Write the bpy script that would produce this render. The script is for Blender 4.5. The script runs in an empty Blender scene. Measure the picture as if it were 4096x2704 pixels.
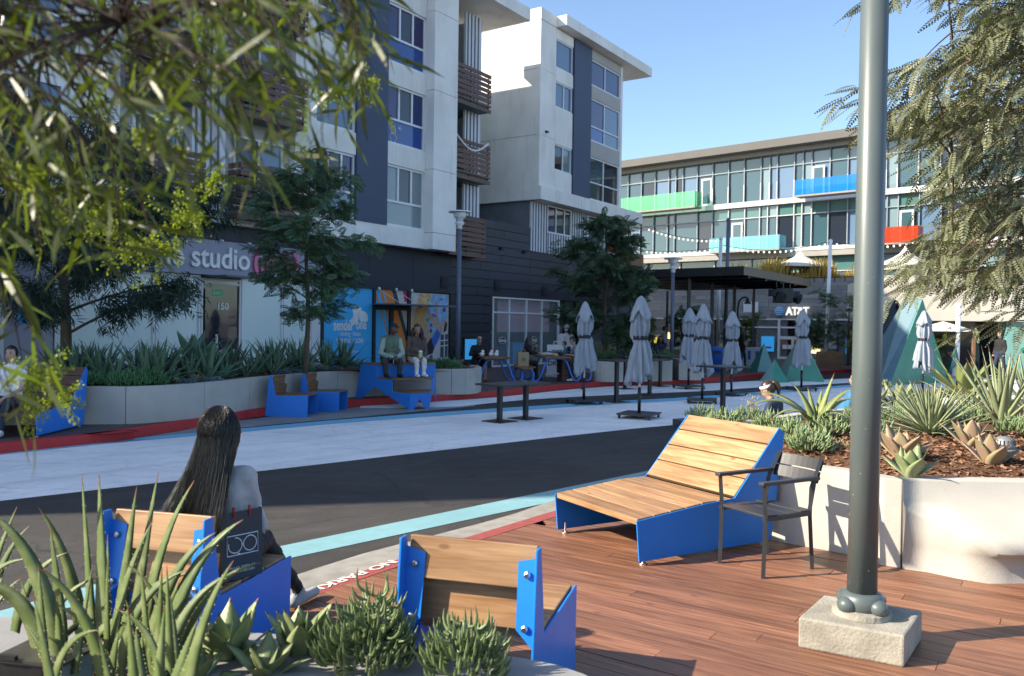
import bpy, math, random
import numpy as np
from mathutils import Vector, Matrix, Euler
random.seed(7); RNG = np.random.default_rng(7)
SC = bpy.context.scene
COL = SC.collection
PI = math.pi
R = math.radians
# ------------------------------------------------------------------ camera
CZ = 1.9                                   # eye height above the street
F_PX, CX, CY, ROLL, PITCH = 3337., 2048., 1352., 0.0145, 0.01706
_c, _s = math.cos(math.atan(ROLL)), math.sin(math.atan(ROLL))
cam_d = bpy.data.cameras.new('camera'); cam = bpy.data.objects.new('camera', cam_d); COL.objects.link(cam)
cam_d.sensor_width = 36; cam_d.lens = 36 * F_PX / 4096; cam_d.clip_start = 0.05; cam_d.clip_end = 2000
_Rv = Vector((1, 0, 0)); _Uv = Vector((0, math.sin(PITCH), math.cos(PITCH))); _Fv = Vector((0, math.cos(PITCH), -math.sin(PITCH)))
_r = _Rv * _c + _Uv * _s; _u = _Uv * _c - _Rv * _s
cam.matrix_world = Matrix(((_r.x, _u.x, -_Fv.x, 0), (_r.y, _u.y, -_Fv.y, 0), (_r.z, _u.z, -_Fv.z, CZ), (0, 0, 0, 1)))
cam_d.dof.use_dof = True; cam_d.dof.focus_distance = 8.0; cam_d.dof.aperture_fstop = 4.0
SC.camera = cam
# ------------------------------------------------------------------ sky, sun, exposure
SUN_AZ, SUN_EL = R(13), R(33)              # shadows run towards +x, a little away from the camera
w = bpy.data.worlds.new('World'); SC.world = w; w.use_nodes = True
nt = w.node_tree; nt.nodes.clear()
sky = nt.nodes.new('ShaderNodeTexSky'); sky.sky_type = 'NISHITA'; sky.sun_disc = False
sky.sun_elevation = SUN_EL; sky.sun_rotation = math.atan2(-math.cos(SUN_AZ), -math.sin(SUN_AZ))
sky.air_density = 0.85; sky.dust_density = 1.2; sky.ozone_density = 5.5; sky.altitude = 300
bg = nt.nodes.new('ShaderNodeBackground'); bg.inputs[1].default_value = 0.15
ow = nt.nodes.new('ShaderNodeOutputWorld')
nt.links.new(sky.outputs[0], bg.inputs[0]); nt.links.new(bg.outputs[0], ow.inputs[0])
sun_d = bpy.data.lights.new('sun', 'SUN'); sun_d.energy = 4.3; sun_d.angle = R(0.53); sun_d.color = (1, 0.97, 0.93)
sun = bpy.data.objects.new('sun', sun_d); COL.objects.link(sun); sun.location = (-30, -6, 30)
sun.rotation_euler = Vector((math.cos(SUN_AZ) * math.cos(SUN_EL), math.sin(SUN_AZ) * math.cos(SUN_EL), -math.sin(SUN_EL))).to_track_quat('-Z', 'Y').to_euler()
SC.view_settings.view_transform = 'Standard'; SC.view_settings.look = 'None'
SC.view_settings.exposure = 1.22; SC.view_settings.gamma = 1; SC.view_settings.use_curve_mapping = False
SC.view_settings.use_white_balance = True; SC.view_settings.white_balance_temperature = 7900; SC.view_settings.white_balance_tint = 8   # the photograph is balanced for the open shade
SC.render.engine = 'CYCLES'
SC.cycles.use_denoising = True
try: SC.cycles.denoiser = 'OPENIMAGEDENOISE'
except Exception: pass
SC.cycles.max_bounces = 6; SC.cycles.transparent_max_bounces = 8; SC.cycles.caustics_reflective = False; SC.cycles.caustics_refractive = False
SC.cycles.sample_clamp_indirect = 6

# ------------------------------------------------------------------ pixel (4096x2704) -> place
def ray(u, v):
    du, dv = u - CX, v - CY
    a = (du * _c + dv * _s) / F_PX; b = (dv * _c - du * _s) / F_PX
    return Vector((a, math.cos(PITCH) - b * math.sin(PITCH), -math.sin(PITCH) - b * math.cos(PITCH)))
def G(u, v, z=0.0):
    """where the line of sight through a pixel meets the level z"""
    d = ray(u, v); t = (z - CZ) / d.z
    return Vector((d.x * t, d.y * t, z))
def AY(u, v, y):
    d = ray(u, v); t = y / d.y
    return Vector((d.x * t, y, CZ + d.z * t))

# ------------------------------------------------------------------ materials
MATS = {}
def _new(name):
    m = bpy.data.materials.new(name); m.use_nodes = True
    b = m.node_tree.nodes['Principled BSDF']; MATS[name] = m
    return m, m.node_tree, b
def _n(t, typ, **k):
    n = t.nodes.new(typ)
    for a, v in k.items(): setattr(n, a, v)
    return n
def mat(name, col, rough=0.6, metal=0.0, var=0.12, vs=2.0, bump=0.0, bs=60.0, rnd=0.0, island=0.0, spec=0.5, coat=0.0, stretch=None, space='Object', emit=None, var2=0.0, vs2=0.3, wear=None):
    m, t, b = _new(name); L = t.links.new
    b.inputs['Roughness'].default_value = rough; b.inputs['Metallic'].default_value = metal
    b.inputs['Specular IOR Level'].default_value = spec; b.inputs['Coat Weight'].default_value = coat
    b.inputs['Coat Roughness'].default_value = 0.12
    tc = _n(t, 'ShaderNodeTexCoord'); src = tc.outputs['Object']
    if space == 'World': src = _n(t, 'ShaderNodeNewGeometry').outputs['Position']
    if stretch:
        mp = _n(t, 'ShaderNodeMapping'); mp.inputs['Scale'].default_value = stretch; L(src, mp.inputs[0]); src = mp.outputs[0]
    nz = _n(t, 'ShaderNodeTexNoise'); nz.inputs['Scale'].default_value = vs; nz.inputs['Detail'].default_value = 5; L(src, nz.inputs['Vector'])
    mr = _n(t, 'ShaderNodeMapRange'); mr.inputs[1].default_value = 0.3; mr.inputs[2].default_value = 0.7
    mr.inputs[3].default_value = 1 - var; mr.inputs[4].default_value = 1 + var; L(nz.outputs[0], mr.inputs[0])
    f = mr.outputs[0]
    def mul(a, bb):
        q = _n(t, 'ShaderNodeMath', operation='MULTIPLY'); L(a, q.inputs[0]); L(bb, q.inputs[1]); return q.outputs[0]
    if var2:
        n2 = _n(t, 'ShaderNodeTexNoise'); n2.inputs['Scale'].default_value = vs2; n2.inputs['Detail'].default_value = 3; L(src, n2.inputs['Vector'])
        m2 = _n(t, 'ShaderNodeMapRange'); m2.inputs[1].default_value = 0.35; m2.inputs[2].default_value = 0.65; m2.inputs[3].default_value = 1 - var2; m2.inputs[4].default_value = 1 + var2
        L(n2.outputs[0], m2.inputs[0]); f = mul(f, m2.outputs[0])
    for amt, out in ((rnd, 'O'), (island, 'I')):
        if amt:
            s = _n(t, 'ShaderNodeObjectInfo').outputs['Random'] if out == 'O' else _n(t, 'ShaderNodeNewGeometry').outputs['Random Per Island']
            m3 = _n(t, 'ShaderNodeMapRange'); m3.inputs[3].default_value = 1 - amt; m3.inputs[4].default_value = 1 + amt; L(s, m3.inputs[0]); f = mul(f, m3.outputs[0])
    mx = _n(t, 'ShaderNodeVectorMath', operation='SCALE'); mx.inputs[0].default_value = col[:3]; L(f, mx.inputs['Scale']); out = mx.outputs[0]
    for wc, wsc, lo, hi, amt, wst in (wear or ()):           # worn, stained or scuffed patches
        wm = _n(t, 'ShaderNodeMapping'); wm.inputs['Scale'].default_value = wst; L(src, wm.inputs[0])
        wn = _n(t, 'ShaderNodeTexNoise'); wn.inputs['Scale'].default_value = wsc; wn.inputs['Detail'].default_value = 7; wn.inputs['Roughness'].default_value = 0.62; L(wm.outputs[0], wn.inputs['Vector'])
        wr = _n(t, 'ShaderNodeMapRange'); wr.inputs[1].default_value = lo; wr.inputs[2].default_value = hi; wr.inputs[4].default_value = amt; L(wn.outputs[0], wr.inputs[0])
        wx = _n(t, 'ShaderNodeMix', data_type='RGBA'); L(wr.outputs[0], wx.inputs['Factor']); L(out, wx.inputs[6]); wx.inputs[7].default_value = (*wc, 1); out = wx.outputs[2]
    L(out, b.inputs['Base Color'])
    if bump:
        nb = _n(t, 'ShaderNodeTexNoise'); nb.inputs['Scale'].default_value = bs; nb.inputs['Detail'].default_value = 4; L(src, nb.inputs['Vector'])
        bp = _n(t, 'ShaderNodeBump'); bp.inputs['Strength'].default_value = bump; bp.inputs['Distance'].default_value = 0.01
        L(nb.outputs[0], bp.inputs['Height']); L(bp.outputs[0], b.inputs['Normal'])
    if emit:
        b.inputs['Emission Color'].default_value = (*emit[0], 1); b.inputs['Emission Strength'].default_value = emit[1]
    return m
def wood(name, lo, hi, rough=0.55, rnd=0.18, grain=26.0, dark=(0.06, 0.025, 0.012), darkamt=0.35):
    """planks: length along local X; grain, streaks and knots"""
    m, t, b = _new(name); L = t.links.new
    b.inputs['Roughness'].default_value = rough
    tc = _n(t, 'ShaderNodeTexCoord'); oi = _n(t, 'ShaderNodeObjectInfo')
    off = _n(t, 'ShaderNodeVectorMath', operation='SCALE'); off.inputs[0].default_value = (37, 53, 71); L(oi.outputs['Random'], off.inputs['Scale'])
    ad = _n(t, 'ShaderNodeVectorMath', operation='ADD'); L(tc.outputs['Object'], ad.inputs[0]); L(off.outputs[0], ad.inputs[1])
    mp = _n(t, 'ShaderNodeMapping'); mp.inputs['Scale'].default_value = (1.6, grain, grain); L(ad.outputs[0], mp.inputs[0])
    nz = _n(t, 'ShaderNodeTexNoise'); nz.inputs['Scale'].default_value = 1.3; nz.inputs['Detail'].default_value = 6; nz.inputs['Distortion'].default_value = 0.8; L(mp.outputs[0], nz.inputs['Vector'])
    rp = _n(t, 'ShaderNodeValToRGB'); rp.color_ramp.elements[0].position = 0.32; rp.color_ramp.elements[1].position = 0.68
    rp.color_ramp.elements[0].color = (*lo, 1); rp.color_ramp.elements[1].color = (*hi, 1); L(nz.outputs[0], rp.inputs[0])
    mp2 = _n(t, 'ShaderNodeMapping'); mp2.inputs['Scale'].default_value = (0.9, 7, 7); L(ad.outputs[0], mp2.inputs[0])
    n2 = _n(t, 'ShaderNodeTexNoise'); n2.inputs['Scale'].default_value = 1.0; n2.inputs['Detail'].default_value = 4; L(mp2.outputs[0], n2.inputs['Vector'])
    m2 = _n(t, 'ShaderNodeMapRange'); m2.inputs[1].default_value = 0.52; m2.inputs[2].default_value = 0.72; m2.inputs[4].default_value = darkamt; L(n2.outputs[0], m2.inputs[0])
    mp3 = _n(t, 'ShaderNodeMapping'); mp3.inputs['Scale'].default_value = (2.6, 6, 6); L(ad.outputs[0], mp3.inputs[0])
    vo = _n(t, 'ShaderNodeTexVoronoi'); vo.inputs['Scale'].default_value = 1.0; L(mp3.outputs[0], vo.inputs['Vector'])
    m4 = _n(t, 'ShaderNodeMapRange'); m4.inputs[1].default_value = 0.10; m4.inputs[2].default_value = 0.05; m4.inputs[4].default_value = 0.7; L(vo.outputs['Distance'], m4.inputs[0])
    mxv = _n(t, 'ShaderNodeMath', operation='MAXIMUM'); L(m2.outputs[0], mxv.inputs[0]); L(m4.outputs[0], mxv.inputs[1])
    mix = _n(t, 'ShaderNodeMix', data_type='RGBA'); L(mxv.outputs[0], mix.inputs['Factor']); L(rp.outputs[0], mix.inputs[6]); mix.inputs[7].default_value = (*dark, 1)
    m3 = _n(t, 'ShaderNodeMapRange'); m3.inputs[3].default_value = 1 - rnd; m3.inputs[4].default_value = 1 + rnd; L(oi.outputs['Random'], m3.inputs[0])
    sc = _n(t, 'ShaderNodeVectorMath', operation='SCALE'); L(mix.outputs[2], sc.inputs[0]); L(m3.outputs[0], sc.inputs['Scale']); L(sc.outputs[0], b.inputs['Base Color'])
    bp = _n(t, 'ShaderNodeBump'); bp.inputs['Strength'].default_value = 0.25; bp.inputs['Distance'].default_value = 0.004; L(nz.outputs[0], bp.inputs['Height']); L(bp.outputs[0], b.inputs['Normal'])
    return m
def leafm(name, col, var=0.35, trans=0.3, rough=0.5, back=None, spec=0.4, edge=None):
    m, t, b = _new(name); L = t.links.new
    b.inputs['Roughness'].default_value = rough; b.inputs['Specular IOR Level'].default_value = spec
    g = _n(t, 'ShaderNodeNewGeometry'); oi = _n(t, 'ShaderNodeObjectInfo')
    nz = _n(t, 'ShaderNodeTexNoise'); nz.inputs['Scale'].default_value = 1.7; nz.inputs['Detail'].default_value = 3; L(g.outputs['Position'], nz.inputs['Vector'])
    s = _n(t, 'ShaderNodeMath', operation='ADD'); L(g.outputs['Random Per Island'], s.inputs[0]); L(nz.outputs[0], s.inputs[1])
    s2 = _n(t, 'ShaderNodeMath', operation='ADD'); L(s.outputs[0], s2.inputs[0]); L(oi.outputs['Random'], s2.inputs[1])
    mr = _n(t, 'ShaderNodeMapRange'); mr.inputs[1].default_value = 0.6; mr.inputs[2].default_value = 2.4; mr.inputs[3].default_value = 1 - var; mr.inputs[4].default_value = 1 + var; L(s2.outputs[0], mr.inputs[0])
    sc = _n(t, 'ShaderNodeVectorMath', operation='SCALE'); sc.inputs[0].default_value = col; L(mr.outputs[0], sc.inputs['Scale'])
    out = sc.outputs[0]
    if back:
        mx = _n(t, 'ShaderNodeMix', data_type='RGBA'); L(g.outputs['Backfacing'], mx.inputs['Factor']); L(out, mx.inputs[6]); mx.inputs[7].default_value = (*back, 1); out = mx.outputs[2]
    if edge:      # mottled bloom along the blade
        n2 = _n(t, 'ShaderNodeTexNoise'); n2.inputs['Scale'].default_value = 14; n2.inputs['Detail'].default_value = 5; L(g.outputs['Position'], n2.inputs['Vector'])
        m5 = _n(t, 'ShaderNodeMapRange'); m5.inputs[1].default_value = 0.45; m5.inputs[2].default_value = 0.7; m5.inputs[4].default_value = 0.6; L(n2.outputs[0], m5.inputs[0])
        mx = _n(t, 'ShaderNodeMix', data_type='RGBA'); L(m5.outputs[0], mx.inputs['Factor']); L(out, mx.inputs[6]); mx.inputs[7].default_value = (*edge, 1); out = mx.outputs[2]
    L(out, b.inputs['Base Color'])
    if trans:
        tr = _n(t, 'ShaderNodeBsdfTranslucent'); s4 = _n(t, 'ShaderNodeVectorMath', operation='MULTIPLY'); L(out, s4.inputs[0]); s4.inputs[1].default_value = (1.5, 1.7, 0.6)
        L(s4.outputs[0], tr.inputs[0]); ms = _n(t, 'ShaderNodeMixShader'); ms.inputs[0].default_value = trans
        L(b.outputs[0], ms.inputs[1]); L(tr.outputs[0], ms.inputs[2]); L(ms.outputs[0], t.nodes['Material Output'].inputs[0])
    return m
def glass(name, col, rough=0.04, mixf=0.75, refl=(0.9, 0.95, 1)):
    """window glass: dark body with a sharp reflection that grows at grazing angles"""
    m, t, b = _new(name); L = t.links.new
    b.inputs['Base Color'].default_value = (*col, 1); b.inputs['Roughness'].default_value = rough; b.inputs['IOR'].default_value = 1.5
    b.inputs['Coat Weight'].default_value = mixf * 0.3; b.inputs['Coat Roughness'].default_value = 0.01
    return m
def clear(name, col, alpha, rough=0.03):
    m, t, b = _new(name); L = t.links.new
    b.inputs['Base Color'].default_value = (*col, 1); b.inputs['Roughness'].default_value = rough
    tr = _n(t, 'ShaderNodeBsdfTransparent'); tr.inputs[0].default_value = (*[0.5 + 0.5 * c for c in col], 1)
    ms = _n(t, 'ShaderNodeMixShader'); ms.inputs[0].default_value = alpha
    L(tr.outputs[0], ms.inputs[1]); L(b.outputs[0], ms.inputs[2]); L(ms.outputs[0], t.nodes['Material Output'].inputs[0])
    return m

# ------------------------------------------------------------------ mesh helpers
def basis(d, up=(0, 0, 1)):
    d = Vector(d).normalized(); u = Vector(up)
    if abs(d.dot(u)) > 0.98: u = Vector((1, 0, 0))
    x = d.cross(u).normalized(); y = x.cross(d).normalized()
    return x, y, d
class MB:
    def __init__(s): s.v = []; s.f = []; s.m = []; s.k = 0
    def add(s, vs, fs, m=None):
        o = len(s.v); s.v += [tuple(p) for p in vs]
        for f in fs: s.f.append(tuple(i + o for i in f)); s.m.append(s.k if m is None else m)
        return s
    def box(s, x0, x1, y0, y1, z0, z1, m=None):
        return s.add([(x0, y0, z0), (x1, y0, z0), (x1, y1, z0), (x0, y1, z0), (x0, y0, z1), (x1, y0, z1), (x1, y1, z1), (x0, y1, z1)],
                     [(0, 3, 2, 1), (4, 5, 6, 7), (0, 1, 5, 4), (1, 2, 6, 5), (2, 3, 7, 6), (3, 0, 4, 7)], m)
    def prism(s, poly, z0, z1, m=None):
        """poly: list of (x, y), counter-clockwise"""
        a = sum(poly[i][0] * poly[(i + 1) % len(poly)][1] - poly[(i + 1) % len(poly)][0] * poly[i][1] for i in range(len(poly)))
        if a < 0: poly = poly[::-1]
        n = len(poly)
        return s.add([(p[0], p[1], z0) for p in poly] + [(p[0], p[1], z1) for p in poly],
                     [tuple(range(n - 1, -1, -1)), tuple(range(n, 2 * n))] + [(i, (i + 1) % n, n + (i + 1) % n, n + i) for i in range(n)], m)
    def plate(s, poly, org, ax, ay, th, m=None):
        """flat outline in the plane (ax, ay) thickened along their normal, centred"""
        ax, ay, org = Vector(ax), Vector(ay), Vector(org); nn = ax.cross(ay).normalized()
        a = sum(poly[i][0] * poly[(i + 1) % len(poly)][1] - poly[(i + 1) % len(poly)][0] * poly[i][1] for i in range(len(poly)))
        if a < 0: poly = poly[::-1]
        n = len(poly)
        lo = [org + ax * p[0] + ay * p[1] - nn * th / 2 for p in poly]; hi = [q + nn * th for q in lo]
        return s.add(lo + hi, [tuple(range(n - 1, -1, -1)), tuple(range(n, 2 * n))] + [(i, (i + 1) % n, n + (i + 1) % n, n + i) for i in range(n)], m)
    def tube(s, pts, rad, n=8, cap=True, m=None, flat=1.0):
        pts = [Vector(p) for p in pts]; rad = rad if hasattr(rad, '__len__') else [rad] * len(pts)
        vs = []; px = None
        for i, p in enumerate(pts):
            d = (pts[min(i + 1, len(pts) - 1)] - pts[max(i - 1, 0)])
            if d.length < 1e-9: d = Vector((0, 0, 1))
            d.normalize()
            if px is None: x = basis(d)[0]; y = d.cross(x)
            else:
                x = px - d * px.dot(d)
                x = x.normalized() if x.length > 1e-6 else basis(d)[0]
                y = d.cross(x)
            px = x
            for k in range(n):
                a = 2 * PI * k / n; vs.append(p + x * (math.cos(a) * rad[i]) + y * (math.sin(a) * rad[i] * flat))
        fs = []
        for i in range(len(pts) - 1):
            for k in range(n):
                k2 = (k + 1) % n; fs.append((i * n + k, i * n + k2, (i + 1) * n + k2, (i + 1) * n + k))
        if cap: fs.append(tuple(range(n - 1, -1, -1))); fs.append(tuple((len(pts) - 1) * n + k for k in range(n)))
        return s.add(vs, fs, m)
    def lathe(s, prof, n=16, c=(0, 0, 0), m=None, cap=True):
        vs = []; fs = []
        for r, z in prof:
            for k in range(n):
                a = 2 * PI * k / n; vs.append((c[0] + r * math.cos(a), c[1] + r * math.sin(a), c[2] + z))
        for i in range(len(prof) - 1):
            for k in range(n):
                k2 = (k + 1) % n; fs.append((i * n + k, i * n + k2, (i + 1) * n + k2, (i + 1) * n + k))
        if cap:
            if prof[0][0] > 1e-5: fs.append(tuple(range(n - 1, -1, -1)))
            if prof[-1][0] > 1e-5: fs.append(tuple((len(prof) - 1) * n + k for k in range(n)))
        return s.add(vs, fs, m)
    def ell(s, c, r, n=12, q=8, M=None, m=None):
        c = Vector(c); vs = []; fs = []
        for i in range(q + 1):
            ph = PI * i / q
            for k in range(n):
                a = 2 * PI * k / n; p = Vector((r[0] * math.sin(ph) * math.cos(a), r[1] * math.sin(ph) * math.sin(a), r[2] * math.cos(ph)))
                vs.append(c + (M @ p if M else p))
        for i in range(q):
            for k in range(n):
                k2 = (k + 1) % n; fs.append((i * n + k, (i + 1) * n + k, (i + 1) * n + k2, i * n + k2))
        return s.add(vs, fs, m)
    def build(s, name, mats, parent=None, smooth=False, loc=None, rot=None, bevel=0.0):
        me = bpy.data.meshes.new(name); me.from_pydata([tuple(v) for v in s.v], [], s.f)
        mats = mats if isinstance(mats, (list, tuple)) else [mats]
        for q in mats: me.materials.append(MATS[q] if isinstance(q, str) else q)
        if len(mats) > 1: me.polygons.foreach_set('material_index', s.m)
        if smooth: me.polygons.foreach_set('use_smooth', [True] * len(me.polygons))
        me.update()
        return put(name, me, parent, loc, rot, bevel)
def put(name, me, parent=None, loc=None, rot=None, bevel=0.0):
    o = bpy.data.objects.new(name, me); COL.objects.link(o)
    if parent: o.parent = parent
    if loc is not None: o.location = loc
    if rot is not None: o.rotation_euler = rot if not isinstance(rot, Matrix) else rot.to_euler()
    if bevel:
        b = o.modifiers.new('edge', 'BEVEL'); b.width = bevel; b.segments = 2; b.limit_method = 'ANGLE'; b.angle_limit = R(40)
    return o
def npmesh(name, V, Fq, mats, parent=None, mi=None, smooth=False):
    """large mesh from arrays: V (n,3), Fq (m,k)"""
    V = np.asarray(V, dtype=np.float32); Fq = np.asarray(Fq, dtype=np.int32); k = Fq.shape[1]
    me = bpy.data.meshes.new(name); me.vertices.add(len(V)); me.vertices.foreach_set('co', V.ravel())
    me.loops.add(Fq.size); me.loops.foreach_set('vertex_index', Fq.ravel())
    me.polygons.add(len(Fq)); me.polygons.foreach_set('loop_start', np.arange(0, Fq.size, k, dtype=np.int32))
    for q in (mats if isinstance(mats, (list, tuple)) else [mats]): me.materials.append(MATS[q])
    if mi is not None: me.polygons.foreach_set('material_index', np.asarray(mi, dtype=np.int32))
    if smooth: me.polygons.foreach_set('use_smooth', np.ones(len(Fq), dtype=bool))
    me.update(calc_edges=True); me.validate()
    return put(name, me, parent)
def thing(name, label, cat, loc=(0, 0, 0), rz=0.0, group=None):
    o = bpy.data.objects.new(name, None); COL.objects.link(o); o.empty_display_size = 0.2
    o.location = loc; o.rotation_euler = (0, 0, rz); return tag(o, label, cat, group)
def tag(o, label, cat, group=None):
    o['label'] = label; o['category'] = cat
    if group: o['group'] = group
    return o
def struct(o): o['kind'] = 'structure'; return o
def stuff(o, label=None, cat=None):
    o['kind'] = 'stuff'
    if label: o['label'] = label
    if cat: o['category'] = cat
    return o
def kids(o): return [c for c in bpy.data.objects if c.parent == o]
def copy_tree(o, parent=None, ch=None):
    """a thing with copies of its parts; mesh data stays shared"""
    c = o.copy(); COL.objects.link(c)
    if parent: c.parent = parent
    for k in list(o.children): copy_tree(k, c)
    return c
def text(name, body, size, M, material, parent=None, ext=0.002, align='CENTER', bold=0.0, sx=1.0, space=1.0, width=None):
    """lettering: M maps its plane (x right, y up) into the parent"""
    cu = bpy.data.curves.new(name, 'FONT'); cu.body = body; cu.size = size; cu.extrude = ext; cu.align_x = align; cu.align_y = 'CENTER'
    cu.offset = bold; cu.space_character = space
    o = bpy.data.objects.new(name, cu); COL.objects.link(o); dg = bpy.context.evaluated_depsgraph_get()
    me = bpy.data.meshes.new_from_object(o.evaluated_get(dg)); bpy.data.objects.remove(o); me.materials.clear(); me.materials.append(MATS[material])
    if width:
        xs = [v.co.x for v in me.vertices]; sx = width / max(max(xs) - min(xs), 1e-6)
    o = put(name, me, parent)
    o.matrix_local = M @ Matrix.Diagonal((sx, 1, 1, 1))
    return o
def frame(org, ax, ay):
    ax = Vector(ax).normalized(); ay = Vector(ay).normalized(); az = ax.cross(ay); org = Vector(org)
    return Matrix(((ax.x, ay.x, az.x, org.x), (ax.y, ay.y, az.y, org.y), (ax.z, ay.z, az.z, org.z), (0, 0, 0, 1)))
_plank = {}
def plank(parent, L, W, T, M, material, name='plank', bevel=0.004):
    """board: length along its own x, width y, thickness z, centred; M = place in the parent"""
    key = (round(L, 3), round(W, 3), round(T, 3), material)
    if key not in _plank:
        me = MB().box(-L / 2, L / 2, -W / 2, W / 2, -T / 2, T / 2)
        o = me.build(name, material); _plank[key] = o.data; bpy.data.objects.remove(o)
    o = put(name, _plank[key], parent, bevel=bevel); o.matrix_local = M
    return o
# ------------------------------------------------------------------ the palette
mat('asphalt', (0.056, 0.054, 0.053), 0.85, var=0.22, vs=60, bump=0.7, bs=150, space='World', var2=0.16, vs2=0.5, spec=0.25, wear=[((0.10, 0.092, 0.083), 1.6, 0.52, 0.74, 0.55, (1, 2.6, 1)), ((0.018, 0.017, 0.017), 0.9, 0.60, 0.72, 0.5, (1.6, 1, 1)), ((0.16, 0.15, 0.14), 42, 0.66, 0.72, 0.6, (1, 1, 1))])
mat('far_ground', (0.22, 0.21, 0.20), 0.85, var=0.1, vs=0.6, space='World')
mat('white_paint', (0.86, 0.85, 0.84), 0.7, var=0.05, vs=9, bump=0.5, bs=150, space='World', var2=0.05, vs2=0.7, spec=0.3, wear=[((0.42, 0.41, 0.40), 2.4, 0.53, 0.78, 0.6, (0.8, 2.6, 1)), ((0.20, 0.19, 0.19), 26, 0.67, 0.74, 0.55, (1, 1, 1)), ((0.5, 0.5, 0.5), 0.6, 0.5, 0.7, 0.35, (0.6, 2.2, 1))])
mat('aqua_paint', (0.19, 0.38, 0.42), 0.7, var=0.06, vs=9, bump=0.4, bs=140, space='World', var2=0.06, vs2=0.7, spec=0.3, wear=[((0.10, 0.14, 0.15), 22, 0.64, 0.74, 0.5, (1, 1, 1)), ((0.13, 0.22, 0.24), 2.2, 0.55, 0.75, 0.4, (1, 2, 1))])
mat('cyan_paint', (0.15, 0.47, 0.66), 0.7, var=0.06, vs=9, space='World', spec=0.3)
mat('concrete', (0.27, 0.255, 0.23), 0.85, var=0.16, vs=8, bump=0.3, bs=90, space='World', var2=0.12, vs2=1.3, spec=0.3)
mat('grey_concrete', (0.25, 0.25, 0.25), 0.75, var=0.1, vs=5, bump=0.15, bs=120, space='World', var2=0.10, vs2=2.0)
def road_wear(name, dark, light, crack=0.8):
    """wheel-path streaks along the street and fine cracks"""
    m = MATS[name]; t = m.node_tree; L = t.links.new; b = t.nodes['Principled BSDF']; out = b.inputs['Base Color'].links[0].from_socket
    pos = _n(t, 'ShaderNodeNewGeometry').outputs['Position']
    rt_ = _n(t, 'ShaderNodeVectorRotate', rotation_type='Z_AXIS'); rt_.inputs['Angle'].default_value = R(-50); L(pos, rt_.inputs['Vector'])
    mp = _n(t, 'ShaderNodeMapping'); mp.inputs['Scale'].default_value = (0.10, 1.5, 1); L(rt_.outputs[0], mp.inputs[0])
    for col, sc, lo, hi, amt in ((dark, 1.0, 0.52, 0.70, 0.55), (light, 2.3, 0.55, 0.72, 0.45)):
        nz = _n(t, 'ShaderNodeTexNoise'); nz.inputs['Scale'].default_value = sc; nz.inputs['Detail'].default_value = 8; nz.inputs['Roughness'].default_value = 0.65; L(mp.outputs[0], nz.inputs['Vector'])
        mr = _n(t, 'ShaderNodeMapRange'); mr.inputs[1].default_value = lo; mr.inputs[2].default_value = hi; mr.inputs[4].default_value = amt; L(nz.outputs[0], mr.inputs[0])
        mx = _n(t, 'ShaderNodeMix', data_type='RGBA'); L(mr.outputs[0], mx.inputs['Factor']); L(out, mx.inputs[6]); mx.inputs[7].default_value = (*col, 1); out = mx.outputs[2]
    nd = _n(t, 'ShaderNodeTexNoise'); nd.inputs['Scale'].default_value = 1.3; nd.inputs['Detail'].default_value = 5; L(pos, nd.inputs['Vector'])
    ad = _n(t, 'ShaderNodeVectorMath', operation='ADD'); L(pos, ad.inputs[0]); L(nd.outputs[1], ad.inputs[1])
    vo = _n(t, 'ShaderNodeTexVoronoi', feature='DISTANCE_TO_EDGE'); vo.inputs['Scale'].default_value = 0.33; L(ad.outputs[0], vo.inputs['Vector'])
    mr = _n(t, 'ShaderNodeMapRange'); mr.inputs[1].default_value = 0.0075; mr.inputs[2].default_value = 0.003; mr.inputs[4].default_value = crack; L(vo.outputs[0], mr.inputs[0])
    mx = _n(t, 'ShaderNodeMix', data_type='RGBA'); L(mr.outputs[0], mx.inputs['Factor']); L(out, mx.inputs[6]); mx.inputs[7].default_value = (0.012, 0.012, 0.012, 1); L(mx.outputs[2], b.inputs['Base Color'])
road_wear('asphalt', (0.032, 0.031, 0.031), (0.095, 0.090, 0.085), 0.35); road_wear('white_paint', (0.50, 0.49, 0.48), (0.90, 0.90, 0.90), 0.10)
mat('kerb_red', (0.50, 0.020, 0.022), 0.6, var=0.12, vs=9, space='World', bump=0.15, bs=60)
mat('faded_red', (0.30, 0.062, 0.055), 0.75, var=0.14, vs=14, space='World', bump=0.2, bs=110)
mat('faded_white', (0.72, 0.62, 0.58), 0.75, var=0.2, vs=40, space='World')
mat('planter_white', (0.43, 0.41, 0.37), 0.75, var=0.04, vs=4, bump=0.22, bs=90, space='World', var2=0.05, vs2=1.0, spec=0.3)
mat('soil', (0.12, 0.062, 0.038), 0.95, var=0.55, vs=45, bump=1.0, bs=60, space='World', spec=0.1)
mat('mulch_chip', (0.24, 0.13, 0.08), 0.9, var=0.3, vs=20, island=0.6, spec=0.2)
wood('deck_wood', (0.145, 0.056, 0.031), (0.32, 0.150, 0.088), 0.5, 0.22, 30, dark=(0.09, 0.035, 0.025), darkamt=0.45)
wood('pine', (0.26, 0.125, 0.052), (0.46, 0.275, 0.145), 0.45, 0.14, 24, dark=(0.14, 0.055, 0.02), darkamt=0.55)
wood('dark_slat', (0.07, 0.032, 0.02), (0.15, 0.075, 0.045), 0.55, 0.2, 24)
wood('teak', (0.15, 0.065, 0.025), (0.30, 0.15, 0.06), 0.5, 0.18, 24)
wood('walnut', (0.07, 0.03, 0.02), (0.12, 0.055, 0.035), 0.5, 0.15, 24)
mat('far_deck', (0.10, 0.075, 0.065), 0.7, var=0.25, vs=3, space='World', stretch=(14, 1.2, 1))
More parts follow.
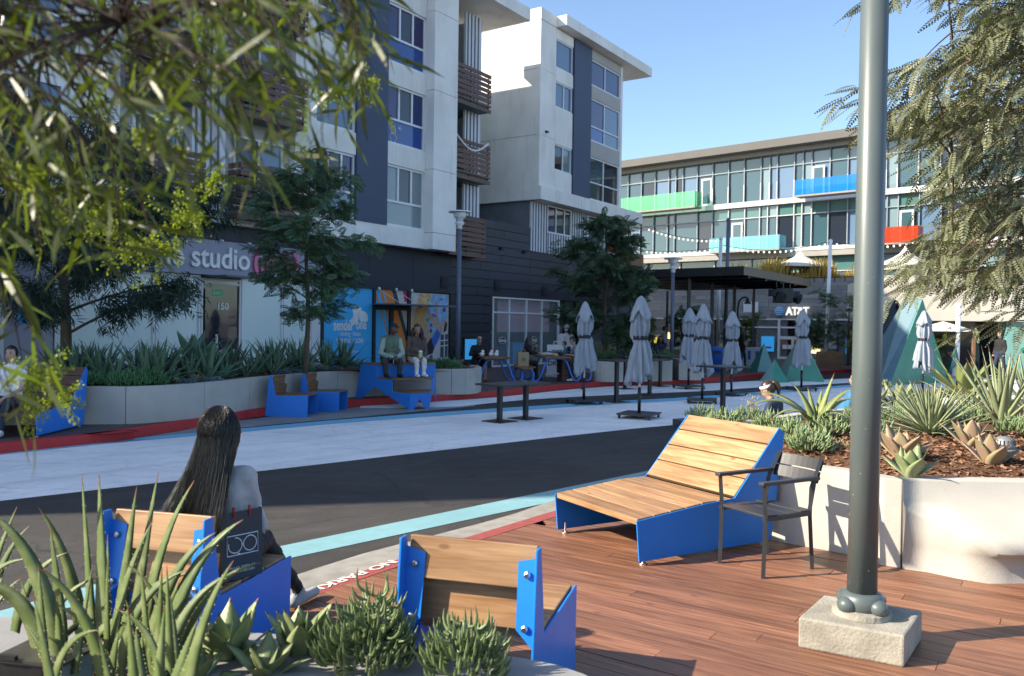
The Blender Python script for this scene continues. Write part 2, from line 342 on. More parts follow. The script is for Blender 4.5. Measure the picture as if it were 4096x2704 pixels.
mat('blue_steel', (0.0, 0.190, 0.640), 0.40, var=0.05, vs=3, spec=0.3, rnd=0.05, wear=[((0.03, 0.14, 0.36), 7, 0.60, 0.72, 0.35, (1, 1, 1)), ((0.12, 0.16, 0.22), 60, 0.70, 0.75, 0.35, (1, 1, 1))])
mat('blue_tube', (0.015, 0.18, 0.62), 0.3, var=0.04, coat=0.2)
mat('bolt', (0.6, 0.6, 0.6), 0.3, metal=1.0)
mat('black_metal', (0.014, 0.015, 0.017), 0.4, var=0.1, vs=6)
mat('charcoal', (0.03, 0.032, 0.036), 0.45, var=0.1, vs=8, bump=0.08, bs=200)
mat('pole_green', (0.085, 0.108, 0.108), 0.38, var=0.08, vs=9, bump=0.05, bs=30, stretch=(1, 1, 0.25), coat=0.15)
mat('pole_fleck', (0.6, 0.6, 0.56), 0.7)
mat('pole_blue', (0.10, 0.13, 0.18), 0.4)
mat('white_metal', (0.75, 0.76, 0.78), 0.4, var=0.03)
mat('white_plastic', (0.8, 0.8, 0.82), 0.45, var=0.03)
mat('footing', (0.30, 0.28, 0.235), 0.9, var=0.18, vs=7, bump=0.6, bs=55, var2=0.12, vs2=3)
mat('canvas', (0.31, 0.35, 0.40), 0.9, var=0.08, vs=5, bump=0.2, bs=120, spec=0.2)
mat('strap', (0.012, 0.014, 0.02), 0.7)
mat('plaster', (0.80, 0.78, 0.74), 0.85, var=0.05, vs=1.2, bump=0.3, bs=40, var2=0.08, vs2=0.45, spec=0.3, wear=[((0.50, 0.48, 0.45), 1.1, 0.52, 0.76, 0.45, (2.2, 2.2, 0.35))])
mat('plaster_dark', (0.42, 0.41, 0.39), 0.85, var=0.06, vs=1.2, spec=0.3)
mat('navy', (0.042, 0.068, 0.125), 0.6, var=0.06, vs=1.5)
mat('siding', (0.020, 0.025, 0.042), 0.55, var=0.12, vs=3, rnd=0.2)
mat('siding_flat', (0.015, 0.022, 0.038), 0.6, var=0.06)
mat('rib_white', (0.66, 0.67, 0.70), 0.5, var=0.04)
mat('rib_dark', (0.16, 0.18, 0.22), 0.6)
mat('balcony_green', (0.12, 0.21, 0.195), 0.8, var=0.05)
wood('balcony_slat', (0.085, 0.032, 0.020), (0.17, 0.07, 0.045), 0.55, 0.15, 20)
mat('sign_grey', (0.34, 0.34, 0.42), 0.6, var=0.05)
mat('letter_white', (0.85, 0.84, 0.82), 0.4)
mat('letter_pink', (0.85, 0.14, 0.28), 0.35)
mat('door_frame', (0.010, 0.011, 0.014), 0.45)
glass('glass_blue', (0.010, 0.035, 0.13)); glass('glass_violet', (0.025, 0.022, 0.10)); glass('glass_dark', (0.016, 0.022, 0.034))  # blue and violet panes hold their deep blue reflection as base colour
glass('glass_sky', (0.10, 0.17, 0.26)); glass('glass_royal', (0.006, 0.06, 0.26)); glass('glass_curtain', (0.22, 0.28, 0.29), 0.15, 0.5)  # sky and royal panes: reflected blue put into the base colour
glass('glass_frost', (0.66, 0.80, 0.80), 0.25, 0.5); glass('glass_teal', (0.035, 0.085, 0.105)); glass('glass_pale', (0.16, 0.24, 0.26)); glass('glass_spandrel', (0.06, 0.15, 0.14))
clear('shop_glass', (0.80, 0.86, 0.88), 0.10); clear('glass_green', (0.25, 0.75, 0.45), 0.3); clear('glass_azure', (0.0, 0.30, 0.80), 0.42); clear('glass_aqua', (0.30, 0.70, 0.80), 0.35); clear('glass_red', (0.55, 0.06, 0.02), 0.6)
mat('so_blue', (0.0, 0.42, 0.80), 0.5, var=0.02); mat('so_orange', (0.80, 0.22, 0.03), 0.5, var=0.03); mat('so_slate', (0.025, 0.04, 0.05), 0.5)
mat('print_cream', (0.62, 0.58, 0.55), 0.5, var=0.05); mat('print_tan', (0.72, 0.42, 0.17), 0.5, var=0.25, vs=4); mat('print_wall', (0.22, 0.44, 0.72), 0.5, var=0.35, vs=5); mat('print_skin', (0.62, 0.34, 0.20), 0.5, var=0.2, vs=6)
mat('print_red', (0.55, 0.04, 0.03), 0.5); mat('print_yellow', (0.75, 0.50, 0.03), 0.5); mat('print_green', (0.10, 0.32, 0.04), 0.5); mat('print_purple', (0.10, 0.04, 0.25), 0.5); mat('print_magenta', (0.6, 0.02, 0.15), 0.5); mat('print_top', (0.01, 0.14, 0.50), 0.5, var=0.2, vs=7); mat('print_hair', (0.012, 0.010, 0.012), 0.5); mat('print_pane', (0.05, 0.07, 0.09), 0.5)
mat('stone', (0.25, 0.25, 0.255), 0.8, var=0.12, vs=2, rnd=0.22, bump=0.3, bs=14)
mat('stone_joint', (0.12, 0.12, 0.12), 0.9)
mat('office_white', (0.44, 0.45, 0.46), 0.6, var=0.03)
mat('office_roof', (0.11, 0.105, 0.10), 0.8, var=0.06, vs=0.6)
mat('office_slab', (0.26, 0.25, 0.23), 0.8, var=0.06)
mat('cream_wall', (0.56, 0.52, 0.45), 0.8, var=0.04)
mat('sail', (0.55, 0.53, 0.48), 0.8, var=0.04)
mat('pyr_green', (0.03, 0.24, 0.17), 0.45, var=0.1, vs=1.5); mat('pyr_pale', (0.17, 0.38, 0.35), 0.5, var=0.1, vs=1.5); mat('pyr_slate', (0.07, 0.17, 0.22), 0.5, var=0.1)
mat('att_blue', (0.02, 0.38, 0.75), 0.35, var=0.02); mat('screen_blue', (0.01, 0.22, 0.55), 0.4, emit=((0.01, 0.25, 0.65), 0.35))
mat('sign_light', (0.85, 0.85, 0.85), 0.4, emit=((1, 1, 1), 0.35)); mat('bulb', (0.9, 0.88, 0.8), 0.3, emit=((1, 0.93, 0.8), 0.6)); mat('warm_glow', (0.9, 0.7, 0.3), 0.4, emit=((1, 0.75, 0.35), 1.5))
mat('pink_reflection', (0.72, 0.42, 0.50), 0.7, var=0.15, vs=1.0); mat('interior_dark', (0.03, 0.03, 0.034), 0.8); mat('interior_teal', (0.04, 0.22, 0.28), 0.7); mat('interior_wood', (0.28, 0.15, 0.08), 0.7, var=0.2)  # the pink is the reflected building opposite, put into a colour
mat('exit_green', (0.0, 0.25, 0.12), 0.5, emit=((0.0, 0.5, 0.25), 0.04)); mat('vent_dark', (0.008, 0.008, 0.01), 0.6)
mat('door_white', (0.6, 0.62, 0.6), 0.6); mat('kraft', (0.40, 0.27, 0.16), 0.8, var=0.08); mat('barrier', (0.55, 0.58, 0.63), 0.6); mat('bin_blue', (0.01, 0.12, 0.45), 0.5)
# foliage
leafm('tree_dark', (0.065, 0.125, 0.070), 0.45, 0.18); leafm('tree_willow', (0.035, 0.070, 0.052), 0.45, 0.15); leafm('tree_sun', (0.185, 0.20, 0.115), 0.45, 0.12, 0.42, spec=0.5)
leafm('tree_olive', (0.10, 0.125, 0.035), 0.4, 0.25); leafm('hang_leaf', (0.068, 0.090, 0.018), 0.75, 0.40, 0.38, spec=0.5); leafm('blossom', (0.17, 0.205, 0.04), 0.3, 0.5)
leafm('aloe_near', (0.095, 0.140, 0.050), 0.30, 0.12, 0.42, edge=(0.22, 0.25, 0.13)); leafm('aloe_tooth', (0.55, 0.50, 0.30), 0.1, 0.0); leafm('leaf_tip', (0.13, 0.06, 0.03), 0.2, 0.0)
leafm('succ_pale', (0.22, 0.28, 0.13), 0.18, 0.12, 0.45, edge=(0.31, 0.34, 0.21)); leafm('succ_rim', (0.55, 0.26, 0.16), 0.15, 0.0); leafm('pencil', (0.165, 0.22, 0.095), 0.35, 0.05, 0.38); leafm('pencil_pale', (0.20, 0.27, 0.135), 0.3, 0.08, 0.4)
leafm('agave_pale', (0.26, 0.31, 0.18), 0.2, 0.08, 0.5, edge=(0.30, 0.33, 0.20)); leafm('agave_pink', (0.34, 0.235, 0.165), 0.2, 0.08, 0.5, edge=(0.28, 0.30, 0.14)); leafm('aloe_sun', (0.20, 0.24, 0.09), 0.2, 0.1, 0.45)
leafm('shade_aloe', (0.12, 0.21, 0.13), 0.45, 0.05, 0.5); leafm('shade_agave', (0.12, 0.25, 0.18), 0.3, 0.05, 0.5); leafm('shade_bush', (0.08, 0.21, 0.085), 0.35, 0.1); leafm('shade_pale', (0.30, 0.32, 0.20), 0.3, 0.05); leafm('blue_chalk', (0.10, 0.17, 0.20), 0.3, 0.05)
leafm('dry_grass', (0.42, 0.28, 0.09), 0.4, 0.35); leafm('flower_dry', (0.5, 0.44, 0.28), 0.3, 0.2)
mat('bark', (0.10, 0.070, 0.050), 0.9, var=0.3, vs=10, bump=0.7, bs=30, stretch=(1, 1, 0.3)); mat('bark_red', (0.035, 0.018, 0.012), 0.85, var=0.3, vs=10, bump=0.4, bs=60); mat('mullion_grey', (0.20, 0.25, 0.29), 0.5); mat('twig', (0.11, 0.055, 0.03), 0.8, var=0.2)
# people
for nm, c, r in (('skin_light', (0.46, 0.27, 0.19), 0.5), ('skin_mid', (0.36, 0.19, 0.12), 0.5), ('skin_dark', (0.13, 0.062, 0.042), 0.45), ('hair_black', (0.006, 0.005, 0.005), 0.33), ('hair_brown', (0.045, 0.022, 0.012), 0.35),
                 ('sweat_grey', (0.40, 0.40, 0.41), 0.95), ('pants_black', (0.016, 0.017, 0.02), 0.8), ('shoe_grey', (0.33, 0.35, 0.36), 0.7), ('jacket_sage', (0.30, 0.40, 0.34), 0.85), ('vest_olive', (0.12, 0.17, 0.13), 0.85), ('pants_char', (0.045, 0.043, 0.045), 0.85),
                 ('cap_navy', (0.014, 0.02, 0.04), 0.7), ('shoe_black', (0.012, 0.012, 0.014), 0.6), ('tiedye', (0.10, 0.07, 0.06), 0.85), ('pants_cream', (0.70, 0.66, 0.60), 0.85), ('shoe_white', (0.80, 0.80, 0.82), 0.5), ('shirt_black', (0.013, 0.013, 0.015), 0.85), ('shirt_grey', (0.23, 0.24, 0.30), 0.85),
                 ('shirt_white', (0.76, 0.77, 0.80), 0.8), ('jeans', (0.022, 0.03, 0.055), 0.85), ('shirt_teal', (0.03, 0.16, 0.30), 0.8), ('shirt_navy', (0.018, 0.03, 0.06), 0.85), ('shirt_cream', (0.50, 0.46, 0.40), 0.85), ('lip', (0.34, 0.10, 0.08), 0.5), ('eye_dark', (0.01, 0.008, 0.008), 0.25), ('lens_dark', (0.006, 0.006, 0.008), 0.08), ('mask_white', (0.8, 0.81, 0.83), 0.8), ('shoe_orange', (0.5, 0.13, 0.06), 0.6), ('drink_green', (0.45, 0.58, 0.35), 0.3), ('lanyard', (0.05, 0.4, 0.7), 0.4)):
    mat(nm, c, r, var=0.35 if nm == 'tiedye' else 0.08, vs=9 if nm == 'tiedye' else 14, bump=0.5 if 'sweat' in nm or 'jacket' in nm or 'pants' in nm or 'shirt' in nm else 0, bs=40, spec=0.6 if 'hair' in nm else 0.5, coat=0.12 if nm == 'hair_black' else 0)
mat('bag_black', (0.018, 0.022, 0.027), 0.45, var=0.05); mat('print_white', (0.78, 0.78, 0.78), 0.6); mat('cord_red', (0.6, 0.03, 0.02), 0.6); mat('box_steel', (0.05, 0.055, 0.06), 0.35, metal=0.7, var=0.2, vs=12); mat('box_gold', (0.085, 0.08, 0.07), 0.4, metal=0.5, var=0.2, vs=8); mat('dome_grey', (0.26, 0.275, 0.29), 0.5, metal=0.4, var=0.1)
# ------------------------------------------------------------------ ground, street and painted bands
DZ = 0.13                                                  # level of the near deck
def sheet(name, pts, z, material):
    o = MB().add([(p[0], p[1], z) for p in pts], [tuple(range(len(pts)))]).build(name, material)
    if o.data.polygons[0].normal.z < 0: o.data.flip_normals()
    return struct(o)
def strip(name, upper, lower, z, material):
    """sheet between two polylines with the same number of points"""
    n = len(upper); vs = [(p[0], p[1], z) for p in upper] + [(p[0], p[1], z) for p in lower]
    o = MB().add(vs, [(n + i, n + i + 1, i + 1, i) for i in range(n - 1)]).build(name, material)
    if o.data.polygons[0].normal.z < 0: o.data.flip_normals()
    return struct(o)
def px(pts, z=0.0): return [G(u, v, z) for u, v in pts]
def ext(pl, a, b):
    """lengthen a polyline at both ends"""
    p = [Vector(q) for q in pl]
    d0 = (p[0] - p[1]).normalized(); d1 = (p[-1] - p[-2]).normalized()
    return [p[0] + d0 * a] + p + [p[-1] + d1 * b]
def smooth_line(pl, k=5):
    """Catmull-Rom through the points"""
    p = [Vector(q) for q in pl]; out = []
    for i in range(len(p) - 1):
        a, b, c, d = p[max(i - 1, 0)], p[i], p[i + 1], p[min(i + 2, len(p) - 1)]
        for j in range(k):
            t = j / k
            out.append(0.5 * ((2 * b) + (c - a) * t + (2 * a - 5 * b + 4 * c - d) * t * t + (3 * b - a - 3 * c + d) * t ** 3))
    return out + [p[-1]]
def resample(pl, n):
    p = [Vector(q) for q in pl]; L = [0]
    for i in range(1, len(p)): L.append(L[-1] + (p[i] - p[i - 1]).length)
    out = []
    for k in range(n):
        s = L[-1] * k / (n - 1); i = max(j for j in range(len(L)) if L[j] <= s + 1e-9); i = min(i, len(p) - 2)
        t = (s - L[i]) / max(L[i + 1] - L[i], 1e-9); out.append(p[i].lerp(p[i + 1], t))
    return out
sheet('ground', [(-400, -300), (500, -300), (500, 900), (-400, 900)], -0.02, 'far_ground')
sheet('street', [(-60, -40), (60, -40), (60, 90), (-60, 90)], 0.0, 'asphalt')
# far kerb (street side, at street level) and the raised plaza behind it
KERB = ext(px([(0, 1817), (361, 1777), (579, 1744), (783, 1711), (949, 1682), (1060, 1664), (1480, 1622), (1730, 1606), (2000, 1586), (2400, 1546), (2800, 1533), (3050, 1510), (3300, 1496)]), 22, 26)
KERB = smooth_line(KERB, 4)
def shift(pl, d):
    out = []
    for i, p in enumerate(pl):
        t = (pl[min(i + 1, len(pl) - 1)] - pl[max(i - 1, 0)]); t.z = 0; t.normalize()
        out.append(p + Vector((-t.y, t.x, 0)) * d)
    return out
KB = shift(KERB, 0.16)
m = MB(); n = len(KERB); KZ = 0.15
m.add([(p.x, p.y, -0.01) for p in KERB] + [(p.x, p.y, KZ) for p in shift(KERB, 0.012)] + [(p.x, p.y, KZ) for p in KB],
      [(i, i + 1, n + i + 1, n + i) for i in range(n - 1)] + [(n + i, n + i + 1, 2 * n + i + 1, 2 * n + i) for i in range(n - 1)])
k = struct(m.build('kerb', 'kerb_red')); k.data.flip_normals() if k.data.polygons[-1].normal.z < 0 else None
sheet('plaza', [(p.x, p.y) for p in KB] + [(60, 75), (-75, 75), (-75, -20)], KZ - 0.004, 'far_deck')
# painted bands on the street
WL = ext(px([(0, 2005), (655, 1930), (996, 1891), (1800, 1798), (2696, 1700), (3500, 1640)]), 8, 12)
BU = ext(px([(0, 1812), (517, 1757), (957, 1716), (1293, 1685), (1800, 1647), (2474, 1604), (2763, 1589), (3400, 1540)]), 8, 12)
BL = ext(px([(0, 1820), (517, 1766), (957, 1730), (1293, 1699), (1800, 1661), (2474, 1616), (2763, 1600), (3400, 1548)]), 8, 12)
N = 24
strip('white_band', resample(smooth_line(BL), N), resample(smooth_line(WL), N), 0.004, 'white_paint')
strip('cyan_line', resample(smooth_line(BU), N), resample(smooth_line(BL), N), 0.008, 'cyan_paint')
up = px([(430, 1770), (700, 1728), (949, 1684), (1480, 1624), (1900, 1594)]); lo = px([(430, 1774), (700, 1744), (1000, 1708), (1480, 1664), (1900, 1625)])
strip('apron', resample(smooth_line(up), 14), resample(smooth_line(lo), 14), 0.004, 'grey_concrete')
up = px([(1440, 1626), (1730, 1609), (2000, 1589), (2400, 1549), (2800, 1536), (3100, 1520)]); lo = px([(1440, 1634), (1800, 1630), (2056, 1604), (2400, 1583), (2800, 1566), (3100, 1546)])
strip('white_edge_band', resample(smooth_line(up), 14), resample(smooth_line(lo), 14), 0.008, 'white_paint')
up = px([(3100, 1530), (3420, 1512), (4000, 1490)]); lo = px([(3100, 1548), (3420, 1530), (4000, 1508)])
strip('white_far_band', resample(up, 6), resample(lo, 6), 0.004, 'white_paint')
AU = ext(px([(84, 2420), (303, 2356), (1108, 2189), (2048, 1995), (2642, 1874)]), 6, 5); AL = ext(px([(110, 2474), (303, 2426), (1117, 2243), (2048, 2042), (2660, 1915)]), 6, 5)
strip('aqua_line', resample(AU, N), resample(AL, N), 0.004, 'aqua_paint')
# near kerb: concrete top, red painted edge, deck behind (all level with the deck)
CE = ext(px([(560, 2500), (1166, 2307), (1390, 2230), (2025, 2066), (2200, 2005), (2480, 1925)], DZ), 5, 2.5)
RE = ext(px([(760, 2520), (1253, 2354), (1510, 2264), (1817, 2165), (2200, 2049), (2520, 1960)], DZ), 5, 2.5)
DE = ext(px([(760, 2560), (1264, 2380), (1582, 2269), (1883, 2172), (2206, 2072), (2540, 1980)], DZ), 5, 2.5)
CE, RE, DE = resample(CE, 30), resample(RE, 30), resample(DE, 30)
strip('kerb_top', CE, RE, DZ, 'concrete')
m = MB(); n = len(CE); m.add([(p.x, p.y, DZ) for p in CE] + [(p.x, p.y, 0) for p in CE], [(i, i + 1, n + i + 1, n + i) for i in range(n - 1)]); struct(m.build('kerb_face', 'concrete'))
strip('kerb_red_edge', RE, DE, DZ + 0.002, 'faded_red')
# NO PARKING stencil, read from the street
a, b = G(1262, 2364, DZ + 0.006), G(1560, 2256, DZ + 0.006); ax = (a - b).normalized(); c = (a + b) / 2
text('kerb_lettering', 'NO PARKING', 0.115, frame(c + Vector((-0.06, -0.04, 0)), ax, Vector((0, 0, 1)).cross(ax)), 'faded_white', ext=0.0008, sx=1.5, bold=0.002)['kind'] = 'structure'
# deck boards, cut at the kerb
deck = struct(MB().prism([(p.x, p.y) for p in DE] + [(8, 12), (8, -3), (-6, -3)], 0.0, DZ - 0.035).build('deck', 'walnut'))
pd = Vector((0.83, -0.56)).normalized(); pn = Vector((-pd.y, pd.x))
def clip(poly, a, nrm):
    out = []
    for i in range(len(poly)):
        p, q = poly[i], poly[(i + 1) % len(poly)]; dp, dq = (p - a).dot(nrm), (q - a).dot(nrm)
        if dp >= 0: out.append(p)
        if (dp >= 0) != (dq >= 0): out.append(p + (q - p) * (dp / (dp - dq)))
    return out
edge = [(Vector((DE[i].x, DE[i].y)), Vector((DE[i + 1].x, DE[i + 1].y))) for i in range(0, len(DE) - 1)]
def deck_clip(poly):
    c = sum(poly, Vector((0, 0))) / len(poly)
    best = sorted(edge, key=lambda e: min((p - (e[0] + e[1]) / 2).length for p in poly))[:4]
    for a, b in best:
        t = (b - a).normalized(); nr = Vector((t.y, -t.x)); poly = clip(poly, a, nr)
        if len(poly) < 3: return None
    return poly
w_ = 0.142
for i in range(-16, 46):
    o0 = Vector((-3.2, 3.0)) + pn * (i * w_)
    x = -1.5 - random.random() * 2.5
    while x < 9:
        L = random.choice((2.4, 3.0, 3.6))
        P = [o0 + pd * x, o0 + pd * (x + L - 0.004), o0 + pd * (x + L - 0.004) + pn * (w_ - 0.006), o0 + pd * x + pn * (w_ - 0.006)]
        x += L
        c = sum(P, Vector((0, 0))) / 4
        if c.y < 1.6 or c.x > 5.6 or c.x < -3.6 or c.y > 10 or c.y > 7.6 + 0.6 * (c.x - 0.4) + 1.2: continue
        q = deck_clip(P)
        if not q or len(q) < 3: continue
        area = abs(sum(q[k].x * q[(k + 1) % len(q)].y - q[(k + 1) % len(q)].x * q[k].y for k in range(len(q)))) / 2
        if area < 0.01: continue
        cc = sum(q, Vector((0, 0))) / len(q); ang = math.atan2(pd.y, pd.x); dz = random.uniform(-0.0015, 0.0015)
        loc = [((p - cc).dot(pd), (p - cc).dot(pn)) for p in q]
        MB().prism(loc, -0.03, 0).build('plank', 'deck_wood', deck, loc=(cc.x, cc.y, DZ + dz), rot=(0, 0, ang))
# ------------------------------------------------------------------ apartment building on the left (local x along the street front, local y into the building)
FA = R(33.7); FD = Vector((math.sin(FA), math.cos(FA), 0)); FN = Vector((FD.y, -FD.x, 0)); FP0 = Vector((-0.79, 33.14, 0))
FROT = math.atan2(FD.y, FD.x)
apt = thing('apartment_building', 'pale plaster apartment block over dark shopfronts along the street', 'building', FP0, FROT)
def fx(t, off=0.0, z=0.0): return FP0 + FD * t + FN * off + Vector((0, 0, z))
def fbox(t0, t1, o0, o1, z0, z1, name, material, parent=apt, **k):
    return MB().box(t0, t1, -max(o0, o1), -min(o0, o1), z0, z1).build(name, material, parent, **k)
def window(t0, t1, z0, z1, off, cols, rows, mats, fm='white_metal', fw=0.06, parent=None, depth=0.10, name='window'):
    """frame with bars (part) and its panes (sub-parts); cols, rows = inner bar positions"""
    m = MB(); y0, y1 = -off, -off + depth
    m.box(t0, t1, y0, y1, z0, z0 + fw); m.box(t0, t1, y0, y1, z1 - fw, z1)
    m.box(t0, t0 + fw, y0, y1, z0 + fw, z1 - fw); m.box(t1 - fw, t1, y0, y1, z0 + fw, z1 - fw)
    xs = [t0] + list(cols) + [t1]; zs = [z0] + list(rows) + [z1]
    for z in rows: m.box(t0 + fw, t1 - fw, y0 + 0.004, y1, z - fw / 2, z + fw / 2)
    for i, c in enumerate(cols):
        for j in range(len(zs) - 1):
            if isinstance(mats[0], (list, tuple)) and len(mats[j]) == 1: continue
            m.box(c - fw / 2, c + fw / 2, y0 + 0.008, y1, zs[j] + fw / 2, zs[j + 1] - fw / 2)
    w = m.build(name, fm, parent or apt)
    for j in range(len(zs) - 1):
        row = mats[j] if isinstance(mats[0], (list, tuple)) else mats
        xx = xs if len(row) > 1 else [t0, t1]
        for i in range(len(xx) - 1):
            MB().box(xx[i] + 0.02, xx[i + 1] - 0.02, y0 + 0.05, y0 + 0.06, zs[j] + 0.02, zs[j + 1] - 0.02).build('pane', row[i % len(row)], w)
    return w
# --- cores
fbox(-34.2, -3.7, -14, 0.30, 4.45, 15.0, 'wall', 'plaster')
fbox(-3.7, -0.95, -14, -1.25, 6.0, 15.0, 'wall', 'balcony_green')
fbox(-0.95, 2.5, -14, -8.0, 6.0, 15.0, 'wall', 'plaster')
# --- block 1 plaster skin (proud of the core, leaving the window openings)
Z1 = [(5.06, 7.07), (7.75, 9.69), (10.40, 12.33)]
def skin(t0, t1, z0, z1, off=0.5, name='wall_panel', material='plaster'): fbox(t0, t1, 0.30, off, z0, z1, name, material)
for t0, t1 in ((-9.86, -8.22), (-6.80, -4.87)):
    zz = 4.44
    for a, b in Z1: skin(t0, t1, zz, a); zz = b
    skin(t0, t1, zz, 15.0)
skin(-8.215, -6.805, 4.44, 5.05)
fbox(-8.215, -6.805, 0.30, 0.54, 5.055, 15.0, 'panel', 'navy')
skin(-10.66, -9.865, 4.44, 15.0)
zz = 4.43                                                       # pilaster with joints
for a in (5.0, 7.17, 9.87, 12.56, 15.0): fbox(-4.86, -3.56, 0.30, 0.86, zz, a - 0.015, 'pilaster_panel', 'plaster'); zz = a
for t0, t1 in ((-9.86, -8.22), (-6.80, -4.87)):
    mid = t0 + (t1 - t0) * 0.33, t0 + (t1 - t0) * 0.67
    sets = [(['glass_curtain'], ['glass_curtain', 'glass_dark', 'glass_curtain']), (['glass_royal'], ['glass_violet', 'glass_dark', 'glass_blue']), (['glass_royal'], ['glass_violet', 'glass_dark', 'glass_violet'])]
    if t0 < -8: sets = [(['glass_sky'], ['glass_blue', 'glass_dark', 'glass_violet']), (['glass_sky'], ['glass_blue', 'glass_sky', 'glass_sky']), (['glass_royal'], ['glass_dark', 'glass_blue', 'glass_violet'])]
    for (a, b), (lo, hi) in zip(Z1, sets): window(t0, t1, a, b, 0.44, mid, [a + 0.82], [lo, hi], fw=0.07)
# window sticker: a snowman and two snowflakes
m = MB()
for r, z in ((0.16, 7.97), (0.12, 8.22), (0.085, 8.41)):
    m.tube([(-6.42 + r * math.cos(a), -0.405, z + r * math.sin(a)) for a in np.linspace(0, 2 * PI, 15)], 0.012, 4)
for cx_, cz_, s in ((-6.1, 8.33, 0.12), (-6.68, 8.45, 0.09)):
    for a in (0, PI / 3, 2 * PI / 3): m.tube([(cx_ - s * math.cos(a), -0.405, cz_ - s * math.sin(a)), (cx_ + s * math.cos(a), -0.405, cz_ + s * math.sin(a))], 0.010, 4)
m.build('window_sticker', 'print_white', apt)
# --- balconies
def balcony(t0, t1, z0, dep=1.7, off=0.5, n=8, door=True):
    s = fbox(t0 + 0.02, t1 - 0.02, off - 0.1, off - dep, z0 - 0.02, z0 + 0.2, 'balcony', 'balcony_green')
    h = 1.5 / n
    for i in range(n):
        if i in (1,): hh = 0.07
        else: hh = h * 0.74
        plank(s, t1 - t0, 0.035, hh, Matrix.Translation(((t0 + t1) / 2, -off, z0 - 0.08 + h * (i + 0.5))), 'balcony_slat', 'slat', 0)
        plank(s, dep * 0.5, 0.035, hh, Matrix.Translation((t0 - 0.0, -off + dep * 0.25 + 0.02, z0 - 0.08 + h * (i + 0.5))) @ Matrix.Rotation(PI / 2, 4, 'Z'), 'balcony_slat', 'slat', 0)
    for t in (t0 + 0.1, (t0 + t1) / 2, t1 - 0.1): MB().box(t - 0.02, t + 0.02, -off + 0.03, -off + 0.07, z0, z0 + 1.4).build('rail_post', 'black_metal', s)
    return s
def ribs(t0, t1, z0, z1, off=0.0, parent=apt, step=0.22):
    p = fbox(t0, t1, off - 0.1, off, z0, z1, 'ribbed_panel', 'rib_white'); t = t0 + step / 2
    while t < t1 - 0.03:
        MB().box(t - 0.022, t + 0.022, -off - 0.035, -off, z0, z1).build('rib', 'rib_dark', p); t += step
    return p
for z in (4.42, 7.24, 9.95): balcony(-3.50, -1.02 if z > 5 else -1.25, z)
for z0, z1 in ((5.0, 7.16), (7.2, 9.94), (9.98, 13.6)): ribs(-1.95, -0.95, z0, z1, -0.02)
fbox(-1.0, -0.95, -1.3, -0.02, 5.0, 13.6, 'wall', 'rib_white')
for z in (4.65, 7.45, 10.17):
    d = fbox(-2.95, -2.15, -1.25, -1.2, z, z + 2.05, 'door', 'door_white')
    MB().box(-1.8, -1.62, 1.10, 1.2, z + 1.45, z + 1.78).build('wall_light', 'white_plastic', apt)
m = MB(); m.tube([(-3.2 + 2.0 * i / 12, -0.54, 8.72 - 0.42 * math.sin(PI * i / 12)) for i in range(13)], 0.035, 6); m.build('garland', 'white_plastic', apt)
fbox(-4.2, 0.75, -2.0, 1.1, 13.87, 14.35, 'roof_slab', 'plaster')
for t0, t1 in ((-12.95, -10.68), (-15.85, -14.0)):
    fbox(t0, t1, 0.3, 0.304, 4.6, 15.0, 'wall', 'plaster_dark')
    for z in (4.62, 7.3, 9.98):
        balcony(t0, t1, z, 0.9, 1.0); window(t0 + 0.3, t1 - 0.3, z + 0.25, z + 2.25, 0.36, [(t0 + t1) / 2], [], ['glass_dark', 'glass_sky'])
ribs(-13.98, -12.98, 4.7, 15.0, 0.42)
for a, b in Z1: window(-19.5, -17.2, a, b, 0.36, [-18.7, -18.0], [a + 0.8], [['glass_sky'], ['glass_blue', 'glass_dark', 'glass_sky']])
# --- block 2
fbox(2.52, 10.2, -14, 0.36, 7.12, 14.6, 'wall', 'plaster')
def skin2(t0, t1, z0, z1, off=0.5, material='plaster', name='wall_panel'): fbox(t0, t1, 0.36, off, z0, z1, name, material)
zz = 7.70
for a in (9.84, 12.6, 14.62): skin2(2.52, 3.77, zz, a - 0.012); zz = a
zz = 7.70
for a, b in ((8.56, 9.67), (11.26, 12.37), (12.95, 14.18)): skin2(3.785, 5.27, zz, a); zz = b
skin2(3.785, 5.27, zz, 14.6)
fbox(5.30, 6.89, 0.36, 0.56, 7.68, 14.6, 'panel', 'navy')
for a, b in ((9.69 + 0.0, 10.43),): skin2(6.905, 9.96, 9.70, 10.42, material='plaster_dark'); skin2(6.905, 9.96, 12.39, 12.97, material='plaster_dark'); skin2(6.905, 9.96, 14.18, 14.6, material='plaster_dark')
skin2(9.975, 10.2, 7.7, 14.6)
window(3.785, 5.27, 8.56, 9.67, 0.46, [4.55], [], ['glass_dark', 'glass_pale']); window(3.785, 5.27, 11.26, 12.37, 0.46, [4.55], [], ['glass_sky', 'glass_sky']); window(3.785, 5.27, 12.95, 14.18, 0.46, [], [], ['glass_sky'])
window(6.905, 9.96, 7.72, 9.69, 0.46, [8.4], [8.53], [['glass_dark', 'glass_dark'], ['glass_teal', 'glass_dark']]); window(6.905, 9.96, 10.43, 12.38, 0.46, [8.4], [11.11], [['glass_royal', 'glass_sky'], ['glass_violet', 'glass_sky']]); window(6.905, 9.96, 12.98, 14.17, 0.46, [8.4], [], ['glass_violet', 'glass_blue'])
b2 = fbox(2.50, 12.45, -3.0, 0.62, 7.13, 7.68, 'ledge', 'plaster')
for t in (3.75, 6.0, 8.4, 10.6): MB().box(t - 0.006, t + 0.006, -0.6235, -0.60, 7.14, 7.67).build('joint', 'plaster_dark', b2)
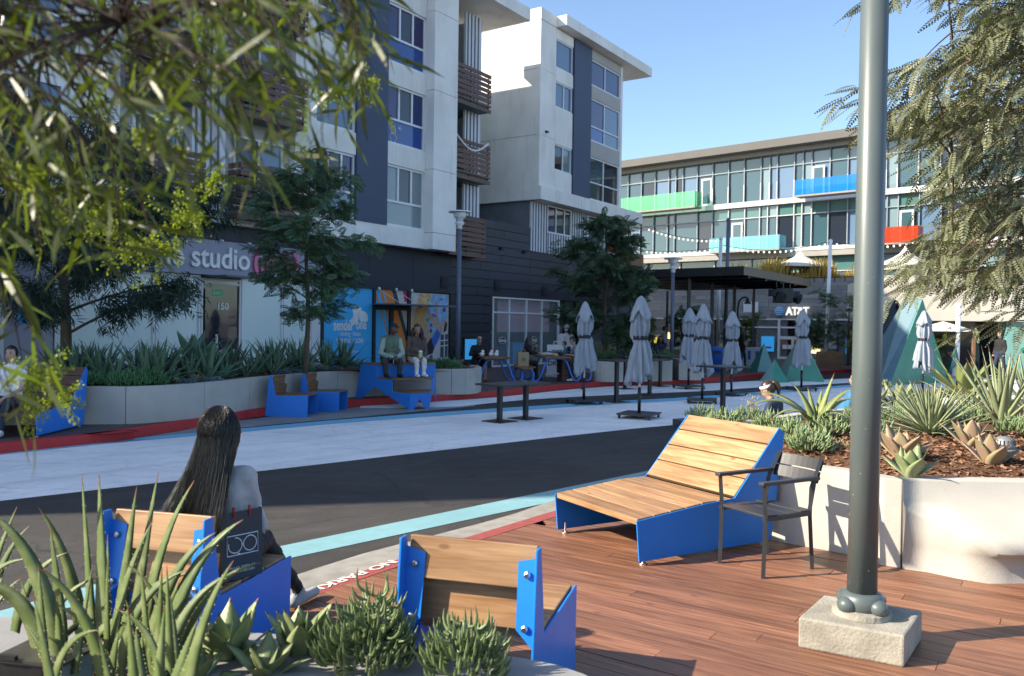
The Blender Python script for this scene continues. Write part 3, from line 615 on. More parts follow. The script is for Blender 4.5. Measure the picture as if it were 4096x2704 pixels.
fbox(3.78, 12.5, -14, 1.0, 14.66, 15.1, 'roof_slab', 'plaster'); fbox(2.50, 3.775, -14, 0.52, 14.62, 15.1, 'parapet', 'plaster')
for z in (7.17, 9.84, 12.6): MB().box(2.508, 2.5195, -0.36, 14, z - 0.008, z + 0.008).build('joint', 'plaster_dark', apt)
for z in (7.35, 9.98): MB().box(2.95, 3.10, -0.60, -0.50, z, z + 0.08).build('wall_light', 'black_metal', apt)
# --- ground floor
fbox(-34.2, -0.1, -14, -0.4, 0.0, 4.46, 'wall', 'interior_dark')
fbox(-0.1, 14.0, -14, -5.0, 0.0, 5.0, 'wall', 'interior_dark'); fbox(-0.1, 14.0, -5.0, -0.1, 3.02, 5.0, 'wall', 'interior_dark'); fbox(-0.1, 2.7, -8, -0.1, 5.0, 5.94, 'wall', 'siding_flat')
fbox(-0.1, 0.0, -5.0, -0.1, 0.0, 3.02, 'wall', 'interior_dark'); fbox(13.9, 14.0, -5.0, -0.1, 0.0, 3.02, 'wall', 'interior_dark')
fbox(2.7, 11.2, -8, -0.12, 5.0, 7.12, 'wall', 'rib_dark')
def siding(t0, t1, z0, z1, rows, seg=3.66, off=0.0):
    h = (z1 - z0) / rows
    for i in range(rows):
        x = t0; first = True
        while x < t1 - 0.02:
            L = min(seg if not first else seg * (0.45 + 0.55 * ((i * 37) % 10) / 10), t1 - x); first = False
            plank(apt, L - 0.012, 0.05, h - 0.02, Matrix.Translation((x + L / 2, -off + 0.025, z0 + h * (i + 0.5))), 'siding', 'board', 0); x += L
siding(-2.70, -0.02, 0.15, 2.97, 8); siding(-2.70, 2.70, 2.97, 5.98, 9); siding(2.70, 14.0, 2.97, 4.98, 6)
for t in range(0, 3): fbox(-9.2 + 2.18 * t, -9.2 + 2.18 * (t + 1) - 0.012, -0.05, 0.0, 3.04, 4.44, 'panel', 'siding_flat')
fbox(-9.0, -2.71, -0.3, -0.06, 2.9, 4.44, 'wall', 'siding_flat')
siding(-20.0, -9.21, 4.02, 4.44, 1); fbox(-20, -9.2, -0.3, -0.06, 2.9, 4.44, 'wall', 'siding_flat')
for t, z in ((-3.1, 3.38), (2.3 - 2.0, 3.42), (3.9, 3.35), (-9.9 + 0.9, 3.42)):
    v = fbox(t - 0.2, t + 0.2, 0.0, 0.03, z - 0.22, z + 0.22, 'vent', 'vent_dark')
    for i in range(4): MB().box(t - 0.17, t + 0.17, -0.06, -0.025, z - 0.17 + 0.1 * i, z - 0.14 + 0.1 * i).build('slat', 'siding_flat', v)
for t in (0.4, 2.1): MB().box(t, t + 0.22, -0.12, -0.005, 4.86, 4.95).build('wall_light', 'vent_dark', apt)
# ribbed strip under block 2 with its windows
ribs(2.75, 4.0, 5.0, 7.12, 0.02); ribs(4.0, 6.1, 5.0, 5.9, 0.02); ribs(6.1, 7.7, 5.0, 7.12, 0.02); ribs(7.7, 11.1, 5.0, 5.45, 0.02)
window(4.0, 6.1, 5.9, 7.1, 0.05, [4.75, 5.5], [], ['glass_violet', 'glass_dark', 'glass_dark']); window(7.7, 11.1, 5.45, 7.08, 0.05, [9.4], [], ['glass_teal', 'glass_dark'])
# --- studio shopfront
sg = fbox(-15.6, -9.25, -0.02, 0.16, 3.08, 4.0, 'sign_fascia', 'sign_grey')
fm = lambda t, off, z: frame((t, -off, z), (1, 0, 0), (0, 0, 1))
text('lettering', 'the studio', 0.80, fm(-13.5, 0.19, 3.52), 'letter_white', sg, 0.035, 'CENTER', 0.012, width=3.05)
text('lettering', '(mdr)', 0.80, fm(-11.05, 0.19, 3.52), 'letter_pink', sg, 0.05, 'CENTER', 0.014, width=1.6)
for t in (-12.9, -12.0): MB().lathe([(0.0, 0.06), (0.05, 0.05), (0.06, 0)], 10, (t, -0.2, 3.98)).build('spot_light', 'white_metal', sg)
fs = dict(fm='white_metal', fw=0.055)
window(-17.2, -14.72, 0.15, 3.06, 0.02, [], [], ['glass_frost'], name='shop_window', **fs); window(-14.70, -13.40, 0.15, 3.06, 0.02, [], [], ['glass_frost'], name='shop_window', **fs)
window(-12.10, -10.62, 0.15, 3.06, 0.02, [], [], ['glass_frost'], name='shop_window', **fs); window(-10.6, -9.55, 0.15, 3.06, 0.02, [], [], ['glass_frost'], name='shop_window', **fs)
dr = window(-13.38, -12.12, 0.15, 3.0, 0.02, [], [2.85], [['glass_dark'], ['glass_frost']], name='door', fm='white_metal', fw=0.05)
fbox(-13.26, -12.24, 0.0, 0.012, 0.25, 2.72, 'door_leaf', 'glass_dark', dr)
text('door_number', '150', 0.26, fm(-12.72, 0.024, 2.25), 'letter_white', dr, 0.001, bold=0.004); text('door_lettering', 'the studio(mdr)', 0.16, fm(-12.72, 0.024, 1.05), 'letter_white', dr, 0.001)
ex = fbox(-13.05, -12.72, 0.0, 0.016, 2.52, 2.70, 'exit_sign', 'exit_green', dr); text('exit_lettering', 'EXIT', 0.13, fm(-12.885, 0.02, 2.61), 'letter_white', ex, 0.001)
MB().box(-12.95, -12.9, -0.07, -0.03, 0.9, 1.5).build('handle', 'white_metal', dr)
for t in (-12.75,): MB().box(-13.35, -12.1, -1.0, -0.02, 3.02, 3.06).build('door_canopy', 'pole_blue', apt)
fbox(-9.55, -9.2, -0.05, 0.05, 0.15, 3.05, 'wall_panel', 'rib_white'); fbox(-20, -17.25, -0.05, 0.03, 0.15, 4.0, 'wall_panel', 'sign_grey'); fbox(-19.2, -18.3, 0.03, 0.05, 0.15, 2.6, 'door', 'rib_white'); fbox(-18.0, -17.5, 0.03, 0.04, 1.75, 2.25, 'notice', 'so_blue')
fbox(-24, -20.05, -0.05, 0.03, 0.15, 4.0, 'wall_panel', 'rib_white')
# --- climbing gym front: printed film over the glass
fbox(-9.17, -9.05, -0.06, 0.05, 0.15, 3.0, 'frame_post', 'door_frame'); fbox(-9.17, -2.72, -0.06, 0.05, 2.985, 3.035, 'frame_head', 'door_frame')
gp = fbox(-9.045, -6.86, -0.06, -0.02, 0.15, 2.98, 'print_panel', 'so_blue')
text('lettering', 'sender', 0.46, fm(-8.155, -0.012, 1.76), 'print_white', gp, 0.001, 'CENTER', 0.010, width=0.88)
text('lettering', 'one', 0.46, fm(-7.364, -0.012, 1.80), 'print_white', gp, 0.001, 'CENTER', 0.010, width=0.47)
text('lettering', 'climbing · fitness', 0.20, fm(-7.852, -0.012, 1.50), 'print_white', gp, 0.001, bold=0.001, width=0.92)
text('lettering', 'COMING SOON', 0.21, fm(-7.873, -0.012, 1.27), 'print_white', gp, 0.001, bold=0.004, space=1.12, width=1.19)
text('lettering', 'senderoneclimbing.com', 0.10, fm(-7.85, -0.012, 0.94), 'print_white', gp, 0.001, width=0.85)
def blob(cx_, cz_, pts, y, material, parent, name='print_shape'):
    q = smooth_line([Vector((p[0], 0, p[1])) for p in pts + [pts[0]]], 5)[:-1]
    return MB().plate([(cx_ + p.x, cz_ + p.z) for p in q], (0, y, 0), (1, 0, 0), (0, 0, 1), 0.002).build(name, material, parent)
blob(-7.62, 2.12, [(-0.30, -0.22), (-0.12, -0.06), (-0.14, 0.16), (0.0, 0.30), (0.18, 0.26), (0.26, 0.16), (0.14, 0.08), (0.12, -0.10), (0.08, -0.26), (-0.10, -0.32)], 0.012, 'print_white', gp)
blob(-7.27, 2.06, [(-0.20, 0.0), (-0.18, 0.16), (-0.02, 0.18), (0.13, 0.12), (0.20, 0.0), (0.19, -0.14), (0.0, -0.17), (-0.15, -0.14)], 0.012, 'print_white', gp)
gd = fbox(-6.80, -5.03, -0.06, -0.03, 0.15, 2.98, 'print_panel', 'so_blue')
def pr(pts, y, material, parent): return MB().plate(pts, (0, y, 0), (1, 0, 0), (0, 0, 1), 0.002).build('print_shape', material, parent)
pr([(-6.55, 2.97), (-5.9, 2.97), (-5.03, 0.95), (-5.03, 0.16), (-5.15, 0.16)], 0.026, 'so_orange', gd)
pr([(-6.78, 2.97), (-6.70, 2.97), (-5.42, 0.16), (-5.50, 0.16)], 0.026, 'so_orange', gd)
pr([(-6.40, 2.97), (-6.33, 2.97), (-5.12, 0.40), (-5.19, 0.40)], 0.022, 'so_blue', gd)
pr([(-5.9, 2.97), (-5.70, 2.97), (-5.03, 1.35), (-5.03, 0.95)], 0.024, 'so_slate', gd); pr([(-5.69, 2.97), (-5.03, 2.97), (-5.03, 1.37)], 0.025, 'print_cream', gd)
pr([(-5.35, 2.97), (-5.08, 2.97), (-5.12, 2.62), (-5.25, 2.6)], 0.021, 'print_magenta', gd)
for t0, t1, z0, z1 in ((-6.86, -6.74, 0.15, 2.98), (-5.12, -4.98, 0.15, 2.98), (-6.04, -5.86, 0.15, 2.36), (-6.74, -5.12, 2.30, 2.50)): fbox(t0, t1, -0.05, 0.04 + 0.004 * (z1 > 2.9), z0, z1, 'door_frame', 'door_frame')
gq = fbox(-4.975, -2.79, -0.06, -0.02, 0.15, 2.94, 'print_panel', 'print_cream')
def gmap(x, y):                                                 # crop pixel of the printed picture -> (t, z)
    return (-4.975 + (x - 1570) / (2220 - 1570) * 2.185, 2.93 - (y - (175 + (x - 1570) / 650 * 60)) / 1030 * 2.66)
def gpoly(pts, y, material): return pr([gmap(*p) for p in pts], y, material, gq)
gpoly([(1720, 195), (1925, 215), (1810, 560), (1640, 820), (1580, 720)], 0.017, 'print_tan'); gpoly([(1925, 215), (2200, 236), (2180, 620), (2050, 900), (1830, 1030), (1640, 820), (1810, 560)], 0.0165, 'print_wall')
gpoly([(1640, 820), (1760, 560), (1800, 560), (1700, 790)], 0.0135, 'print_skin')
gpoly([(1600, 810), (1690, 640), (1780, 560), (1830, 565), (1850, 620), (1910, 790), (1900, 880), (1860, 900), (1800, 690), (1680, 830)], 0.0125, 'print_skin')
gpoly([(1800, 440), (1850, 430), (1990, 590), (2060, 640), (2120, 700), (2100, 790), (2060, 740), (1960, 640), (1860, 500)], 0.0125, 'print_skin'); gpoly([(1970, 290), (2000, 290), (2060, 620), (2020, 600)], 0.0115, 'print_skin')
gpoly([(2020, 700), (2080, 780), (1960, 1010), (1900, 870)], 0.011, 'print_top'); gpoly([(1850, 900), (1920, 810), (1965, 960), (1950, 1040), (1860, 1050), (1830, 990)], 0.0105, 'print_hair')
gpoly([(2100, 610), (2130, 580), (2170, 600), (2150, 690), (2110, 660)], 0.0105, 'print_skin'); gpoly([(2165, 600), (2195, 640), (2180, 740), (2130, 770), (2140, 690)], 0.0100, 'print_hair')
gpoly([(2085, 790), (2210, 790), (2205, 1120), (2080, 1110)], 0.015, 'print_pane')
for x in (2142,): gpoly([(x, 790), (x + 12, 790), (x + 12, 1115), (x, 1115)], 0.012, 'print_white')
for yy in (870, 945): gpoly([(2085, yy), (2208, yy), (2208, yy + 14), (2085, yy + 14)], 0.0125, 'print_white')
gpoly([(1850, 1130), (2200, 1140), (2195, 1240), (1850, 1190)], 0.0155, 'print_wall')
for x, y, s, mm in ((1740, 370, 22, 'print_hair'), (1775, 465, 26, 'print_yellow'), (1855, 300, 22, 'print_green'), (2085, 290, 16, 'print_red'), (2100, 400, 26, 'print_yellow'), (2140, 440, 30, 'print_purple'), (1855, 560, 28, 'print_green'), (1945, 500, 20, 'print_red'), (1920, 640, 24, 'print_red'), (1915, 720, 22, 'print_hair'), (1925, 1090, 34, 'print_purple'), (1980, 520, 14, 'print_hair'), (1930, 770, 18, 'print_yellow')):
    gpoly([(x - s, y), (x - s * 0.3, y - s * 1.2), (x + s * 0.8, y - s * 0.6), (x + s * 0.6, y + s), (x - s * 0.4, y + s * 1.1)], 0.0095, mm)
fbox(-2.79, -2.71, -0.06, 0.05, 0.15, 2.98, 'frame_post', 'door_frame')
cn = fbox(-6.95, -3.85, 0.06, 1.15, 2.46, 2.50, 'door_canopy', 'pole_blue')
for t in (-6.6, -5.75, -4.95): MB().tube([(t, -0.02, 2.99), (t + 0.05, -0.95, 2.50)], 0.012, 5).build('tie_rod', 'white_metal', cn); MB().ell((t, -0.04, 3.0), (0.06, 0.05, 0.06), 10, 6).build('tie_boss', 'white_metal', cn)
# --- scooter shop: real glass with a room behind
def oval(t, z, w=0.30, h=0.16):
    o = MB().plate([(t + w * math.cos(a), z + h * math.sin(a)) for a in np.linspace(0, 2 * PI, 29)[:-1]], (0, -0.045, 0), (1, 0, 0), (0, 0, 1), 0.004).build('window_logo', 'vent_dark', apt)
    MB().tube([(t + (w - 0.03) * math.cos(a), -0.048, z + (h - 0.025) * math.sin(a)) for a in np.linspace(0, 2 * PI, 29)], 0.011, 4).build('logo_ring', 'print_white', o)
    text('logo_lettering', 'micro', 0.20, fm(t, 0.052, z), 'print_white', o, 0.002, bold=0.006)
    MB().lathe([(0.03, 0), (0.03, 0.004)], 10).build('logo_dot', 'so_blue', o, loc=(t - 0.09, -0.052, z + 0.07), rot=(PI / 2, 0, 0))
fl = fbox(-0.0, 13.9, -5.0, -0.1, 0.10, 0.16, 'shop_floor', 'interior_wood')
window(0.0, 5.2, 0.16, 2.97, 0.03, [1.2, 2.5, 3.75], [2.35], [['shop_glass'] * 4, ['shop_glass'] * 4], name='shop_window', fm='white_metal', fw=0.06)
window(5.25, 6.85, 0.16, 2.97, -0.2, [6.05], [2.5], [['shop_glass'] * 2, ['shop_glass'] * 2], name='shop_door', fm='door_frame', fw=0.09)
window(6.9, 13.9, 0.16, 2.97, 0.03, [8.3, 9.7, 11.1, 12.5], [2.35], [['shop_glass'] * 5, ['shop_glass'] * 5], name='shop_window', fm='door_frame', fw=0.06)
for t in (0.65, 3.0, 7.9, 10.9): oval(t, 1.22)
MB().box(1.0, 5.1, 0.45, 0.5, 1.55, 2.98).build('reflection_panel', 'pink_reflection', apt); MB().box(0.1, 5.0, 2.6, 2.7, 0.2, 3.0).build('back_wall', 'interior_teal', apt); MB().box(5.0, 13.8, 4.6, 4.9, 0.2, 3.0).build('back_wall', 'interior_teal', apt)  # pink panel behind the glass stands in for the building reflected in it
for t, w_, h, mm in ((0.3, 1.0, 0.95, 'print_red'), (2.4, 0.9, 1.1, 'so_blue'), (3.9, 0.9, 1.0, 'interior_wood'), (7.2, 1.2, 1.0, 'print_red'), (9.2, 1.3, 1.1, 'interior_wood'), (11.4, 1.2, 1.0, 'print_yellow')):
    MB().box(t, t + w_, 0.6, 1.3, 0.16, h).build('display_counter', mm, apt)
for t in (0.8, 3.4): MB().box(t, t + 1.2, 1.5, 1.58, 2.72, 2.78).build('added_glow_strip', 'warm_glow', apt)  # glowing strips added to brighten the dark room behind the glass
# menu screen by the siding
ms = fbox(-1.93, -1.05, 0.005, 0.06, 0.45, 1.36, 'menu_screen', 'vent_dark'); MB().box(-1.86, -1.12, -0.066, -0.06, 0.52, 1.29).build('screen', 'screen_blue', ms)
for z, w_ in ((1.12, 0.3), (1.02, 0.22), (0.85, 0.26)): MB().box(-1.49 - w_ / 2, -1.49 + w_ / 2, -0.069, -0.0665, z, z + 0.035).build('screen_line', 'print_white', ms)
# planter box on the corner roof
pb = fbox(11.1, 14.0, -0.7, 0.02, 4.99, 5.05, 'roof_edge', 'siding_flat')
tb = thing('roof_planter', 'bamboo screened planter box on the dark shop roof corner', 'planter', fx(12.5, -0.35, 5.05), FROT)
for i in range(26): MB().tube([(-1.4 + i * 0.112, -0.36, 0), (-1.4 + i * 0.112, -0.36, 0.62 + 0.08 * random.random())], 0.052, 6).build('cane', 'interior_wood', tb)
MB().box(-1.4, 1.4, -0.3, 0.3, 0, 0.5).build('box', 'walnut', tb)
# ------------------------------------------------------------------ office block behind (local x towards the right, local y into the building)
OA = R(48.2); OD = Vector((math.sin(OA), -math.cos(OA), 0)); ON = Vector((-OD.y, OD.x, 0)); OROT = math.atan2(OD.y, OD.x)
O1 = Vector((17.669, 62.0, 0))
off_ = thing('office_building', 'glazed office block with coloured glass balconies behind the square', 'building', O1, OROT)
def obox(x0, x1, y0, y1, z0, z1, name, material, parent=off_, **k): return MB().box(x0, x1, y0, y1, z0, z1).build(name, material, parent, **k)
obox(-22, 26, 0.30, 14, 4.0, 14.3, 'core', 'interior_dark')
obox(-22, 26, -1.3, 14, 14.75, 15.32, 'roof_slab', 'office_roof'); obox(-22, 26, -0.4, 14, 14.45, 14.748, 'soffit', 'office_slab')
obox(-22, 26, -0.25, 0.3, 10.82, 11.2, 'floor_band', 'office_white'); obox(-22, 26, -0.5, 0.3, 6.95, 7.35, 'floor_slab', 'office_slab'); obox(-22, 26, -0.55, 0.3, 7.352, 7.62, 'floor_band', 'office_white')
random.seed(3)
def curtain(z0, z1, xs, bars, white_from=(-99, 99)):
    for i in range(len(xs) - 1):
        w = MB(); a, b = xs[i], xs[i + 1]; white = white_from is not None and white_from[0] <= a < white_from[1]
        w.box(a - 0.03, a + 0.03, -0.06, 0.2, z0, z1)
        for z in bars: w.box(a + 0.03, b - 0.03, -0.03, 0.2, z - 0.03, z + 0.03)
        o = w.build('window', 'office_white' if white else 'mullion_grey', off_)
        if white_from[0] > 90: MB().box(a - 0.04, a + 0.04, -0.09, -0.065, z0, z0 + 1.3).build('fin', 'office_white', o)
        zz = [z0] + list(bars) + [z1]
        narrow = b - a < 0.75
        for j in range(len(zz) - 1):
            if narrow and random.random() < 0.6: mm = 'glass_pale'
            elif j == len(zz) - 2: mm = random.choice(('glass_spandrel', 'glass_spandrel', 'glass_pale'))
            else: mm = random.choice(('glass_teal', 'glass_dark', 'glass_teal', 'glass_sky'))
            MB().box(a + 0.03, b - 0.03, 0.1, 0.12, zz[j] + 0.02, zz[j + 1] - 0.02).build('pane', mm, o)
X3 = [-22, -19.6, -17.3, -14.9, -12.3, -11, -9.7, -8.4, -7.13, -6.49, -5.86, -4.59, -3.26, -1.94, -0.66, 0.66, 1.34, 1.91, 3.19, 3.83, 4.46, 5.74, 6.97, 8.25, 9.5, 10.2, 11.5, 12.8, 14.1, 16, 18, 20, 23, 26]
X2 = [-22, -19.6, -17.3, -14.9, -12.3, -11, -9.8, -8.5, -7.2, -6.56, -4.53, -3.24, -1.9, -0.57, 0.61, 1.22, 1.96, 3.21, 3.79, 4.49, 5.67, 7.0, 8.3, 9.6, 10.3, 11.6, 12.9, 14.2, 16, 18, 20, 23, 26]
curtain(11.2, 14.45, X3, [13.55], (99, 99)); curtain(7.62, 10.82, X2, [10.0], (-2.0, 5.2))
curtain(4.2, 6.95, [-22, -17, -13, -9, -6, -3, 0, 3, 6, 9, 12, 15, 18, 22, 26], [5.9])
for x0, x1, z, h, mm in ((-13.0, -3.9, 11.05, 1.15, 'glass_green'), (3.9, 8.1, 11.12, 1.05, 'glass_azure'), (-2.65, 2.85, 7.5, 0.98, 'glass_aqua'), (9.0, 12.0, 7.48, 1.02, 'glass_red')):
    b = obox(x0, x1, -1.55, -0.56, z - 0.12, z, 'balcony', 'office_slab')
    n = max(2, round((x1 - x0) / 1.3)); s = (x1 - x0) / n
    for i in range(n):
        obox(x0 + i * s + 0.01, x0 + (i + 1) * s - 0.01, -1.56, -1.53, z, z + h, 'glass_panel', mm, b); obox(x0 + i * s - 0.015, x0 + i * s + 0.015, -1.50, -1.47, z, z + h * 0.8, 'rail_post', 'white_metal', b)
    obox(x0, x0 + 0.03, -1.52, -0.5, z, z + h, 'glass_panel', mm, b); obox(x1 - 0.03, x1, -1.52, -0.5, z, z + h, 'glass_panel', mm, b)
for x, z in ((-4.2, 11.2), (4.5, 11.2), (-1.6, 7.62), (10.4, 7.62)): obox(x, x + 0.9, -0.1, -0.062, z, z + 2.1, 'door', 'office_white'); obox(x + 0.14, x + 0.76, -0.11, -0.1, z + 0.15, z + 1.95, 'door_pane', 'glass_teal')
# ------------------------------------------------------------------ stone-faced phone shop with a roof terrace
O2 = AY(3000, 1300, 48); O2.z = 0
shop = thing('stone_shop', 'grey stone faced phone shop with white framed windows under a roof terrace', 'building', O2, OROT)
def sbox(x0, x1, y0, y1, z0, z1, name, material, parent=shop, **k): return MB().box(x0, x1, y0, y1, z0, z1).build(name, material, parent, **k)
sbox(-16, 7.6, 0.06, 9, 2.42, 4.42, 'wall', 'stone_joint'); sbox(-16, 7.6, 1.2, 9, 0, 2.42, 'wall', 'interior_dark'); sbox(-16, 7.6, 0.0, 9, 4.42, 4.6, 'coping', 'stone')
BLK = MB().box(-0.5, 0.5, -0.03, 0.03, -0.5, 0.5).build('stone_block', 'stone', shop); bd = BLK.data; bpy.data.objects.remove(BLK)
rows = 9; h = 2.0 / rows
for r in range(rows):
    x = -11.0 - (r % 3) * 0.4
    while x < 7.5:
        L = random.choice((0.7, 1.0, 1.3, 1.6)); L = min(L, 7.58 - x)
        if L > 0.2 and x + L > -9.6:
            o = put('stone_block', bd, shop, loc=(x + L / 2, 0.03 - random.uniform(0, 0.03), 2.42 + h * (r + 0.5))); o.scale = (L - 0.012, 1, h - 0.012)
        x += L
hd = sbox(-9.5, 7.6, -0.05, 0.1, 2.33, 2.41, 'window_head', 'white_metal')
for x in (-8.5, -6.5, -4.2, -2.0, 0.3, 3.1, 5.0, 7.0): sbox(x, x + 0.05, -0.02, 0.06, 0.15, 2.33, 'mullion', 'door_frame' if x != 3.1 else 'white_metal')
for i, x in enumerate((-8.45, -6.45, -4.15, -1.95, 0.35, 3.15, 5.05)): sbox(x, x + 1.9, 0.0, 0.02, 0.15, 2.33, 'pane', 'shop_glass')
d = sbox(1.70, 1.82, -0.06, 0.06, 0.15, 2.33, 'door_frame', 'white_metal'); sbox(1.82, 3.1, -0.05, 0.05, 1.87, 1.96, 'door_head', 'white_metal'); sbox(-0.6, 1.7, -0.05, 0.05, 1.87, 1.95, 'transom', 'white_metal')
sbox(1.83, 3.08, -0.05, 0.04, 1.25, 1.42, 'door_rail', 'white_metal'); sbox(2.5, 2.62, -0.06, 0.05, 0.15, 1.25, 'door_stile', 'white_metal'); sbox(1.83, 3.08, -0.05, 0.04, 0.15, 0.28, 'door_rail', 'white_metal')
for x in (2.0, 2.3, 2.75): sbox(x, x + 0.26, -0.07, -0.06, 0.72, 0.95, 'notice', 'print_white')
for x in (0.75, 5.5): p = sbox(x, x + 0.75, -0.09, -0.05, 0.55, 1.4, 'poster', 'screen_blue'); MB().box(x + 0.1, x + 0.6, -0.095, -0.09, 0.72, 0.82).build('poster_stripe', 'print_red', p)
MB().ell((1.86, -0.22, 2.80), (0.29, 0.08, 0.29), 20, 14).build('globe', 'att_blue', shop, smooth=True)
for i, z in enumerate((-0.19, -0.09, 0.01, 0.11, 0.2)):
    w_ = math.sqrt(max(0.0, 0.29 ** 2 - z * z)) * 0.98
    MB().tube([(1.86 + w_ * math.sin(a), -0.22 - 0.088 * math.cos(a) * (w_ / 0.29) - 0.004, 2.80 + z + 0.03 * math.cos(a)) for a in np.linspace(-1.45, 1.1, 12)], [0.004 + 0.016 * math.sin(PI * k / 11) for k in range(12)], 6).build('globe_stripe', 'letter_white', shop)
text('lettering', 'AT&T', 0.62, frame((2.22, -0.2, 2.80), (1, 0, 0), (0, 0, 1)), 'sign_light', shop, 0.03, 'LEFT', 0.022, 0.86, 0.95)
for x in (-8.2, -0.4): sbox(x, x + 0.9, -0.06, 0.0, 2.75, 3.35, 'louvre', 'white_metal')
for i in range(9): sbox(3.2 + i * 0.55, 3.24 + i * 0.55, -0.2, -0.16, 4.4, 4.62, 'rail_post', 'black_metal')
sbox(-2, 7.6, -0.2, -0.16, 4.62, 4.66, 'rail', 'black_metal')
# inside the shop, small coloured displays on counters
for i in range(14): x = -8.2 + i * 0.95; sbox(x, x + 0.5, 0.9, 1.1, 0.5 + 0.3 * (i % 3), 0.9 + 0.3 * (i % 3), 'display', ('print_red', 'print_yellow', 'warm_glow', 'print_white', 'interior_wood')[i % 5])
# right-hand shop with the deep cream fascia
O3 = AY(3500, 1300, 35); O3.z = 0
cream = thing('cream_shop', 'shop with a deep cream fascia above dark glazing and green columns', 'building', O3, R(-14))
def cbox(x0, x1, y0, y1, z0, z1, name, material, parent=cream, **k): return MB().box(x0, x1, y0, y1, z0, z1).build(name, material, parent, **k)
cbox(0.0, 26, 0, 8, 2.28, 4.16, 'fascia', 'cream_wall'); cbox(0.0, 26, 2.4, 8, 0, 2.28, 'wall', 'interior_dark'); cbox(0, 26, 2.3, 2.38, 0.15, 2.28, 'glazing', 'glass_dark')
for x in (0.1, 5.0, 10.5): cbox(x, x + 0.7, 0.15, 0.9, 0, 2.28, 'column', 'pyr_pale')
for x in (6.6, 8.6): cbox(x, x + 1.1, 2.2, 2.3, 0.15, 1.9, 'door', 'interior_wood')
# ------------------------------------------------------------------ dark pergola with stage lamps
PZ = 3.72
pg = thing('pergola', 'black steel pergola with slim posts beside the pyramids', 'pergola')
Cn = G(2500 + 1355 * .3507, 1050 + 150 * .3508, PZ); ax1 = -OD; ax2 = FD
P = [Cn, Cn + ax2 * 9.2, Cn + ax2 * 9.2 + ax1 * 6.8, Cn + ax1 * 6.8]
MB().prism([(p.x, p.y) for p in P], PZ + 0.03, PZ + 0.34).build('roof', 'black_metal', pg)
sof = MB().prism([(p.x, p.y) for p in (Cn + ax1 * 3.0 + ax2 * 0.1, Cn + ax1 * 3.0 + ax2 * 9.1, P[2] - ax2 * 0.1, P[3] + ax2 * 0.1)], PZ - 0.05, PZ + 0.028).build('soffit', 'walnut', pg)
for k in range(5): a = Cn + ax2 * (0.6 + k * 2.0); b = a + ax1 * 6.6; MB().tube([(a.x, a.y, PZ - 0.02), (b.x, b.y, PZ - 0.02)], 0.05, 4).build('beam', 'black_metal', pg)
for q in ((2757, 1113), (2850, 1128), (2938, 1141), (3015, 1156), (2669, 1164), (2577, 1152)):
    p = G(q[0], q[1], PZ)
    if p.y > 46: p = AY(q[0], q[1], 40)
    MB().box(p.x - 0.06, p.x + 0.06, p.y - 0.06, p.y + 0.06, 0.1, PZ).build('post', 'black_metal', pg)
e = Cn + ax2 * 4.7
for k, (du, s) in enumerate(((-0.9, 1.0), (0.0, 1.5), (1.0, 0.9))):
    sl = thing('stage_light', ('black barn door spotlight at the inner end of the pergola edge', 'large square black speaker hung from the pergola edge', 'black spotlight hung nearest the pergola roof tip')[k], 'light', e + ax2 * du + Vector((0.05, 0, -0.05)), R(20 * (k - 1)))
    MB().tube([(0, 0, 0.08), (0, 0, -0.2)], 0.03, 6).build('bracket', 'black_metal', sl)
    if k == 1: MB().box(-0.34, 0.34, -0.25, 0.25, -0.78, -0.2).build('cabinet', 'black_metal', sl, bevel=0.03)
    else:
        MB().lathe([(0.10, -0.1), (0.2, 0.1), (0.22, 0.45)], 12).build('housing', 'black_metal', sl, loc=(0, 0, -0.45), rot=(R(110), 0, R(30)))
        MB().box(-0.28, 0.28, -0.02, 0.02, 0, 0.3).build('shutter', 'black_metal', sl, loc=(0, -0.4, -0.55), rot=(R(-30), 0, 0))
# ------------------------------------------------------------------ pyramids
def pyramid(label, base, apex, mats, name='pyramid_sculpture'):
    """base: ground points in order, apex on top; each face its own panel"""
    c = sum(base, Vector()) / len(base); t = thing(name, label, 'sculpture', (c.x, c.y, 0), 0, 'folded metal pyramids on the street')
    A = apex - Vector((c.x, c.y, 0))
    for i in range(len(base)):
        a, b = base[i] - Vector((c.x, c.y, 0)), base[(i + 1) % len(base)] - Vector((c.x, c.y, 0)); n = (b - a).cross(A - a).normalized() * 0.02
        MB().add([a, b, A, a - n, b - n, A - n], [(0, 1, 2), (5, 4, 3), (0, 3, 4, 1), (1, 4, 5, 2), (2, 5, 3, 0)]).build('face_panel', mats[i % len(mats)], t)
    return t
a = G(2982, 1497); b = G(3026, 1503); c = G(3104, 1503); pyramid('green metal pyramid with a pale front fold standing left and behind', [a, b, c, Vector((10.6, 35.0, 0))], AY(3057, 1371, 33.4), ['pyr_green', 'pyr_pale', 'pyr_green', 'pyr_green'])
a = G(3038, 1525); b = G(3092, 1531); c = G(3156, 1531); pyramid('smallest green metal pyramid in front of the other two', [a, b, c, Vector((9.3, 30.0, 0))], AY(3100, 1436, 29.2), ['pyr_pale', 'pyr_green', 'pyr_green', 'pyr_green'])
a = G(3140, 1523); b = G(3300, 1529); pyramid('tall green metal pyramid behind a closed umbrella', [a, b, b + Vector((0.2, 2.6, 0)), a + Vector((0.4, 2.4, 0))], AY(3205, 1335, 30.3), ['pyr_green', 'pyr_pale', 'pyr_green', 'pyr_pale'])
a = G(3516, 1538); b = G(3560, 1542); c = G(3795, 1530); c0 = Vector((a.x, a.y, 0)); tl, tr = AY(3622, 1190, 29.4) - c0, AY(3690, 1195, 29.0) - c0
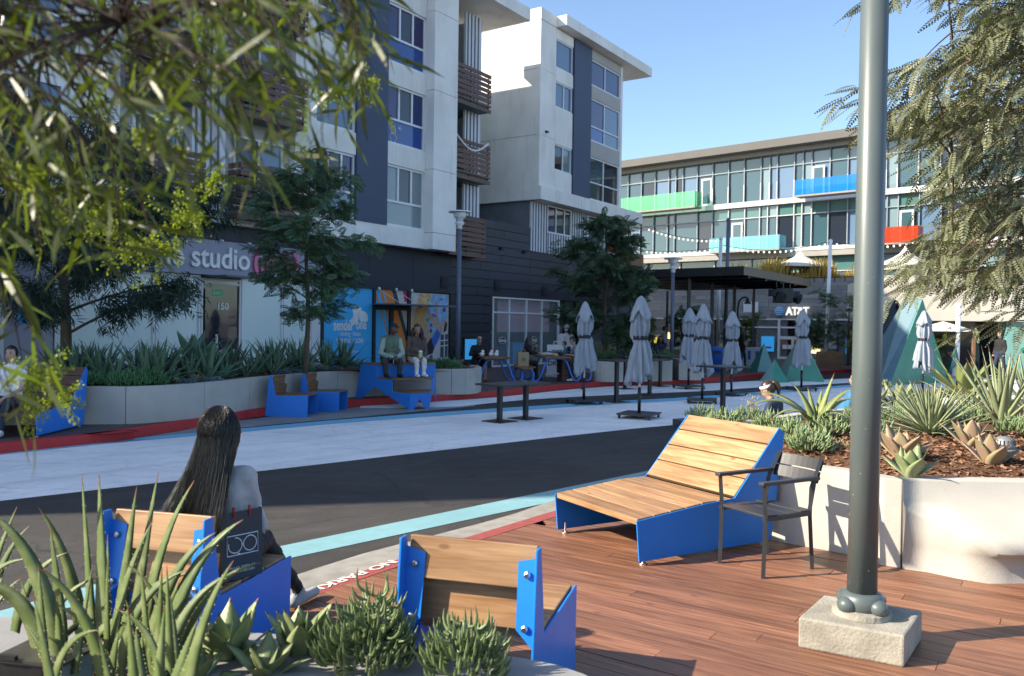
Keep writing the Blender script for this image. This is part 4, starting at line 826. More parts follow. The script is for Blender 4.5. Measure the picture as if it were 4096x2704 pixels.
bp_ = thing('pyramid_sculpture', 'largest blue green folded slab beside the lamp pole', 'sculpture', c0, 0, 'folded metal pyramids on the street')
b0, cc0, d0, e0 = b - c0, c - c0, c - c0 + Vector((0.3, 3.0, 0)), Vector((0.5, 3.0, 0))
for f_, mm in (((Vector(), b0, tr, tl), 'pyr_slate'), ((b0, cc0, tr), 'pyr_green'), ((cc0, d0, tr), 'pyr_pale'), ((d0, e0, tl, tr), 'pyr_pale'), ((e0, Vector(), tl), 'pyr_slate')):
    MB().add(f_, [tuple(range(len(f_)))]).build('face_panel', mm, bp_).modifiers.new('thick', 'SOLIDIFY').thickness = 0.02
a = G(3790, 1512); b = G(3850, 1514); pyramid('little teal pyramid by the agave tips at the planter', [a, b, b + Vector((0.2, 1, 0)), a + Vector((0.2, 1, 0))], AY(3825, 1385, 31.6), ['pyr_pale', 'pyr_green'])
a = G(4030, 1500); b = G(4180, 1505); pyramid('pale teal pyramid cut by the right edge of the picture', [a, b, b + Vector((0.2, 2, 0)), a + Vector((0.2, 2, 0))], AY(4110, 1375, 33), ['pyr_pale', 'pyr_green'])
# black A-frame with a patterned banner
ap = AY(3582, 1205, 33); l = G(3420, 1520); r = Vector((ap.x + 1.3, 33.0, 0))
af = thing('banner_frame', 'black A frame stand with a dark patterned banner behind the big pyramid', 'stand', (ap.x, ap.y, 0))
lo = Vector((l.x - ap.x, l.y - ap.y, 0)); hi = Vector((0, 0, ap.z)); ro = Vector((1.3, 0, 0))
for p in (lo, ro): MB().tube([p, hi], 0.10, 4).build('leg', 'black_metal', af)
MB().add([lo * 0.9 + hi * 0.1, ro * 0.9 + hi * 0.1, hi * 0.93, lo * 0.9 + hi * 0.1 + Vector((0, .02, 0)), ro * 0.9 + hi * 0.1 + Vector((0, .02, 0)), hi * 0.93 + Vector((0, .02, 0))], [(0, 1, 2), (5, 4, 3), (0, 3, 4, 1), (1, 4, 5, 2), (2, 5, 3, 0)]).build('banner', 'shirt_navy', af)
bc = (lo + ro + hi) / 3
for k in range(7): an = k * PI / 3.5; MB().tube([bc + Vector((0, -0.03, 0)), bc + Vector((0.45 * math.cos(an), -0.03, 0.45 * math.sin(an)))], [0.03, 0.004], 4).build('banner_motif', 'barrier', af)
# ------------------------------------------------------------------ poles, string lights, sails
def pole(name, label, top, base, r, material, cat='pole'):
    t = thing(name, label, cat, base); h = (top - base)
    MB().tube([(0, 0, 0), h], r, 10).build('shaft', material, t, smooth=True); MB().lathe([(r * 1.9, 0), (r * 1.9, 0.25), (r * 1.1, 0.35)], 10).build('base', material, t)
    MB().ell(h, (r * 1.25, r * 1.25, r * 1.25), 10, 6).build('finial', material, t, smooth=True)
    return t
def at(u, v, y, z=None):
    p = AY(u, v, y)
    return p if z is None else Vector((p.x, p.y, z))
T1, T2 = at(2884, 955, 42), at(3322, 965, 41)
pole('light_pole', 'tall white pole rising behind the pergola roof', T1, at(2868, 1390, 42, 0.1), 0.085, 'white_metal'); pole('light_pole', 'tall white pole carrying string lights right of the phone shop sign', T2, at(3304, 1400, 41, 0.1), 0.085, 'white_metal')
pole('light_pole', 'thin blue grey pole beside the white pole at the pergola', at(2914, 880, 40), at(2898, 1420, 40, 0.1), 0.09, 'pole_blue'); pole('light_pole', 'white pole in front of the cream shop column', at(3835, 1225, 32.5), at(3828, 1390, 32.5, 0.1), 0.09, 'white_metal')
def lights(label, a, b, sag, n):
    t = thing('string_lights', label, 'string lights', a, 0, 'strings of bulbs in front of the office block'); d = b - a
    pts = [d * (k / n) + Vector((0, 0, -sag * 4 * (k / n) * (1 - k / n))) for k in range(n + 1)]
    MB().tube(pts, 0.012, 4).build('cable', 'black_metal', t); me = None
    for p in pts[1:-1]:
        if me is None: o = MB().ell((0, 0, 0), (0.05, 0.05, 0.06), 8, 6).build('bulb', 'bulb', t, smooth=True, loc=p + Vector((0, 0, -0.1))); me = o.data
        else: put('bulb', me, t, loc=p + Vector((0, 0, -0.1)))
lights('upper string of round bulbs sagging from the apartment roof to the first pole', at(2580, 905, 46), T1, 0.25, 17); lights('string of round bulbs between the two tall white poles', T1 + Vector((0, 0, -0.3)), T2, 0.35, 20); lights('lower string of round bulbs from the apartment roof corner', at(2570, 1000, 47), T1 + Vector((0, 0, -0.4)), 0.15, 16); lights('string of round bulbs running right from the white pole behind the lamp pole', T2, at(3700, 950, 42), 0.3, 15)
def sail(label, peak, w, y, drop):
    p = AY(*peak, y); t = thing('shade_sail', label, 'parasol', (p.x, p.y, 4.6)); m = MB(); N = 8; H = p.z - 4.6
    vs = [(0, 0, H)]; fs = []
    for r in range(1, 7):
        f = r / 6
        for k in range(24):
            a = 2 * PI * k / 24; rad = w * f * (1 - 0.16 * f * (1 - abs(math.cos(2 * a)))); vs.append((rad * math.cos(a), rad * math.sin(a) * 0.8, H - drop * (f ** 0.55) - 0.05 * f * abs(math.cos(2 * a))))
    for k in range(24): fs.append((0, 1 + k, 1 + (k + 1) % 24))
    for r in range(5):
        for k in range(24): fs.append((1 + r * 24 + k, 1 + (r + 1) * 24 + k, 1 + (r + 1) * 24 + (k + 1) % 24, 1 + r * 24 + (k + 1) % 24))
    o = m.add(vs, fs).build('canopy', 'sail', t, smooth=True); so = o.modifiers.new('thick', 'SOLIDIFY'); so.thickness = 0.03
    MB().tube([(0, 0, 0), (0, 0, H)], 0.06, 8).build('mast', 'white_metal', t)
sail('white tent shaped parasol on the roof terrace among golden grasses', (3202, 1002), 2.1, 50, 0.98); sail('white tent shaped parasol on the terrace right of the lamp pole', (3622, 985), 2.0, 50, 1.15)
# golden grasses on the terrace
V = []; Fq = []
def tuft(c, n, h, sp):
    for _ in range(n):
        a = random.random() * 2 * PI; b = c + Vector((random.gauss(0, sp * 0.5), random.gauss(0, sp * 0.5), 0)); l = h * random.uniform(0.6, 1.2); d = Vector((math.cos(a) * 0.4, math.sin(a) * 0.4, 1)) * l; s = Vector((-math.sin(a), math.cos(a), 0)) * 0.02
        i = len(V); V.extend([b - s, b + s, b + d * 0.6 + s * 1.3, b + d * 0.6 - s * 1.3, b + d + Vector((0, 0, -0.1)) + s * 0.3, b + d + Vector((0, 0, -0.1)) - s * 0.3]); Fq.extend([(i, i + 1, i + 2, i + 3), (i + 3, i + 2, i + 4, i + 5)])
for u in range(2950, 3420, 7):
    for k in range(2): p = at(u + random.uniform(-6, 6), 1120, random.uniform(48.5, 52), 4.55); tuft(p, 34, 1.3 * (0.75 + 0.35 * math.sin(u * 0.035)), 0.4)
for u in range(3380, 4200, 9): p = at(u, 1120, random.uniform(47, 49), 4.55); tuft(p, 20, 0.5, 0.3)
stuff(npmesh('grass', [tuple(v) for v in V], Fq, 'dry_grass'), 'golden dry ornamental grasses on the phone shop roof terrace', 'grass')
# ------------------------------------------------------------------ street lamps
def street_lamp(label, base, H, s=1.0):
    t = thing('street_lamp', label, 'street lamp', base)
    MB().tube([(0, 0, 0), (0, 0, H - 0.55 * s)], [0.075 * s, 0.06 * s], 12).build('post', 'pole_blue', t, smooth=True); MB().lathe([(0.13 * s, 0), (0.13 * s, 0.12), (0.08 * s, 0.16)], 12).build('base', 'pole_blue', t)
    MB().lathe([(0.05, 0), (0.09, 0.02), (0.07, 0.1), (0.14, 0.16), (0.14, 0.2)], 14, (0, 0, H - 0.55 * s)).build('collar', 'white_metal', t, smooth=True)
    MB().lathe([(0.09, 0), (0.12, 0.14), (0.17, 0.15), (0.19, 0.28), (0.18, 0.31)], 14, (0, 0, H - 0.36 * s)).build('lantern', 'white_plastic', t, smooth=True)
    MB().lathe([(0.0, 0.05), (0.3, 0.02), (0.34, 0.0), (0.33, -0.02), (0.0, 0.0)], 20, (0, 0, H - 0.04)).build('cap', 'white_metal', t, smooth=True)
street_lamp('slim street lamp with disc cap standing between the gym front and picnic tables', at(1830, 1530, 24.5, KZ), AY(1838, 842, 24.5).z - KZ); street_lamp('slim street lamp with disc cap at the left end of the pergola', at(2686, 1440, 30, KZ), AY(2692, 1030, 30).z - KZ)
gl = thing('gooseneck_lamp', 'black gooseneck lamp curving over beside the pergola post', 'street lamp', at(2948, 1400, 40, 0.1)); q = AY(2950, 1215, 40).z
MB().tube([(0, 0, 0), (0, 0, q - 0.3), (0.05, 0, q), (0.2, 0, q + 0.2), (0.42, 0, q + 0.22)], 0.045, 8).build('post', 'black_metal', gl); MB().lathe([(0.05, 0.3), (0.09, 0.15), (0.2, 0)], 12, (0.46, 0, q - 0.1)).build('lamp_shade', 'black_metal', gl)
# ------------------------------------------------------------------ closed market umbrellas
def umbrella(label, loc, rz, sd, H=2.47):
    t = thing('closed_umbrella', label, 'umbrella', loc, rz, 'closed grey umbrellas on the street'); q1, q2, q3 = (random.Random(sd).uniform(0, 6) for _ in range(3)); nf = 4 + (sd % 3) * 0.5
    MB().box(-0.36, 0.36, -0.36, 0.36, 0.075, 0.11).build('base_plate', 'charcoal', t, bevel=0.008)
    for sx in (-1, 1):
        for sy in (-1, 1): MB().lathe([(0.045, -0.015), (0.045, 0.015)], 10).build('caster', 'black_metal', t, loc=(sx * 0.31, sy * 0.31, 0.045), rot=(PI / 2, 0, 0)); 
    MB().tube([(0, 0, 0.1), (0, 0, 0.62)], 0.034, 10).build('stem', 'black_metal', t, smooth=True); MB().tube([(0, 0, 0.62), (0, 0, H - 0.05)], 0.024, 10).build('mast', 'white_metal', t, smooth=True)
    for z in (0.36, 0.56): MB().tube([(-0.03, 0, z), (-0.075, 0, z)], 0.018, 8).build('knob', 'black_metal', t)
    N, Q = 64, 22; vs = []; fs = []
    for i in range(Q + 1):
        f = i / Q
        for k in range(N):
            a = 2 * PI * k / N
            low = 0.70 + 0.30 * (0.5 + 0.5 * math.cos(4 * a + q1)) * (0.65 + 0.35 * math.sin(a + q2)) + 0.08 * math.cos(a + q3)
            zz = (H - 0.12) + (low - (H - 0.12)) * f; waist = abs(f - 0.50)
            r0 = 0.075 + 0.085 * min(1, f * 4) - 0.045 * math.exp(-(waist / 0.07) ** 2) + 0.075 * max(0, f - 0.55) * 2.0
            pl = 0.34 * min(1, f * 3) * (1 - 0.5 * math.exp(-(waist / 0.05) ** 2))
            r = r0 * (1 + pl * (1 - 1.7 * abs(math.sin(nf * a + q1 + (0.5 + 0.3 * math.sin(q2)) * math.sin(3 * f + q3)))) + 0.4 * pl * math.sin(17 * a + q2 + 2 * f))
            vs.append((r * math.cos(a), r * math.sin(a), zz))
    for i in range(Q):
        for k in range(N): k2 = (k + 1) % N; fs.append((i * N + k, (i + 1) * N + k, (i + 1) * N + k2, i * N + k2))
    o = MB().add(vs, fs).build('canopy', 'canvas', t, smooth=True); o.modifiers.new('cloth', 'SOLIDIFY').thickness = 0.006
    vs = [(0, 0, H)]; fs = []
    for i in range(1, 8):
        f = i / 7
        for k in range(N):
            a = 2 * PI * k / N; low = 0.34 + 0.16 * abs(math.cos(2 * a + q3)) + 0.04 * math.sin(3 * a + q1) ; r = 0.055 * min(1, f * 5) + 0.155 * f ** 1.2 * (1 + 0.16 * math.cos(8 * a + q2) * f)
            vs.append((r * math.cos(a), r * math.sin(a), H - low * f ** 1.15))
    for k in range(N): fs.append((0, 1 + k, 1 + (k + 1) % N))
    for i in range(6):
        for k in range(N): k2 = (k + 1) % N; fs.append((1 + i * N + k, 1 + (i + 1) * N + k, 1 + (i + 1) * N + k2, 1 + i * N + k2))
    o = MB().add(vs, fs).build('top_flap', 'canvas', t, smooth=True); o.modifiers.new('cloth', 'SOLIDIFY').thickness = 0.006
    MB().lathe([(0.150, -0.04), (0.156, 0.0), (0.150, 0.04)], 24, (0, 0, (H - 0.12 + 0.85) / 2 + 0.02), cap=False).build('strap', 'strap', t)
    return t
spots = [((2335, 1615), 0.3, 'closed grey umbrella standing in front of the wooden planter box, leftmost of the umbrellas'), ((2556, 1672), 1.1, 'largest closed grey umbrella, nearest, between the long table and the lounger'), ((2753, 1555), 2.0, 'small closed grey umbrella just left of the pale cloth pair under the pergola'), ((2808, 1612), 2.9, 'closed pale grey umbrella behind the tall square table'), ((2925, 1582), 0.8, 'closed grey umbrella right of the square table against a dark pergola post'), ((3205, 1562), 1.7, 'closed grey umbrella in front of the tall green pyramid'), ((3690, 1580), 2.4, 'closed grey umbrella half sunlit beside the largest pyramid')]
for i, (q, rz, lab) in enumerate(spots):
    o = umbrella(lab, G(*q), rz, i * 7 + 1)
    if i == 4: o.scale = (0.95, 0.95, 0.95)
    if i == 1: o.scale = (1.02, 1.02, 1.02)
# ------------------------------------------------------------------ cafe tables
def cafe_table(label, p, h, w=0.72, d=0.72, bases=((0, 0),), rz=0.0):
    t = thing('cafe_table', label, 'table', p, rz, 'black cafe tables on the street')
    MB().box(-w / 2, w / 2, -d / 2, d / 2, h - 0.035, h).build('table_top', 'charcoal', t, bevel=0.005)
    for x, y in bases:
        MB().box(x - 0.042, x + 0.042, y - 0.042, y + 0.042, 0.02, h - 0.035).build('leg', 'black_metal', t); MB().box(x - 0.25, x + 0.25, y - 0.25, y + 0.25, 0, 0.02).build('foot_plate', 'black_metal', t)
A, B = G(1998, 1687), G(2102, 1675); c = (A + B) / 2; an = math.atan2(B.y - A.y, B.x - A.x); L = (B - A).length / 2
cafe_table('long low black table with two square pedestals on the white band', c, 0.74, 1.42, 0.72, ((-L, 0), (L, 0)), an)
cafe_table('tall black square table left of the largest umbrella', G(2465, 1609), 1.05, 0.8, 0.8, rz=0.6); cafe_table('tall black square table in front of the pale umbrella pair', G(2890, 1660), 1.06, 0.82, 0.82, rz=0.55); cafe_table('black square table half hidden behind the largest umbrella', G(2598, 1578), 0.98, 0.8, 0.8, rz=0.5); cafe_table('black square table at the kerb by the second planter', G(2640, 1546), 0.98, 0.8, 0.8, rz=0.6); cafe_table('black square table beyond the largest umbrella by the kerb', G(2500, 1556), 1.0, 0.7, 0.7, rz=0.6)
cafe_table('small black table beside the masked woman and display board', G(2262, 1520, KZ), 0.9, 1.1, 0.5, rz=0.2)
# ------------------------------------------------------------------ blue steel and timber street furniture
PROF = [(-0.09, 0.0), (-0.01, 0.82), (0.05, 0.82), (0.125, 0.42), (0.79, 0.44), (0.775, 0.0)]
def blue_chair(label, loc, rz, W=0.56, group=None, wood_='pine', zs=1.0):
    """local y = forwards, x = to the sitter's right, origin below the back edge centre"""
    t = thing('chair', label, 'chair', loc, rz, group)
    for s in (-1, 1):
        p = MB().plate([(y, z * zs) for y, z in PROF], (s * W / 2, 0, 0), (0, 1, 0), (0, 0, 1), 0.012).build('side_panel', 'blue_steel', t, bevel=0.003)
        fl = MB().plate([(0, 0), (0.09, -0.02), (0.085, -0.30), (0.0, -0.38)], (s * (W / 2 - 0.006), 0.055, 0.77 * zs), (-s, 0, 0), (0, 0.16, 1), 0.006).build('gusset', 'blue_steel', p)
        for z in (0.70, 0.48): MB().lathe([(0.016, 0), (0.016, 0.012), (0.009, 0.016)], 8).build('bolt', 'bolt', p, loc=(s * (W / 2 - 0.05), 0.055 + 0.16 * (z - 0.77) - 0.006, z * zs), rot=(PI / 2, 0, 0))
        MB().plate([(0.10, 0.41), (0.66, 0.425), (0.66, 0.38), (0.10, 0.36)], (s * (W / 2 - 0.03), 0, 0), (0, 1, 0), (0, 0, 1), 0.045).build('seat_rail', 'blue_steel', p)
    for i, (y, z) in enumerate(((0.028, 0.725), (0.062, 0.535))):
        plank(t, W - 0.03, 0.183, 0.042, Matrix.Translation((0, y + 0.045, z * zs)) @ Matrix.Rotation(R(80) , 4, 'X'), wood_, 'back_plank')
    for i in range(3):
        plank(t, W - 0.03, 0.207, 0.04, Matrix.Translation((0, 0.228 + i * 0.216, 0.415 + 0.004 * i)) @ Matrix.Rotation(R(2), 4, 'X'), wood_, 'seat_plank')
    return t
def head(dx, dy): return math.atan2(-dx, dy)          # rotation whose local +y points along (dx, dy)
# chair B (centre foreground) and chair A (with the seated woman): back tops measured at z 0.95
rB = head(0.285, 0.958); midB = Vector((-0.172, 3.60, DZ)); fB = Vector((0.285, 0.958, 0))
chB = blue_chair('empty blue steel chair with pine slats seen from behind in the foreground', midB - fB * 0.02, rB, 0.62)
rA = head(0.26, 0.966); midA = Vector((-1.713, 4.033, DZ)); fA = Vector((0.26, 0.966, 0))
chA = blue_chair('blue steel chair with pine slats under the woman in grey', midA - fA * 0.02, rA, 0.575)
# pair of small chairs across the street
f = Vector((0.99, -0.11, 0)); sd = Vector((0.11, 0.99, 0))
for q, lab in (((1062, 1665), 'left one of the two small blue chairs by the white planter'), ((1196, 1646), 'right one of the two small blue chairs by the white planter')):
    p = G(*q); blue_chair(lab, p + sd * 0.29 + f * 0.08, head(f.x, f.y), 0.58, 'two small blue chairs across the street', 'teak', 0.98)
# lounger
LP = [(0.0, 0.03), (-0.03, 0.335), (0.66, 0.40), (0.95, 0.415), (1.44, 0.95), (1.50, 0.90), (1.37, 0.03)]
def lounger(label, org, lx, W, wood_='pine', fig=True):
    """org: front foot nearest the viewer; local x = from the foot end to the back, local y = across"""
    t = thing('lounger', label, 'lounger', org, math.atan2(lx.y, lx.x))
    for y in (0.0, W):
        p = MB().plate(LP, (0, y, 0), (1, 0, 0), (0, 0, 1), 0.012).build('side_panel', 'blue_steel', t, bevel=0.003)
        for x in (0.06, 1.30):
            ft = MB().lathe([(0.028, 0), (0.028, 0.012), (0.008, 0.016), (0.008, 0.09)], 10, (x, y + (0.03 if y == 0 else -0.03), 0)).build('foot', 'bolt', p)
    n = 6
    for i in range(n):
        s = (i + 0.5) / n; x = -0.02 + 0.955 * s; z = 0.335 + (0.065 * min(1, s / 0.72)) + 0.0 - 0.012
        plank(t, W - 0.016, 0.955 / n - 0.008, 0.045, Matrix.Translation((x, W / 2, z)) @ Matrix.Rotation(PI / 2, 4, 'Z') @ Matrix.Rotation(R(-5 if s < .7 else -1), 4, 'X'), wood_, 'seat_plank')
    a, b = Vector((0.955, 0, 0.43)), Vector((1.45, 0, 0.955)); n = 4; d = (b - a); ln = d.length; ang = math.atan2(d.z, d.x)
    for i in range(n):
        c = a + d * ((i + 0.5) / n)
        plank(t, W - 0.016, ln / n - 0.012, 0.042, Matrix.Translation((c.x + 0.012, W / 2, c.z - 0.018)) @ Matrix.Rotation(-ang, 4, 'Y') @ Matrix.Rotation(PI / 2, 4, 'Z'), wood_, 'back_plank')
    MB().box(0.3, 0.36, 0.01, W - 0.01, 0.28, 0.33).build('cross_bar', 'blue_steel', t); MB().box(1.2, 1.26, 0.01, W - 0.01, 0.3, 0.36).build('cross_bar', 'blue_steel', t)
    return t
lounger('wide blue steel lounger with pine slats on the near deck', Vector((0.957, 6.108, DZ)), Vector((0.864, 0.503, 0)), 1.09)
lounger('dark slatted bench with blue ends at the left edge across the street', Vector((-6.86, 12.05, KZ)), Vector((-0.02, 1.0, 0)), 2.4, 'dark_slat')
# black armchair
c1, c2, c3 = Vector((1.573, 6.25)), Vector((1.806, 5.84)), Vector((2.275, 6.07)); cy = (c1 - c2).normalized(); cx = Vector((cy.y, -cy.x)); cc = (c1 + c2) / 2
W, D_ = (c1 - c2).length, 0.50
ac = thing('armchair', 'black metal armchair with slatted back beside the lounger', 'chair', (cc.x, cc.y, DZ), math.atan2(cx.y, cx.x))
for s in (-1, 1):
    y = s * (W / 2 - 0.02)
    MB().tube([(0.0, y, 0), (0.012, y, 0.44), (-0.01, y, 0.655)], 0.02, 4).build('leg', 'charcoal', ac); MB().tube([(D_, y, 0), (D_ - 0.04, y, 0.44), (D_ + 0.01, y, 0.665)], 0.019, 4).build('leg', 'charcoal', ac)
    MB().tube([(D_ - 0.035, y, 0.42), (D_ - 0.02, y * 0.97, 0.6), (D_ + 0.10, y * 0.92, 0.81)], 0.018, 4).build('back_post', 'charcoal', ac)
    MB().box(-0.04, D_ + 0.04, y - 0.026, y + 0.026, 0.655, 0.68).build('armrest', 'charcoal', ac, bevel=0.005); MB().box(0.0, D_ - 0.03, y - 0.014, y + 0.014, 0.40, 0.43).build('seat_rail', 'charcoal', ac)
for i in range(4): x = 0.01 + i * 0.118; plank(ac, W - 0.03, 0.114, 0.018, Matrix.Translation((x + 0.055, 0, 0.437 - 0.012 * math.sin(PI * (i + .5) / 4))) @ Matrix.Rotation(PI / 2, 4, 'Z'), 'charcoal', 'seat_slat', 0.003)
for i, (x, z) in enumerate(((D_ + 0.085, 0.755), (D_ + 0.052, 0.665))):
    m = MB(); pts = [(x + 0.025 * (1 - (k / 4 - 1) ** 2), (k / 8 - 0.5) * (W - 0.05)) for k in range(9)]
    m.add([(px_ + dx + dz * 0.33, py_, z + dz) for px_, py_ in pts for dx in (0, 0.012) for dz in (-0.04, 0.04)], [q for k in range(8) for q in ((k * 4, k * 4 + 4, k * 4 + 5, k * 4 + 1), (k * 4 + 2, k * 4 + 3, k * 4 + 7, k * 4 + 6), (k * 4 + 1, k * 4 + 5, k * 4 + 7, k * 4 + 3), (k * 4, k * 4 + 2, k * 4 + 6, k * 4 + 4))]).build('back_slat', 'charcoal', ac)
# ------------------------------------------------------------------ lamp pole on its footing
FT = [Vector(p) for p in ((1.607, 4.59, 0), (2.073, 4.33, 0), (2.363, 4.731, 0), (1.90, 4.99, 0))]; fc = sum(FT, Vector()) / 4
lp = thing('lamp_pole', 'grey green steel lamp pole bolted to a concrete block', 'lamp post', (fc.x, fc.y, DZ))
rel = [(p.x - fc.x, p.y - fc.y) for p in FT]
fo = MB().prism(rel, 0, 0.17).build('footing', 'footing', lp, bevel=0.012)
pt = AY(3482, 0, fc.y); MB().tube([(0, 0, 0.24), (0.0, 0, 1.6), (0.0, 0, 5.6)], [0.080, 0.078, 0.068], 40).build('shaft', 'pole_green', lp, smooth=True)
MB().lathe([(0.16, 0.172), (0.155, 0.2), (0.10, 0.215)], 24).build('grout', 'footing', lp)
for k in range(4):
    a = R(25 + 90 * k); MB().ell((0.115 * math.cos(a), 0.115 * math.sin(a), 0.235), (0.052, 0.052, 0.046), 14, 10).build('bolt_cover', 'pole_green', lp, smooth=True)
MB().lathe([(0.12, 0.19), (0.12, 0.28), (0.088, 0.30)], 24).build('base_collar', 'pole_green', lp, smooth=True)
m = MB(); random.seed(11)
for _ in range(38):
    a = random.uniform(PI * 0.9, PI * 1.95); z = 0.35 + 2.2 * random.random() ** 1.6; r = random.uniform(0.0008, 0.002); rr_ = 0.0798 - 0.0018 * z; m.ell((rr_ * math.cos(a), rr_ * math.sin(a), z), (r, r, r * random.uniform(1, 2.5)), 5, 4)
m.build('paint_chips', 'pole_fleck', lp)['kind'] = 'stuff'
# ------------------------------------------------------------------ bleacher bench across the street
A, B, C, D = Vector((-3.6, 19.2, 0)), Vector((-2.19, 18.03, 0)), Vector((-1.81, 18.36, 0)), Vector((-1.80, 19.95, 0))
bl = thing('bleacher_bench', 'angular blue steel bleacher bench with three timber steps', 'bench', A)
ab = (B - A); L = ab.length; ab.normalize()
BP = [(0, 0), (0.20, 0.93), (0.73, 0.93), (0.73, 0.62), (1.27, 0.62), (1.27, 0.36), (L, 0.36), (L, 0), (0.70, 0.44)]
MB().plate(BP, (0, 0, 0), ab, (0, 0, 1), 0.014).build('side_panel', 'blue_steel', bl, bevel=0.003)
cd = (C - D); L2 = cd.length; cdn = cd.normalized(); f2 = L2 / L
MB().plate([(x * f2, z) for x, z in BP], D - A, cdn, (0, 0, 1), 0.014).build('side_panel', 'blue_steel', bl, bevel=0.003)
fw = (C - B); MB().plate([(0, 0.36), (fw.length, 0.36), (fw.length, 0), (fw.length * 0.80, 0), (fw.length * 0.5, 0.24), (fw.length * 0.2, 0), (0, 0)], B - A, fw.normalized(), (0, 0, 1), 0.014).build('front_panel', 'blue_steel', bl)
def lerp2(s): return (ab * s, (D - A) + cdn * (s * f2))
for z, s0, s1 in ((0.93, 0.16, 0.75), (0.62, 0.75, 1.29), (0.36, 1.29, L + 0.02)):
    for k in range(3):
        a, b = lerp2(s0 + (s1 - s0) * k / 3 + 0.004); c, d = lerp2(s0 + (s1 - s0) * (k + 1) / 3 - 0.004)
        MB().prism([(p.x, p.y) for p in (a, b, d, c)], z, z + 0.035).build('step_plank', 'teak', bl)
for z0, z1, s in ((0.62, 0.93, 0.72),):
    a, b = lerp2(s); MB().plate([(0, z0), ((b - a).length, z0), ((b - a).length, z1), (0, z1)], a, (b - a).normalized(), (0, 0, 1), 0.01).build('riser', 'blue_steel', bl)
# ------------------------------------------------------------------ picnic tables
def picnic(label, loc, rz):
    """local x = across the table (bench to bench), y along it"""
    t = thing('picnic_table', label, 'picnic table', loc, rz, 'blue tube picnic tables')
    for i in range(4): plank(t, 1.5, 0.19, 0.045, Matrix.Translation((-0.3 + 0.2 * i, 0, 0.75)) @ Matrix.Rotation(PI / 2, 4, 'Z'), 'teak', 'table_plank', 0)
    for s in (-1, 1):
        for i in range(2): plank(t, 1.5, 0.17, 0.04, Matrix.Translation((s * (0.78 + 0.18 * i), 0, 0.45)) @ Matrix.Rotation(PI / 2, 4, 'Z'), 'teak', 'bench_plank', 0)
    for y in (-0.55, 0.55):
        half = [(0, 0.71), (0.22, 0.70), (0.36, 0.52), (0.47, 0.22), (0.58, 0.05), (0.68, 0.04), (0.76, 0.16), (0.80, 0.36), (0.88, 0.41), (1.0, 0.41), (1.09, 0.34), (1.10, 0.16), (1.03, 0.05), (0.94, 0.05)]
        P = smooth_line([Vector((-x, y, z)) for x, z in half[::-1]] + [Vector((x, y, z)) for x, z in half[1:]], 4)
        MB().tube(P, 0.032, 8).build('tube_frame', 'blue_tube', t, smooth=True)
    return t
pt1 = picnic('blue tube picnic table left of the paper bag, near the lamp post', Vector((-0.55, 24.75, KZ)), R(12)); pt2 = picnic('blue tube picnic table right of the paper bag, with the grey shirt man', Vector((1.25, 25.9, KZ)), R(12))
# ------------------------------------------------------------------ planters
def planter_wall(t, line, z0, h, th=0.14, seg=1.5, material='planter_white', close=False):
    """wall panels with open joints along a polyline"""
    P = resample(line, max(2, int(sum((line[i + 1] - line[i]).length for i in range(len(line) - 1)) / 0.12)))
    Q = shift(P, th); step = max(2, int(seg / 0.12))
    for i in range(0, len(P) - 1, step):
        j = min(i + step, len(P) - 1)
        if j - i < 1: break
        m = MB(); n = j - i + 1; a = [P[k].copy() for k in range(i, j + 1)]; b = [Q[k].copy() for k in range(i, j + 1)]
        d = (a[-1] - a[-2]).normalized() * 0.008; a[-1] -= d; b[-1] -= d
        vs = [(p.x, p.y, z0) for p in a] + [(p.x, p.y, z0 + h) for p in a] + [(p.x, p.y, z0 + h) for p in b] + [(p.x, p.y, z0) for p in b]
        fs = []
        for k in range(n - 1):
            for q in range(3): fs.append((q * n + k, q * n + k + 1, (q + 1) * n + k + 1, (q + 1) * n + k))
        fs += [(0, n, 2 * n, 3 * n), (n - 1, 4 * n - 1, 3 * n - 1, 2 * n - 1)]
        m.add(vs, fs).build('wall_panel', material, t, bevel=0.006)
def soil(t, poly, z, material='soil', mound=0.0, name='soil'):
    c = sum((Vector((p.x, p.y, 0)) for p in poly), Vector()) / len(poly); n = len(poly); m = MB(); vs = [(c.x, c.y, z + mound)]; R_ = 4
    for r in range(1, R_ + 1):
        for p in poly: q = c.lerp(Vector((p.x, p.y, 0)), r / R_); vs.append((q.x, q.y, z + mound * (1 - (r / R_) ** 2)))
    fs = [(0, 1 + k, 1 + (k + 1) % n) for k in range(n)]
    for r in range(R_ - 1): fs += [(1 + r * n + k, 1 + (r + 1) * n + k, 1 + (r + 1) * n + (k + 1) % n, 1 + r * n + (k + 1) % n) for k in range(n)]
    o = m.add(vs, fs).build(name, material, t, smooth=True)
    if o.data.polygons[0].normal.z < 0: o.data.flip_normals()
    return o
# far left planter
fl_line = smooth_line(px([(-700, 1705), (320, 1697), (560, 1693), (783, 1673), (930, 1650), (1042, 1631), (1375, 1590), (1730, 1579), (1862, 1576)], KZ), 6)
far_pl = thing('planter', 'long white concrete planter with aloes across the street', 'planter')
planter_wall(far_pl, fl_line, KZ - 0.01, 0.63)
e = fl_line[-1]; endl = [e, e + Vector((0.25, 0.35, 0)), e + Vector((0.35, 1.1, 0)), e + Vector((0.1, 2.0, 0))]; planter_wall(far_pl, smooth_line(endl, 4), KZ - 0.012, 0.63, 0.14, 3)
back = [p + Vector((-1.4, 2.6, 0)) for p in fl_line[::-1]]
FAR_SOIL = KZ + 0.55
soil(far_pl, [p + Vector((-0.05, 0.05, 0)) for p in fl_line] + endl[1:] + back, FAR_SOIL, mound=0.12)
